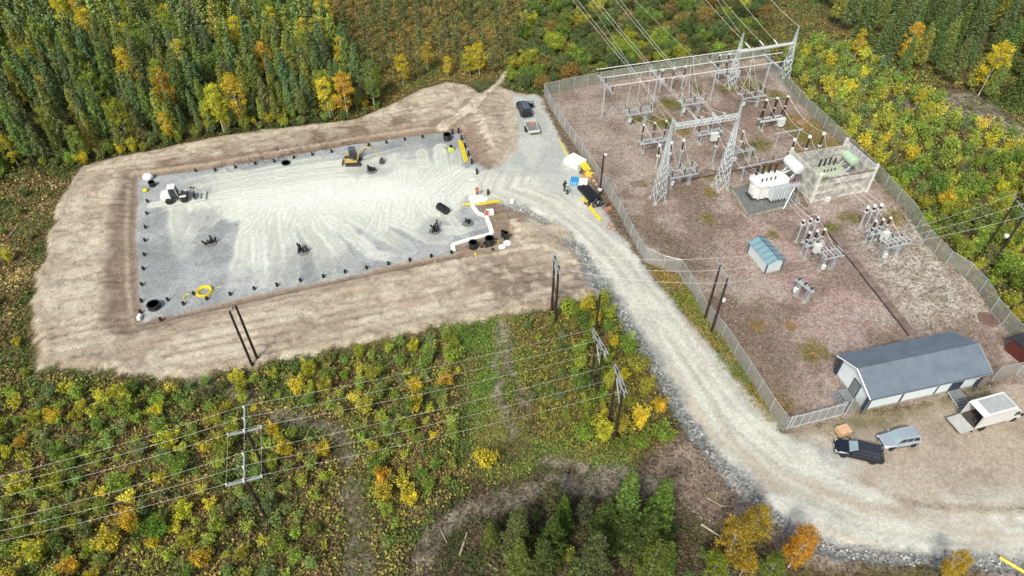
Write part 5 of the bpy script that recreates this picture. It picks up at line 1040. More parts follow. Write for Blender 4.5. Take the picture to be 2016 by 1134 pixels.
def steps(loc, rz, label, w_=1.5, n_=3):
    t = thing('grating_steps', label, 'steps', loc, rz, 'steps of the long building'); g = mat('grating_steel', (.30, .32, .34), .5, .4, .2, 8)
    MB().box((-.65, 0, .5), (1.2, w_, .05)).build('landing', g, t)
    for i in range(n_): MB().box((-1.4-i*.28, 0, .38-i*.13), (.24, w_, .04)).build('step', g, t)
    for s in (-1, 1): MB().bar((-.1, s*w_/2, .48), (-2.1, s*w_/2, .05), .07).build('stringer', galv(), t)
    for x in (-.15, -1.15):
        for s in (-1, 1): MB().tube((x, s*w_/2, 0), (x, s*w_/2, .5), .03, 5).build('leg', galv(), t)
def loc_b(x, y_, z=0): c = Vector((math.cos(ang), math.sin(ang), 0)); s = Vector((-math.sin(ang), math.cos(ang), 0)); return B0+c*x+s*y_+Vector((0, 0, z))
steps(loc_b(-.05, BW*.42), ang, 'metal grating steps at the building\'s gable door')
steps(loc_b(11.3, -.05), ang+math.pi/2, 'metal grating steps on the building\'s long side facing the box truck')
MB
# small blue shed
S0 = P(1505, 539); S1 = P(1536, 532); sa = math.atan2(S1.y-S0.y, S1.x-S0.x); SW_, SL_, SH_, SR_ = 2.35, 4.3, 1.95, .55
sh = thing('small_shed', 'small pale blue shed with panelled blue metal roof in the middle of the yard', 'shed', S0, sa)
sw = mat('pale_blue_cladding', (.58, .66, .70), .55, 0, .04, 1); sr = mat('blue_metal_roof', (.22, .36, .44), .45, .1, .06, 1); sb = mat('dark_blue_trim', (.05, .11, .15), .5, 0, .1, 1)
w_ = MB(); w_.add([(0, 0, .1), (SW_, 0, .1), (SW_, SL_, .1), (0, SL_, .1), (0, 0, SH_), (SW_, 0, SH_), (SW_, SL_, SH_), (0, SL_, SH_), (SW_/2, 0, SH_+SR_*.85), (SW_/2, SL_, SH_+SR_*.85)], [(0, 1, 5, 8, 4), (1, 2, 6, 5), (2, 3, 7, 9, 6), (3, 0, 4, 7), (3, 2, 1, 0)]); w_.build('wall', sw, sh)
for x, y_ in ((0, 0), (SW_, 0), (0, SL_), (SW_, SL_)): MB().box((x, y_, SH_/2), (.16, .16, SH_-.1)).build('corner_post', sb, sh)
MB().box((SW_/2, SL_/2, .06), (SW_+.1, SL_+.1, .14)).build('base', conc(), sh)
for s in (0, 1):
    for k in range(5):
        y0, y1 = -.25+k*(SL_+.5)/5+.02, -.25+(k+1)*(SL_+.5)/5-.02; e = -.22 if s == 0 else SW_+.22; ze = SH_-.08; zr = SH_+SR_+.02
        q = [(e, y0, ze), (SW_/2, y0, zr), (SW_/2, y1, zr), (e, y1, ze)]; q = q[::-1] if s == 0 else q
        MB().slab(*[q[i] for i in (0, 1, 2, 3)], t=.05).build('roof_panel', sr, sh)
    for k in range(6):
        yy = -.25+k*(SL_+.5)/5; e = -.22 if s == 0 else SW_+.22; MB().bar((e, yy, SH_-.04), (SW_/2, yy, SH_+SR_+.06), .045).build('standing_seam', sb, sh)
MB().tube((SW_/2, -.27, SH_+SR_+.07), (SW_/2, SL_+.27, SH_+SR_+.07), .05, 6).build('ridge_cap', sb, sh)
# dark red container at the right edge
o = thing('red_shed', 'dark red hut with black roof cut off by the right edge of the picture', 'hut', P(2012, 712), ang+.15)
MB().box((1.2, .9, 1.0), (3.2, 2.4, 2.0)).build('wall', mat('falu_red_boards', (.11, .022, .02), .8, 0, .2, 3), o); MB().box((1.2, .9, 2.06), (3.5, 2.7, .12)).build('roof', mat('black_roof', (.03, .03, .035), .8, 0, .2, 2), o)

# ================================================================ LINE SUPPORTS
def hframe(base_px, span_dir, label, H_=9.0, sp=2.1, braced=True, arm=3.4, group='wooden line supports', lattice_arm=True, arms=1):
    b = [P(*p) for p in base_px]; c = (b[0]+b[1])/2; d = (b[1]-b[0]); t = thing('wooden_portal', label, 'power pole', c, math.atan2(d.y, d.x), group); s = d.length/2
    for x in (-s, s): MB().tube((x, 0, -.3), (x, 0, H_), .17, 8, .12).build('pole', wood(), t)
    if braced:
        k = 3
        for i in range(k):
            a, b_ = 1.2+i*(H_-2.2)/k, 1.2+(i+1)*(H_-2.2)/k; MB().bar((-s, 0, a), (s, 0, b_), .07).bar((s, 0, a), (-s, 0, b_), .07).build('cross_brace', galv() if i == k-1 else wood(), t)
    st = mat('pale_galvanised', (.38, .42, .44), .45, .2, .08, 3)
    for y_ in ((-.14, .14) if lattice_arm else (0,)): MB().box((0, y_, H_-.15), (arm, .1, .12)).build('crossarm', st, t)
    for x in (-arm/2+.1, 0, arm/2-.1): put('insulator', insul_mesh(.35, .09, mat('grey_insulator', (.35, .35, .36), .3, 0, .1, 4)), t, (x, 0, H_-.05))
    if braced: MB().bar((-arm/2, 0, H_-.9), (arm/2, 0, H_-.9), .05).bar((-arm/2, 0, H_-.9), (0, 0, H_-.15), .05).bar((arm/2, 0, H_-.9), (0, 0, H_-.15), .05).build('arm_bracing', st, t)
    u = d.normalized(); return [Vector((c.x, c.y, H_+.3))+u*x for x in (-arm/2+.1, 0, arm/2-.1)]
H1 = hframe([(1093, 632), (1086, 613)], None, 'braced twin-pole support standing at the bank\'s lower edge, furthest from the camera', 9.2)
H2 = hframe([(1173, 787), (1162, 767)], None, 'braced twin-pole support in the bushes, middle of three', 9.0)
H3 = hframe([(1208, 869), (1197, 838)], None, 'braced twin-pole support lowest in the picture, by the road bushes', 9.4)
H4 = hframe([(1401, 652), (1388, 627)], None, 'twin tarred poles with a pale crossarm just outside the yard fence', 8.9, braced=False, arm=4.4, lattice_arm=False)
H5 = hframe([(1953, 520), (1936, 495)], None, 'twin tarred poles with a bright crossarm among bushes at the right edge', 8.9, braced=False, arm=4.4, lattice_arm=False)
H6 = hframe([(509, 712), (498, 723)], None, 'pair of dark leaning-looking poles without wires at the bank\'s lower left', 9.4, braced=False, arm=.01, lattice_arm=False)
def lone(px, py, H_, label, name='wooden_pole'):
    b = P(px, py); t = thing(name, label, 'pole', b, 0); MB().tube((0, 0, -.3), (0, 0, H_), .16, 8, .12).build('pole', wood(), t); return t
lone(1170, 669, 7.6, 'lone slim wooden pole between the twin-pole supports')
lp = lone(1180, 386, 7.3, 'wooden lamp pole with white lamp heads at the fence by the pipe stock', 'lamp_pole')
MB().lathe((.25, 0, 7.2), [(.05, 0), (.22, .05), (.25, .2), (.05, .28)], 10).build('lamp_head', whitep(), lp); MB().lathe((0, 0, 1.0), [(.05, 0), (.3, .08), (.32, .4), (.05, .5)], 10).build('reel', whitep(), lp)
for (px, py), hz in (((1392, 480+0), 0),): pass
for px, py, z, lb in ((1423, 593, 3.4, 'white round box hung on the right twin pole beside the fence'), (1980, 467, 5, 'white round box hung on the right-edge twin pole')):
    c = P(px, py, z); o = MB().lathe((0, 0, 0), [(.1, 0), (.28, .08), (.3, .4), (.1, .5)], 10).build('pole_box', whitep(), loc=c); tag(o, lb, 'lamp', 'white boxes on twin poles')
# low switch poles of the lower field
def swpole(top, H_, label):
    tp = P(*top, H_); t = thing('switch_pole', label, 'power pole', (tp.x, tp.y, 0), YAW, 'steel-topped line poles'); st = mat('pale_galvanised', (.38, .42, .44), .45, .2, .08, 3)
    MB().tube((0, 0, -.3), (0, 0, H_), .17, 8, .12).build('pole', wood(), t); MB().box((0, .9, H_), (.14, 2.9, .14)).build('line_arm', st, t); MB().box((0, -.3, H_-.1), (3.0, .16, .14)).build('crossarm', st, t)
    for y_ in (-.4, .9, 2.25): put('insulator', insul_mesh(.35, .1, whitep()), t, (0, y_, H_+.07))
    for x in (-1.45, 0, 1.45): put('insulator', insul_mesh(.3, .08, whitep()), t, (x, -.3, H_-.02))
    u = E2; v = E1; c = Vector((tp.x, tp.y, H_+.45)); return [c+u*y_ for y_ in (2.25, .9, -.4)], [Vector((tp.x, tp.y, H_+.25))+v*x-u*.3 for x in (-1.45, 0, 1.45)]
LA, la = swpole((482, 843), 9.3, 'steel-topped line pole, upper of the linked pair in the bushes')
LB, lb_ = swpole((481, 940), 9.3, 'steel-topped line pole, lower of the linked pair in the bushes')
for k in range(3): line_wire('link_conductor', [la[k], lb_[k]], f'{ORD[k]} thin conductor linking the two steel-topped poles', 'links between the steel-topped poles', .013, .15, 6)
ORD3 = ['upper', 'middle', 'lower']
for k in range(3):
    a = P(0, [935, 953, 975][k], 9.4); a2 = a+(a-LA[k])*.15
    line_wire('line_wire', [a2, LA[k], H2[2-k]], f'{ORD3[k]} wire of the upper overhead line crossing the cleared ground', 'wires of the upper overhead line', .008, .5, 16)
    a = P(0, [1022, 1042, 1062][k], 9.4); a2 = a+(a-LB[k])*.15
    line_wire('line_wire', [a2, LB[k], H3[2-k]], f'{ORD3[k]} wire of the lower overhead line crossing the cleared ground', 'wires of the lower overhead line', .008, .5, 16)
    e5 = H5[2-k]+(H5[2-k]-H4[2-k]).normalized()*25; line_wire('line_wire', [H4[2-k], P(1762, 477, 3.9)+E2*(1-k), ], f'{ORD3[k]} wire from the fence-side twin poles into the yard', 'wires into the yard from the left', .011, .5, 14)
    line_wire('line_wire', [P(1765, 470, 3.9)+E2*(1-k), H5[2-k], e5], f'{ORD3[k]} wire from the yard to the right-edge twin poles', 'wires to the right-edge poles', .011, .4, 14)
    line_wire('line_wire', [H1[2-k], H4[2-k]], f'{ORD3[k]} thin wire spanning the road to the fence-side twin poles', 'wires across the road', .012, .8, 14)
for k, (y0, y1) in enumerate([(700, 693), (735, 716), (748, 728)]):
    line_wire('line_wire', [P(-60, y0+12, 8), P([82, 90, 240][k], [692, 714, 722][k], 6)], f'{ORD3[k]} dark wire at the far left edge beside the bank', 'wires at the left edge', .018, .2, 8, m=mat('dark_wire', (.08, .07, .07), .6, 0, .1, 2))
# ================================================================ VEHICLES
def wheel(t, x, y, r=.34, w_=.23, rim=None):
    tm = cached(('tyre', r, w_), lambda: (lambda mb: (setattr(mb, 'v', [(a, c, b) for a, b, c in mb.v]), mb)[1])(MB().lathe((0, 0, -w_/2), [(r*.66, 0), (r*.93, 0), (r, w_*.2), (r, w_*.8), (r*.93, w_), (r*.66, w_)], 18)), rubber(), True)
    rm = cached(('rim', r, w_), lambda: (lambda mb: (setattr(mb, 'v', [(a, c, b) for a, b, c in mb.v]), mb)[1])(MB().lathe((0, 0, -w_*.42), [(.05, 0), (r*.3, .01), (r*.66, .03), (r*.66, w_*.8), (r*.3, w_*.83), (.05, w_*.84)], 12)), rim or mat('alloy_rim', (.45, .46, .47), .35, .6, .1, 3))
    e = put('wheel', tm, t, (x, y, r)); put('rim', rm, e, (0, 0, 0)); return e
def ringx(x, zb, zt, wb, wt, shoulder=.75):
    zs = zb+(zt-zb)*shoulder
    return [(x, -wb*.9, zb), (x, -wb, zb+.12), (x, -wb, zs), (x, -wt, zt), (x, wt, zt), (x, wb, zs), (x, wb, zb+.12), (x, wb*.9, zb)]
def car(loc, heading, label, paint, L_=4.85, W_=1.86, H_=1.5, kind='wagon', roofm=None, door_open=False, name='parked_car', group=None, rails=True):
    t = thing(name, label, 'car', loc, heading, group); w_ = W_/2; h = L_/2; belt = .95 if kind == 'wagon' else 1.08; hood = belt-.08 if kind == 'wagon' else belt+.02
    R_ = [(-h, .42, belt-.12, w_*.86, w_*.78), (-h+.12, .3, belt, w_*.96, w_*.84), (-h+.7, .24, belt+.03, w_, w_*.88), (-.3, .22, belt, w_, w_*.88), (h*.36, .22, belt-.01, w_, w_*.88), (h*.44, .22, hood, w_, w_*.86), (h*.8, .24, hood-.1, w_*.97, w_*.78), (h-.12, .28, hood-.2, w_*.9, w_*.66), (h, .36, hood-.34, w_*.78, w_*.58)]
    MB().loft([ringx(*r) for r in R_]).build('body', paint, t, smooth=False)
    xr0 = -h+.12 if kind == 'wagon' else -h+.1; xr1 = -h+.5 if kind == 'wagon' else -h+.28; xf1 = .28; xf0 = h*.46; zt = H_; b = belt-.02; wr = w_*.72
    base = [(xr0, -w_*.85, b), (xf0, -w_*.84, b), (xf0, w_*.84, b), (xr0, w_*.85, b)]; top = [(xr1, -wr, zt-.04), (xf1, -wr, zt-.02), (xf1, wr, zt-.02), (xr1, wr, zt-.04)]
    MB().add(base+top, [(3, 2, 1, 0), (4, 5, 6, 7), (0, 1, 5, 4), (1, 2, 6, 5), (2, 3, 7, 6), (3, 0, 4, 7)]).build('cabin', paint, t)
    MB().loft([[(x, -wr*k, zt-.05), (x, -wr*k*.8, zt+d), (x, wr*k*.8, zt+d), (x, wr*k, zt-.05)] for x, k, d in ((xr1-.03, .98, -.01), (xr1+.4, 1.0, .03), (xf1-.4, 1.0, .035), (xf1+.03, .97, 0))]).build('roof', roofm or paint, t)
    def inset(a, b_, c, d, f=.08, g=.12, off=.012):
        a, b_, c, d = map(Vector, (a, b_, c, d)); lerp = lambda p, q, s: p+(q-p)*s
        A_, B_ = lerp(a, b_, f), lerp(a, b_, 1-f); D__, C_ = lerp(d, c, f), lerp(d, c, 1-f)
        q = [lerp(A_, D__, g), lerp(B_, C_, g), lerp(B_, C_, 1-g), lerp(A_, D__, 1-g)]; n_ = (q[1]-q[0]).cross(q[3]-q[0]).normalized()*off
        return [p+n_ for p in q]
    MB().quad(*inset(base[1], base[2], top[2], top[1], .06, .06)).build('windscreen', glassl(), t)
    MB().quad(*inset(base[3], base[0], top[0], top[3], .08, .15)).build('rear_window', glassd(), t)
    for s in (0, 1):
        lo = (base[0], base[1]) if s == 0 else (base[2], base[3]); hi = (top[0], top[1]) if s == 0 else (top[2], top[3])
        a, b_, c, d = Vector(lo[0]), Vector(lo[1]), Vector(hi[1]), Vector(hi[0])
        for f0, f1 in ((.04, .32), (.35, .62), (.65, .92)):
            MB().quad(*inset(a.lerp(b_, f0), a.lerp(b_, f1), d.lerp(c, f1), d.lerp(c, f0), .02, .1)).build('side_window', glassd(), t)
    for x in (h*.62, -h*.56):
        for s in (-1, 1): wheel(t, x, s*(w_-.1), .35)
        for s in (-1, 1): MB().box((x, s*(w_-.02), .62), (.86, .1, .1)).build('wheel_arch', mat('black_trim', (.015, .015, .017), .6, 0, .2, 3), t)
    hl = mat('headlight_glass', (.75, .78, .8), .1, .3, .05, 2); tl = mat('tail_light', (.18, .015, .015), .2, 0, .1, 2)
    for s in (-1, 1):
        MB().box((h-.2, s*w_*.68, hood-.28), (.34, .34, .13), s*.25).build('headlight', hl, t); MB().box((-h+.08, s*w_*.8, belt-.14), (.12, .16, .24)).build('tail_light', tl, t)
        MB().box((h*.4, s*(w_+.08), belt+.06), (.14, .2, .14)).build('mirror', paint, t)
        MB().box((-.1, s*(w_+.005), .42), (2.2, .03, .1)).build('side_sill', mat('black_trim', (.015, .015, .017), .6, 0, .2, 3), t)
        if rails: MB().tube((xr1+.15, s*wr*.95, zt+.06), (xf1-.1, s*wr*.95, zt+.06), .025, 5).build('roof_rail', alu() if paint.name.startswith('silver') else blackpl(), t)
    MB().box((h-.02, 0, .55), (.06, 1.1, .22)).build('grille', mat('black_trim', (.015, .015, .017), .6, 0, .2, 3), t)
    for x in (h+.02, -h-.01): MB().box((x, 0, .48 if x > 0 else .7), (.03, .5, .11)).build('licence_plate', whitep(), t)
    if door_open:
        d = MB(); d.box((-.5, 0, .72), (1.0, .08, .75)); d.box((-.5, 0, 1.28), (.9, .05, .42)); o = d.build('front_door', paint, t, (h*.38, -w_-.02, 0), R(70)); MB().box((-.5, 0, 1.28), (.7, .08, .3)).build('side_window', glassl(), o)
    return t
blackp = mat('black_car_paint', (.03, .034, .05), .18, .4, .1, 2); silverp = mat('silver_car_paint', (.55, .62, .70), .3, .5, .05, 2)
def heading(a, b): p, q = P(*a), P(*b); return math.atan2(q.y-p.y, q.x-p.x), (p+q)/2
hd, c = heading((1728, 903), (1646, 884)); car(c, hd, 'black estate car with pale windscreen parked nearest the road, beside the silver one', blackp, 4.75, 1.86, 1.48, roofm=mat('dark_glossy_roof', (.05, .055, .075), .15, .3, .1, 2), rails=False)
hd, c = heading((1802, 864), (1730, 876)); car(c, hd, 'silver estate car parked between the black car and the white box truck', silverp, 4.3, 1.8, 1.55)
hd, c = heading((1039, 236), (1024, 205)); sc_ = car(c, hd, 'black off-road car with open front door, hitched to a trailer at the road\'s end', blackp, 4.7, 1.92, 1.85, 'suv', mat('grey_blue_roof', (.13, .16, .20), .3, .3, .1, 2), True)
MB().lathe((0, 0, 0), [(.1, -.1), (.36, -.1), (.36, .12), (.1, .12)], 14, 'x').build('spare_wheel', rubber(), sc_, (-2.42, .1, 1.05))
# trailer
q = P(1047, 257); t = thing('box_trailer', 'low galvanised trailer with open grey bed behind the black off-road car', 'trailer', q, hd); t.scale = (1.2, 1.15, 1)
MB().box((0, 0, .62), (2.9, 1.6, .06)).build('bed', mat('trailer_floor', (.19, .19, .20), .8, 0, .3, 4, .2), t)
for s in (-1, 1): MB().box((0, s*.8, .85), (2.9, .05, .42)).build('side_board', alu(), t); MB().box((0, s*.98, .62), (1.0, .26, .06)).build('mudguard', blackpl(), t); wheel(t, -.1, s*.98, .3, .2)
for x in (-1.45, 1.45): MB().box((x, 0, .85), (.05, 1.6, .42)).build('end_board', alu(), t)
MB().bar((1.45, .5, .5), (2.6, 0, .5), .09).bar((1.45, -.5, .5), (2.6, 0, .5), .09).build('drawbar', galv(), t)
o = MB().box((0, 0, .2), (.6, .5, .4)).build('plastic_bucket_crate', mat('orange_crate', (.5, .25, .13), .6, 0, .2, 3), loc=(q.x+math.cos(hd)*.9-math.sin(hd)*-.3, q.y+math.sin(hd)*.9, .66), rz=hd); tag(o, 'tan crate lying in the front of the galvanised trailer', 'crate')
# white box truck
hd, c = heading((1893, 840), (1992, 812)); tk = thing('box_truck', 'white box truck with its rear open and tail lift lowered', 'truck', c, hd); L_ = 4.3
gb_ = MB()
zf, zr = 1.0, 3.05
MB().box((-.85, 0, zf), (L_, 2.15, .12)).build('cargo_floor', mat('dark_cargo_floor', (.06, .055, .05), .8, 0, .3, 3), tk)
for s in (-1, 1): MB().box((-.85, s*1.05, (zf+zr)/2), (L_, .08, zr-zf)).build('side_wall', whitep(), tk)
MB().box((-.85+L_/2-.04, 0, (zf+zr)/2), (.08, 2.02, zr-zf)).build('front_wall', whitep(), tk)
MB().box((-.6, 0, zr+.0), (L_-.5, 2.18, .1)).build('roof_frame', whitep(), tk)
MB().box((-.55, 0, zr+.06), (L_-1.0, 1.72, .03)).build('roof_skylight', mat('translucent_roof', (.40, .42, .42), .5, 0, .12, 1.5), tk)
MB().slab((-.85-L_/2, -1.09, zr-.12), (-.6-L_/2+.25+.02, -1.09, zr+.05), (-.6-L_/2+.25+.02, 1.09, zr+.05), (-.85-L_/2, 1.09, zr-.12), .06).build('rear_spoiler', whitep(), tk)
MB().box((-.85-L_/2, -1.02, 2.0), (.1, .14, 2.0)).box((-.85-L_/2, 1.02, 2.0), (.1, .14, 2.0)).build('rear_frame', alu(), tk)
MB().box((-1.05-L_/2, 0, .5), (.2, 2.1, .12)).build('bumper', blackpl(), tk)
tl_ = MB().slab((-4.75, -1.05, .72), (-3.05, -1.05, .82), (-3.05, 1.05, .82), (-4.75, 1.05, .72), .07).build('tail_lift', mat('worn_lift_platform', (.55, .56, .55), .5, .2, .12, 3), tk)
MB().bar((-3.1, -.6, .75), (-2.4, -.6, .55), .1).bar((-3.1, .6, .75), (-2.4, .6, .55), .1).build('lift_arm', blackpl(), tk)
cab = [(1.32, .45), (3.2, .45), (3.3, .95), (3.05, 1.25), (2.3, 2.15), (1.32, 2.3)]
MB().prism_y(cab, -.98, .98).build('cab', whitep(), tk)
MB().quad((3.04, -.85, 1.32), (3.04, .85, 1.32), (2.36, .78, 2.13), (2.36, -.78, 2.13)).build('windscreen', glassd(), tk)
w1 = MB()
for s in (-1, 1):
    q4 = [(1.75, s*.99, 1.3), (2.7, s*.99, 1.3), (2.25, s*.99, 1.98), (1.75, s*.99, 2.0)]; MB().quad(*(q4 if s < 0 else q4[::-1])).build('side_window', glassd(), tk)
    MB().box((2.6, s*1.2, 1.5), (.12, .22, .35)).build('mirror', blackpl(), tk); MB().box((3.2, s*.75, .85), (.2, .3, .2)).build('headlight', mat('headlight_glass', (.75, .78, .8), .1, .3, .05, 2), tk)
    wheel(tk, 2.35, s*.9, .38, .24); wheel(tk, -1.75, s*.9, .38, .3); MB().box((.3, s*.9, .65), (2.6, .08, .35)).build('side_guard', mat('grey_guard', (.35, .36, .36), .5, .1, .1, 2), tk)
MB().box((0, 0, .75), (6, .8, .2)).build('chassis', blackpl(), tk)
rnd = random.Random(5)
for i in range(7):
    p = tk.matrix_basis @ Vector((-2.6+rnd.random()*2.2, rnd.uniform(-.75, .75), 1.07)); s = rnd.uniform(.3, .6)
    o = MB().box((0, 0, s/2), (s, s*.8, s)).build('cargo_box', mat('cargo_%d' % (i % 3), [(.10, .06, .045), (.05, .05, .055), (.22, .16, .10)][i % 3], .8, 0, .2, 3), loc=p, rz=rnd.random()*3); tag(o, 'dark box or tool lying in the open cargo space of the box truck', 'box', 'goods inside the box truck')
o = MB().box((0, 0, .45), (1.3, 1.05, .75)).build('wrapped_pallet', mat('tan_tarpaulin', (.62, .40, .24), .7, 0, .12, 2, .3), loc=P(1657, 853), rz=ang+.05); tag(o, 'tan wrapped pallet load standing behind the black car', 'pallet')
MB().box((0, 0, .06), (1.35, 1.1, .12)).build('pallet_base', wood(), o)
# wheel loader
hd, c = heading((322, 392), (375, 388)); hd += .1; wl = thing('wheel_loader', 'compact white wheel loader carrying a levelling frame at the pad\'s upper left', 'loader', P(352, 394), hd)
for x in (-1.15, .95):
    for s in (-1, 1): wheel(wl, x, s*.75, .5, .38, mat('pale_rim', (.5, .5, .48), .5, .1, .1, 2))
MB().loft([[(x, -w_, z0), (x, w_, z0), (x, w_*.9, z1), (x, -w_*.9, z1)] for x, w_, z0, z1 in ((-2.15, .6, .85, 1.35), (-1.9, .72, .7, 1.6), (-.9, .75, .6, 1.75), (-.75, .7, .6, 1.5))]).build('engine_cover', whitep(), wl)
MB().box((0, 0, .7), (1.6, .6, .35)).build('frame', mat('dark_steel', (.08, .08, .085), .6, .3, .2, 3), wl); MB().box((1.0, 0, .85), (.8, .8, .45)).build('front_frame', mat('dark_steel', (.08, .08, .085), .6, .3, .2, 3), wl)
MB().add([(-.85, -.6, 1.1), (.3, -.6, 1.1), (.3, .6, 1.1), (-.85, .6, 1.1), (-.75, -.52, 2.45), (.1, -.52, 2.45), (.1, .52, 2.45), (-.75, .52, 2.45)], [(3, 2, 1, 0), (0, 1, 5, 4), (1, 2, 6, 5), (2, 3, 7, 6), (3, 0, 4, 7), (4, 5, 6, 7)]).build('cab', mat('cab_glass_dark', (.04, .05, .055), .12, 0, .1, 2), wl)
MB().box((-.33, 0, 2.52), (1.1, 1.2, .12)).build('cab_roof', whitep(), wl)
for x, x2 in ((-.87, -.77), (.32, .12)):
    for s in (-1, 1): MB().bar((x, s*.61, 1.1), (x2, s*.53, 2.47), .07).build('cab_pillar', whitep(), wl)
for s in (-1, 1): MB().bar((.7, s*.35, 1.35), (2.2, s*.35, .55), .15).build('loader_arm', mat('dark_steel', (.08, .08, .085), .6, .3, .2, 3), wl); MB().box((.95, s*.75, 1.08), (.9, .4, .06)).build('mudguard', whitep(), wl)
for y_ in (-.95, .95): MB().box((3.1, y_, .2), (1.7, .1, .2)).build('levelling_beam', alu(), wl)
for x in (2.3, 3.1, 3.9): MB().box((x, 0, .2), (.1, 1.9, .2)).build('levelling_crossbar', alu(), wl)
MB().box((2.35, 0, .6), (.12, 1.2, .7)).build('carriage', blackpl(), wl)
# mini excavator
q = P(697, 321); ex = thing('mini_excavator', 'yellow and black mini excavator with arched boom on the far edge of the pad', 'excavator', q, .05)
tk_ = mat('rubber_track', (.035, .033, .03), .9, 0, .3, 5)
for s in (-1, 1):
    MB().prism_y([(-1.25, .28), (-1.1, .06), (1.1, .06), (1.25, .28), (1.1, .52), (-1.1, .52)], s*.85-.2, s*.85+.2).build('track', tk_, ex)
    for x in (-.9, -.3, .3, .9): MB().box((x, s*1.06, .28), (.3, .04, .3)).build('track_roller', mat('dark_steel', (.08, .08, .085), .6, .3, .2, 3), ex)
MB().box((0, 0, .42), (1.2, 1.3, .25)).build('undercarriage', mat('dark_steel', (.08, .08, .085), .6, .3, .2, 3), ex)
ey = mat('excavator_yellow', (.52, .36, .10), .45, 0, .1, 2)
MB().loft([[(x, -w_, .62), (x, w_, .62), (x, w_, z1), (x, -w_, z1)] for x, w_, z1 in ((-1.35, .6, 1.1), (-1.2, .8, 1.35), (-.5, .88, 1.4), (.7, .8, .95))]).build('superstructure', ey, ex)
MB().loft([[(x, -w_, 1.0), (x, w_*.0-.12, 1.0), (x, w_*.0-.12, z1), (x, -w_, z1)] for x, w_, z1 in ((-1.3, .62, 1.25), (-1.1, .82, 1.5), (.2, .84, 1.5), (.6, .78, 1.1))]).build('engine_cover', mat('dark_steel', (.08, .08, .085), .6, .3, .2, 3), ex)
MB().box((-1.25, 0, .8), (.25, 1.5, .4)).build('counterweight', mat('dark_steel', (.08, .08, .085), .6, .3, .2, 3), ex)
MB().add([(-.55, -.1, .95), (.65, -.1, .95), (.65, .8, .95), (-.55, .8, .95), (-.5, -.05, 2.5), (.4, -.05, 2.5), (.4, .75, 2.5), (-.5, .75, 2.5)], [(0, 1, 5, 4), (1, 2, 6, 5), (2, 3, 7, 6), (3, 0, 4, 7), (4, 5, 6, 7)]).build('cab', mat('cab_glass_dark', (.04, .05, .055), .12, 0, .1, 2), ex)
MB().box((-.05, .35, 2.56), (1.0, .85, .1)).build('cab_roof', mat('grey_blue_roof', (.13, .16, .20), .3, .3, .1, 2), ex)
b0, b1, b2, b3 = (.8, -.35, .95), (1.55, -.35, 2.75), (3.3, -.35, 3.0), (4.5, -.35, .95)
MB().path([b0, (1.0, -.35, 1.9), b1, (2.4, -.35, 3.15), b2], .11, 6).build('boom', ey, ex); MB().path([(3.1, -.35, 3.15), (3.9, -.35, 2.4), b3], .09, 6).build('arm', ey, ex)
MB().tube((1.3, -.35, 1.6), (2.3, -.35, 2.85), .06, 6).tube((2.6, -.35, 3.35), (3.5, -.35, 3.0), .06, 6).build('hydraulic_ram', blackpl(), ex)
MB().prism_y([(4.35, 1.0), (4.7, .9), (4.75, .35), (4.4, .1), (4.05, .35), (4.15, .6)], -.75, .05).build('bucket', mat('dark_steel', (.08, .08, .085), .6, .3, .2, 3), ex)
MB().box((-1.75, 0, .3), (.08, 1.7, .4)).bar((-1.7, .5, .3), (-1.0, .5, .35), .08).bar((-1.7, -.5, .3), (-1.0, -.5, .35), .08).build('dozer_blade', mat('rusty_blade', (.25, .15, .10), .7, .1, .2, 3), ex)
# small roller / plate compactor
q = P(888, 297); o = thing('plate_compactor', 'small yellow-green compactor with black engine near the pad\'s upper right corner', 'compactor', q, .3)
yg = mat('lime_machine_paint', (.50, .62, .15), .5, 0, .1, 2)
MB().box((0, 0, .08), (1.2, .8, .12)).build('base_plate', yg, o); MB().loft([[(x, -w_, .2), (x, w_, .2), (x, w_*.8, z1), (x, -w_*.8, z1)] for x, w_, z1 in ((-.5, .3, .55), (0, .38, .75), (.5, .3, .5))]).build('cover', yg, o); MB().box((.05, .05, .85), (.45, .4, .3)).build('engine', blackpl(), o); MB().path([(-.5, -.2, .4), (-1.2, -.2, 1.0), (-1.2, .2, 1.0), (-.5, .2, .4)], .03, 5).build('handle', blackpl(), o)

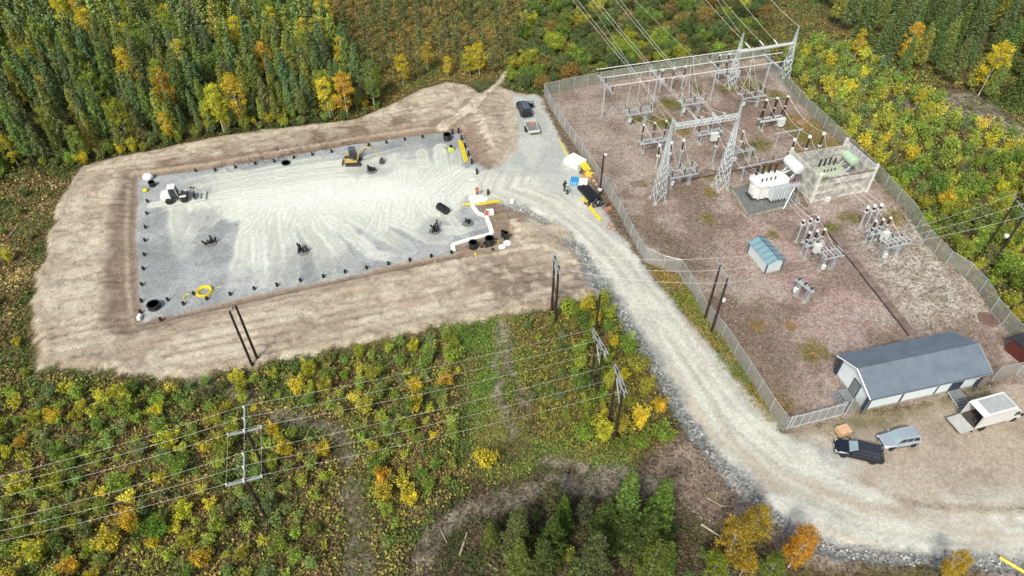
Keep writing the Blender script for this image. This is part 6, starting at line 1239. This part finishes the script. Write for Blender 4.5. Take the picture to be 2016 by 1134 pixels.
# ================================================================ PEOPLE
def person(loc, rz, label, jacket, trousers, hat, pose='stand', vest=None):
    t = thing('person', label, 'person', loc, rz); kneel = pose == 'crouch'
    if kneel:
        J_ = {'pel': (0, 0, .45), 'ch': (.28, 0, .85), 'nk': (.38, 0, 1.05), 'hd': (.45, 0, 1.22), 'kl': (.4, .16, .5), 'fl': (.05, .16, .08), 'tl': (.25, .16, .04), 'kr': (.35, -.16, .3), 'fr': (-.15, -.16, .06), 'tr': (-.02, -.16, .04), 'sl': (.32, .2, .95), 'el': (.55, .25, .7), 'hl': (.72, .12, .5), 'sr': (.32, -.2, .95), 'er': (.55, -.25, .7), 'hr': (.72, -.1, .5)}
    else:
        J_ = {'pel': (0, 0, .95), 'ch': (.02, 0, 1.35), 'nk': (.02, 0, 1.52), 'hd': (.04, 0, 1.7), 'kl': (.04, .12, .5), 'fl': (0, .13, .08), 'tl': (.2, .14, .04), 'kr': (.1, -.12, .5), 'fr': (.02, -.14, .08), 'tr': (.22, -.15, .04), 'sl': (0, .21, 1.45), 'el': (.06, .3, 1.17), 'hl': (.25, .22, 1.0), 'sr': (0, -.21, 1.45), 'er': (.02, -.3, 1.15), 'hr': (.15, -.28, .92)}
    def skin(name, chain, rad, m, parent=t):
        names = list(rad); me = bpy.data.meshes.new(name); me.from_pydata([J_[n] for n in names], [(names.index(a), names.index(b)) for a, b in chain], []); me.materials.append(m)
        o = put(name, me, parent); sk = o.modifiers.new('skin', 'SKIN'); sv = me.skin_vertices[0].data
        for i, n in enumerate(names): sv[i].radius = rad[n]
        sv[0].use_root = True; o.modifiers.new('sub', 'SUBSURF').levels = 1; o.modifiers['sub'].render_levels = 1; return o
    skin('body', [('pel', 'ch'), ('ch', 'nk'), ('nk', 'hd'), ('pel', 'kl'), ('kl', 'fl'), ('fl', 'tl'), ('pel', 'kr'), ('kr', 'fr'), ('fr', 'tr'), ('ch', 'sl'), ('sl', 'el'), ('el', 'hl'), ('ch', 'sr'), ('sr', 'er'), ('er', 'hr')],
         dict(pel=(.15, .12), ch=(.17, .13), nk=(.06, .06), hd=(.1, .11), kl=(.08, .08), fl=(.06, .06), tl=(.05, .04), kr=(.08, .08), fr=(.06, .06), tr=(.05, .04), sl=(.08, .08), el=(.06, .06), hl=(.04, .04), sr=(.08, .08), er=(.06, .06), hr=(.04, .04)), trousers)
    skin('jacket', [('pel', 'ch'), ('ch', 'sl'), ('sl', 'el'), ('el', 'hl'), ('ch', 'sr'), ('sr', 'er'), ('er', 'hr'), ('ch', 'nk')], dict(pel=(.165, .135), ch=(.19, .15), sl=(.095, .09), el=(.075, .075), hl=(.045, .045), sr=(.095, .09), er=(.075, .075), hr=(.045, .045), nk=(.07, .07)), jacket)
    h = J_['hd']; MB().lathe((h[0], h[1], h[2]-.1), [(.06, -.02), (.095, .05), (.1, .12), (.08, .19)], 10).build('face', mat('skin', (.45, .28, .2), .6, 0, .05, 3), t, smooth=True)
    MB().lathe((h[0], h[1], h[2]), [(.14, 0), (.13, .04), (.115, .1), (.07, .15), (.01, .17)], 12).build('helmet', hat, t, smooth=True)
    for k in ('hl', 'hr'):
        p = J_[k]; mb = MB(); mb.box(p, (.09, .035, .07))
        for i in range(4): mb.tube((p[0]+.04, p[1]-.015, p[2]-.03+i*.02), (p[0]+.1-.008*abs(i-1), p[1]-.005, p[2]-.045+i*.018), .009, 4)
        mb.tube((p[0]+.01, p[1], p[2]+.03), (p[0]+.06, p[1]+.02, p[2]+.05), .01, 4); mb.build('hand', mat('skin', (.45, .28, .2), .6, 0, .05, 3), t)
    for k in ('tl', 'tr'): p = J_[k]; MB().box((p[0]-.07, p[1], .05), (.28, .1, .1)).build('boot', blackpl(), t)
    return t
dkc = mat('dark_workwear', (.02, .022, .03), .9, 0, .2, 6); grc = mat('pale_grey_jacket', (.50, .52, .48), .8, 0, .2, 6); orc = mat('orange_workwear', (.70, .22, .10), .8, 0, .15, 6); brc = mat('brown_workwear', (.18, .09, .06), .9, 0, .2, 6)
person(P(1111, 375), R(-60), 'person in dark work clothes, left of two standing by the pipe stock', dkc, dkc, blackpl())
person(P(1117, 383), R(120), 'person in a pale grey jacket and dark trousers beside the pipe stock', grc, dkc, whitep())
person(P(940, 386), R(-100), 'person in orange jacket standing behind the white foam sheets', orc, brc, mat('orange_helmet', (.7, .3, .2), .4, 0, .1, 2))
person(P(954, 424), R(-40), 'person in orange crouching beside the white insulation strip', orc, brc, whitep(), 'crouch')

# ================================================================ THINGS ON THE PAD
def pipe_stub(px, py, side, h=.55, r=.17, tilt=0):
    o = put('pipe_stub', cached(('stub', h, r), lambda: MB().lathe((0, 0, 0), [(r*1.15, 0), (r*1.15, .1), (r, .12), (r, h), (r*.8, h), (r*.8, h*.5), (.01, h*.5)], 12), blackpl()), loc=P(px, py)+Vector((0, 0, -.02)), rz=(tilt, 0, 0)); tag(o, f'short black pipe stub in the row along the pad\'s {side} edge', 'pipe', f'pipe stubs along the {side} edge of the pad')
SIDES = {'left': [(291,398),(290,422),(287,449),(286,475),(285,503),(283,531),(280,562),(279,594),(278,616)],
 'bottom': [(331,592),(382,580),(408,590),(454,581),(501,570),(546,563),(592,554),(637,546),(680,537),(722,529),(765,521),(807,514),(849,506),(889,499),(362,600),(317,631)],
 'far': [(386,338),(424,336),(464,331),(503,324),(540,319),(579,312),(615,306),(653,300),(726,287),(761,282),(797,276),(832,271),(891,264),(903,262)],
 'right': [(909,276),(916,291),(923,307),(929,322),(939,342),(961,383)]}
for s, l in SIDES.items():
    for i, (px, py) in enumerate(l): pipe_stub(px, py, s, .9 if s == 'right' or py < 265 else .5)
def well(px, py, r, h, label, m=None, name='inspection_well'):
    o = thing(name, label, 'well', P(px, py)); prof = []
    k = max(2, int(h/.2))
    for i in range(k): prof += [(r, h*i/k), (r*1.06, h*(i+.3)/k), (r*1.06, h*(i+.7)/k)]
    prof += [(r, h), (r*.86, h), (r*.86, h*.25), (.01, h*.25)]
    MB().lathe((0, 0, 0), prof, 18).build('shaft', m or blackpl(), o); MB().lathe((0, 0, 0), [(r*1.12, h-.02), (r*1.12, h+.04), (r*.9, h+.04), (r*.9, h-.02)], 18).build('rim', m or blackpl(), o); return o
well(305, 606, .72, .7, 'wide black inspection well near the pad\'s lower left corner'); well(563, 322, .62, .18, 'round black open well mouth at the pad\'s far edge'); well(881, 275, .62, 1.0, 'black inspection well at the pad\'s far right corner'); 
well(932, 490, .55, 1.2, 'ribbed black well shaft standing left of the pair below the white strip'); well(964, 483, .6, 1.3, 'ribbed black well shaft standing right of the pair, beside the yellow hose')
o = thing('pipe_section', 'fat black ribbed pipe section lying on the sand right of the pad\'s middle', 'pipe', P(872, 420), 0); a, b = P(864, 411), P(881, 422); MB().tube(a-P(872, 420)+Vector((0, 0, .55)), b-P(872, 420)+Vector((0, 0, .55)), .55, 16).build('shell', blackpl(), o)
for i in range(5): c = (a-P(872, 420)).lerp(b-P(872, 420), .1+i*.2)+Vector((0, 0, .55)); d = (b-a).normalized(); MB().tube(c-d*.05, c+d*.05, .6, 16).build('rib', blackpl(), o)
def bundle(px, py, n, label, spread=1.4, up=1.2, seed=1, r=.13, upright=True, cat='pipe bundle'):
    o = thing('pipe_bundle', label, cat, P(px, py)); rn = random.Random(seed)
    for i in range(n):
        x, y_ = rn.uniform(-.5, .5), rn.uniform(-.35, .35); a = rn.random()*6.28; s = rn.uniform(.3, 1)*spread
        MB().tube((x, y_, -.1 if upright else r), (x+math.cos(a)*s*.5, y_+math.sin(a)*s*.5, (up*rn.uniform(.7, 1.1)) if upright else r+rn.uniform(0, .4)), r, 8).build('pipe', blackpl(), o)
    MB().lathe((0, 0, 0), [(.9, -.05), (.75, .12), (.3, .18), (.01, .2)], 14).build('dug_soil', mat('dark_gravel', (.15, .155, .16), .95, 0, .6, 6, .5), o)
bundle(415, 480, 9, 'tangle of black pipes in a dark hollow on the pad\'s left part', 1.6, .8, 2); bundle(597, 495, 6, 'upright bunch of black pipes near the pad\'s bottom middle', .5, 1.2, 3); bundle(732, 337, 8, 'black pipe ends in front of the mini excavator', .8, 1.0, 4); bundle(856, 455, 7, 'black pipes fanned out like fingers right of the pad\'s middle', 2.0, 1.3, 5); bundle(921, 440, 4, 'small group of black pipe ends near the white strip\'s bend', .4, .9, 6)
def pipe_run(pts, r, m, label, name='yellow_pipe', cat='pipe', group=None, z=.0, n=1, gap=.25):
    pp = [P(*p)+Vector((0, 0, r+z)) for p in pts]; t = thing(name, label, cat, pp[0], 0, group); d = (pp[-1]-pp[0]).normalized(); nn = Vector((-d.y, d.x, 0))
    for k in range(n): MB().path([p-pp[0]+nn*(k-(n-1)/2)*gap+Vector((0, 0, random.uniform(0, .1) if n > 1 else 0)) for p in pp], r, 7).build('pipe', m, t)
    return t
yp = yellowpl()
pipe_run([(906, 279), (913, 300), (918, 319)], .11, yp, 'bundle of yellow pipes lying at the pad\'s right edge below the corner well', n=3, gap=.24)
pipe_run([(911, 404), (945, 402), (985, 397)], .09, yp, 'pair of long yellow pipes laid across the white strip', n=2, gap=.3)
pipe_run([(1101, 276), (1124, 318)], .10, yp, 'long yellow pipe lying on the verge above the white sheet', n=1)
pipe_run([(1147, 391), (1182, 435)], .11, yp, 'long yellow pipes lying between the road and the fence', n=2, gap=.25)
pipe_run([(936, 500), (938, 511)], .16, yp, 'short yellow pipe stub in the bank left of the wells, right one'); pipe_run([(857, 518), (859, 533)], .16, yp, 'short yellow pipe stub in the bank below the pad, left one')
pipe_run([(360, 589), (368, 581), (374, 580)], .09, yp, 'short curl of yellow hose left of the yellow coil')
pipe_run([(972, 474), (981, 475), (981, 483), (970, 484)], .07, yp, 'bent yellow hose beside the right black well', name='yellow_hose')
pipe_run([(1958, 1106), (2030, 1150)], .16, yp, 'thick yellow pole leaning across the bottom right corner', name='yellow_pole', z=.8)
t = thing('hose_coil', 'large coil of yellow hose lying at the pad\'s lower left', 'hose coil', P(403, 575))
for i in range(5):
    rr = [1.0, .85, .92, .7, .8][i]; MB().path([(math.cos(a*.2618)*rr, math.sin(a*.2618)*rr, .1+.09*(i % 3)+.02*math.sin(a)) for a in range(25)], .07, 6).build('coil_loop', yp, t)
MB().path([(1.0, 0, .1), (1.3, .7, .08), (1.9, .95, .07)], .05, 5).build('loose_end', mat('pale_hose_end', (.6, .65, .3), .5, 0, .1, 2), t)
foam = mat('white_foam', (.82, .82, .80), .7, 0, .04, 3)
strip = [(930,394),(931,408),(941,421),(957,427),(964,444),(969,461),(930,471),(891,483),(893,496)]; t = thing('insulation_strip', 'white foam insulation strip following the pad\'s lower right corner', 'insulation', (0, 0, 0)); pp = [P(*p) for p in strip]
for a, b in zip(pp[:-1], pp[1:]):
    n_ = max(1, round((b-a).length/1.2)); an = math.atan2((b-a).y, (b-a).x)
    for i in range(n_): c = a.lerp(b, (i+.5)/n_); MB().box((c.x, c.y, .12+random.uniform(0, .03)), ((b-a).length/n_-.02, .6, .14), an+random.uniform(-.04, .04)).build('foam_board', foam, t)
def sheet(px, py, dx, dy, h, label, rz=.2, m=None, name='foam_sheets', cat='insulation'): o = MB().box((0, 0, h/2), (dx, dy, h), 0, .97).build(name, m or foam, loc=P(px, py), rz=rz); return tag(o, label, cat)
sheet(937, 394, 1.9, 1.9, .25, 'stack of white foam sheets at the head of the white strip', .3); sheet(948, 390, .8, 2.2, .2, 'narrow white foam sheet right of the stacked sheets', .9); sheet(966, 421, .9, .9, .6, 'white foam cube right of the crouching person', .2); sheet(1008, 399, .55, .6, .5, 'small white block at the road\'s inner corner', .1); sheet(276, 627, .4, .7, .5, 'small white can at the pad\'s lower left corner', 0)
def bag(px, py, r, label, m=None): o = MB().lathe((0, 0, 0), [(r*.7, 0), (r, r*.3), (r*.95, r*.8), (r*.4, r*1.05), (.01, r*1.0)], 9).build('white_sack', m or foam, loc=P(px, py), smooth=True); tag(o, label, 'sack')
bag(989, 489, .55, 'white sack in front of the dark figure-like pipe, left one'); bag(999, 482, .6, 'white sack behind the left one, lower right of the pad'); bag(293, 352, .8, 'pale sack at the pad\'s top left corner'); bag(287, 376, .4, 'yellow sack below the pale one at the top left corner', yp)
well(301, 366, .45, .7, 'black drum beside the pale sack at the pad\'s top left corner', name='black_drum'); well(996, 474, .32, 1.5, 'tall narrow black pipe standing behind the white sacks', name='standing_pipe'); well(990, 466, .25, 1.0, 'short black pipe leaning behind the tall narrow one', name='standing_pipe'); well(377, 372, .3, .3, 'small round pale drum behind the loader\'s levelling frame', mat('cream_drum', (.6, .58, .45), .6, 0, .1, 3), 'drum')
for i, (px, py) in enumerate([(954, 482), (957, 490), (949, 489), (970, 494)]): pipe_stub(px, py, 'lower right', .4, .2)
# material stock by the fence
sheet(1132, 322, 2.3, 2.9, .9, 'white tarpaulin-covered stack in the pipe stock by the fence', YAW+.5, foam, 'covered_stack', 'stack')
t = thing('crate_of_fittings', 'slatted wooden crate of yellow fittings in the pipe stock', 'crate', P(1157, 352), .9)
wd2 = mat('fresh_wood', (.60, .40, .24), .8, 0, .15, 4)
for s in (-1, 1):
    for k in range(4): MB().box((s*.75, 0, .15+k*.24), (.05, 1.7, .14)).build('slat', wd2, t); MB().box((0, s*.85, .15+k*.24), (1.5, .05, .14)).build('slat', wd2, t)
for i in range(9): MB().tube((random.uniform(-.6, .6), random.uniform(-.7, .7), .6), (random.uniform(-.6, .6), random.uniform(-.7, .7), 1.1), .13, 8).build('fitting', mat('orange_yellow_fitting', (.75, .48, .05), .5, 0, .15, 3), t)
pipe_run([(1144, 322), (1157, 342)], .14, yp, 'bundle of short yellow pipes behind the white stack', n=4, gap=.3, z=.4)
pipe_run([(1147, 338), (1160, 345)], .15, blackpl(), 'short black pipes under the yellow fittings', name='black_pipes', n=5, gap=.35)
t = thing('material_box', 'blue and white plastic crate at the end of the black pipes', 'crate', P(1138, 363), -.15); MB().box((-.55, 0, .45), (1.2, 1.3, .9)).build('blue_part', mat('blue_plastic', (.04, .28, .62), .5, 0, .1, 3), t); MB().box((.75, 0, .4), (1.3, 1.3, .8)).build('white_part', foam, t)
for i in range(4): MB().box((-1.0+i*.3, -.66, .45), (.06, .04, .8)).build('crate_rib', foam, t)
t = thing('black_pipe_stack', 'stack of long black pipes lying beside the fence', 'pipe stack', P(1157, 382)); a, b = P(1146, 367)-P(1157, 382), P(1174, 397)-P(1157, 382); d = (b-a).normalized(); nn = Vector((-d.y, d.x, 0))
for i in range(7):
    for j in range(2 if i < 6 else 1): MB().tube(a+nn*(i-3)*.3+Vector((0, 0, .15+j*.26))+d*random.uniform(-.3, .3), b+nn*(i-3)*.3*1.05+Vector((0, 0, .15+j*.26)), .13, 8).build('pipe', blackpl(), t)
t = thing('black_fittings', 'heap of short black pipe bends at the end of the pipe stack', 'pipe heap', P(1178, 404))
rn = random.Random(9)
for i in range(16): x, y_ = rn.uniform(-1.6, 1.6), rn.uniform(-.7, .7); a = rn.random()*3; MB().tube((x, y_, .15), (x+math.cos(a)*.6, y_+math.sin(a)*.6, .3+rn.random()*.3), .15, 8).build('bend', blackpl(), t)
o = MB().box((0, 0, .2), (1.0, .7, .4)).build('terracotta_crate', mat('terracotta', (.38, .17, .11), .8, 0, .2, 3), loc=P(1197, 414), rz=.6); tag(o, 'small reddish crate by the fence below the black pipe bends', 'crate')
for i, (px, py, r_) in enumerate([(1169, 357, .45), (1174, 364, .35), (1203, 444, .5), (1208, 452, .4), (1199, 449, .45)]):
    o = MB().lathe((0, 0, -.1), [(r_*.6, 0), (r_, r_*.4), (r_*.8, r_*.9), (r_*.3, r_*1.15), (.01, r_*1.1)], 7).build('boulder', mat('reddish_rock', (.33, .24, .20), .9, 0, .3, 2, .3), loc=P(px, py), rz=i); tag(o, 'reddish boulder on the verge between the road and the left fence', 'boulder', 'boulders on the fence verge')
# logs and debris of the clearing
lw = mat('debarked_log', (.45, .38, .30), .9, 0, .25, 3)
for i, (a, b, r_, lb) in enumerate([((1380, 1034), (1422, 1062), .13, 'thick pale log lying diagonally in the churned soil'), ((1392, 982), (1416, 996), .07, 'thin pale pole forming an angle with its neighbour'), ((1416, 997), (1440, 999), .07, 'short pale pole lying level at the angle\'s foot'), ((1228, 1022), (1262, 1033), .1, 'pale log between the twin spruces'), ((905, 1095), (920, 1050), .1, 'pale stripped trunk standing out in the brushwood'), ((868, 1045), (880, 1070), .06, 'thin dead branch left of the pale trunk'), ((1398, 1082), (1406, 1100), .08, 'short pale log at the bottom edge'), ((960, 1110), (985, 1128), .06, 'dead twiggy branch at the bottom edge'), ((1845, 232), (1872, 238), .12, 'pale logs in the north-east clearing'), ((1950, 292), (2005, 305), .12, 'long pale logs at the right edge of the clearing'), ((1085, 635), (1052, 655), .05, 'bare pole lying in the bushes beside the far support'), ((95, 358), (108, 368), .08, 'dead branch on the heath left of the bank'), ((20, 465), (40, 440), .08, 'grey dead stump roots on the left heath')]):
    pa, pb = G(*a), G(*b); o = MB().tube(pa-pa+Vector((0, 0, r_+.08)), pb-pa+Vector((0, 0, r_+.12)), r_, 7, r_*.6).build('fallen_log', lw, loc=pa); tag(o, lb, 'log')
def debris(name, label, poly, n, L0, L1, r, m, seed):
    pl = W(poly); p_ = np.array(pl); rr = np.random.default_rng(seed); X = rr.uniform(p_[:, 0].min(), p_[:, 0].max(), n*4); Y = rr.uniform(p_[:, 1].min(), p_[:, 1].max(), n*4); ok = sdist(X, Y, pl) > 0; mb = MB()
    for x, y_ in list(zip(X[ok], Y[ok]))[:n]:
        a = rr.random()*6.28; l = rr.uniform(L0, L1); z = gz(x, y_); mb.tube((x, y_, z+.05), (x+math.cos(a)*l, y_+math.sin(a)*l, z+rr.uniform(.05, .5)), r, 3, r*.4, cap=False)
    o = mb.build(name, m, kind='stuff', label=label); o['category'] = 'brushwood'
tw_ = mat('dead_twigs', (.22, .18, .14), .9, 0, .3, 3)
debris('dead_branches', 'dead twigs and branches strewn over the dark brushwood', [(820, 990), (900, 960), (1260, 965), (1420, 1060), (1440, 1150), (820, 1150)], 500, .5, 2.0, .025, tw_, 5)
debris('logging_waste', 'grey logging waste in the north-east clearing', [(1790, 200), (1900, 215), (2040, 260), (2060, 330), (1960, 310), (1850, 250)], 260, .8, 2.6, .05, lw, 6)
debris('root_debris', 'torn roots and branches along the bank\'s outer edge on the left', [(40, 360), (150, 350), (110, 440), (80, 540), (20, 520)], 160, .4, 1.6, .03, tw_, 7)
debris('bank_roots', 'torn roots lying in the dark cut north of the pad', [(420, 325), (700, 265), (700, 285), (420, 345)], 160, .4, 1.5, .03, mat('dark_roots', (.07, .045, .035), .9, 0, .3, 3), 8)
# clods on the bare soil
def clods():
    r = np.random.default_rng(99); t_ = np.array([(1, 0, 0), (-1, 0, 0), (0, 1, 0), (0, -1, 0), (0, 0, 1), (0, 0, -1)], float); f_ = np.array([(0, 2, 4), (2, 1, 4), (1, 3, 4), (3, 0, 4), (2, 0, 5), (1, 2, 5), (3, 1, 5), (0, 3, 5)])
    for nm, lb, poly, dens, m, s0, s1, hard in [('soil_clods', 'loose clods and stones on the bare bank around the pad', None, 2.6, mat('clod_soil', (.36, .30, .235), .95, 0, .3, .6, 0, (.52, .46, .37)), .04, .12, M_e*(1-M_p)*(1-M_r)), ('dirt_clods', 'clods and stones on the churned soil beside the road bend', [(1265,890),(1340,850),(1440,930),(1560,1040),(1660,1075),(1560,1100),(1420,1080),(1310,960)], 4, mat('clod_dirt', (.22, .17, .13), .95, 0, .3, .6, 0, (.45, .39, .33)), .05, .2, None), ('yard_pebbles', 'loose pale pebbles scattered over the substation gravel', [(1071,188),(1506,113),(1690,318),(1790,425),(2045,760),(1700,815),(1545,850),(1218,421)], 3.0, mat('pale_pebbles', (.42, .36, .32), .9, 0, .3, .8, 0, (.66, .62, .56)), .03, .1, None)]:
        pl = W(poly) if poly else EARTH; p_ = np.array(pl); (x0, y0), (x1, y1) = p_.min(0), p_.max(0); N_ = int((x1-x0)*(y1-y0)*dens); X = r.uniform(x0, x1, N_); Y = r.uniform(y0, y1, N_); ok = sdist(X, Y, pl) > .2
        if hard is not None: ok &= samp(hard, X, Y) > r.random(N_)
        ok &= fbm(X, Y, 2.5, 5) > .38; X = X[ok]; Y = Y[ok]; n_ = len(X); s = s0+(s1-s0)*r.random(n_)**2.2
        rot = np.linalg.qr(r.normal(size=(n_, 3, 3)))[0]; v = (t_[None]*r.uniform(.6, 1.3, (n_, 6, 1)))@rot*s[:, None, None]; v += np.stack([X, Y, samp(Z, X, Y)+s*.3], 1)[:, None, :]
        o = put(nm, np_mesh(nm, v.reshape(-1, 3), (f_[None]+(np.arange(n_)*6)[:, None, None]).reshape(-1, 3), m, smooth=False), kind='stuff', label=lb); o['category'] = 'stones'
clods()
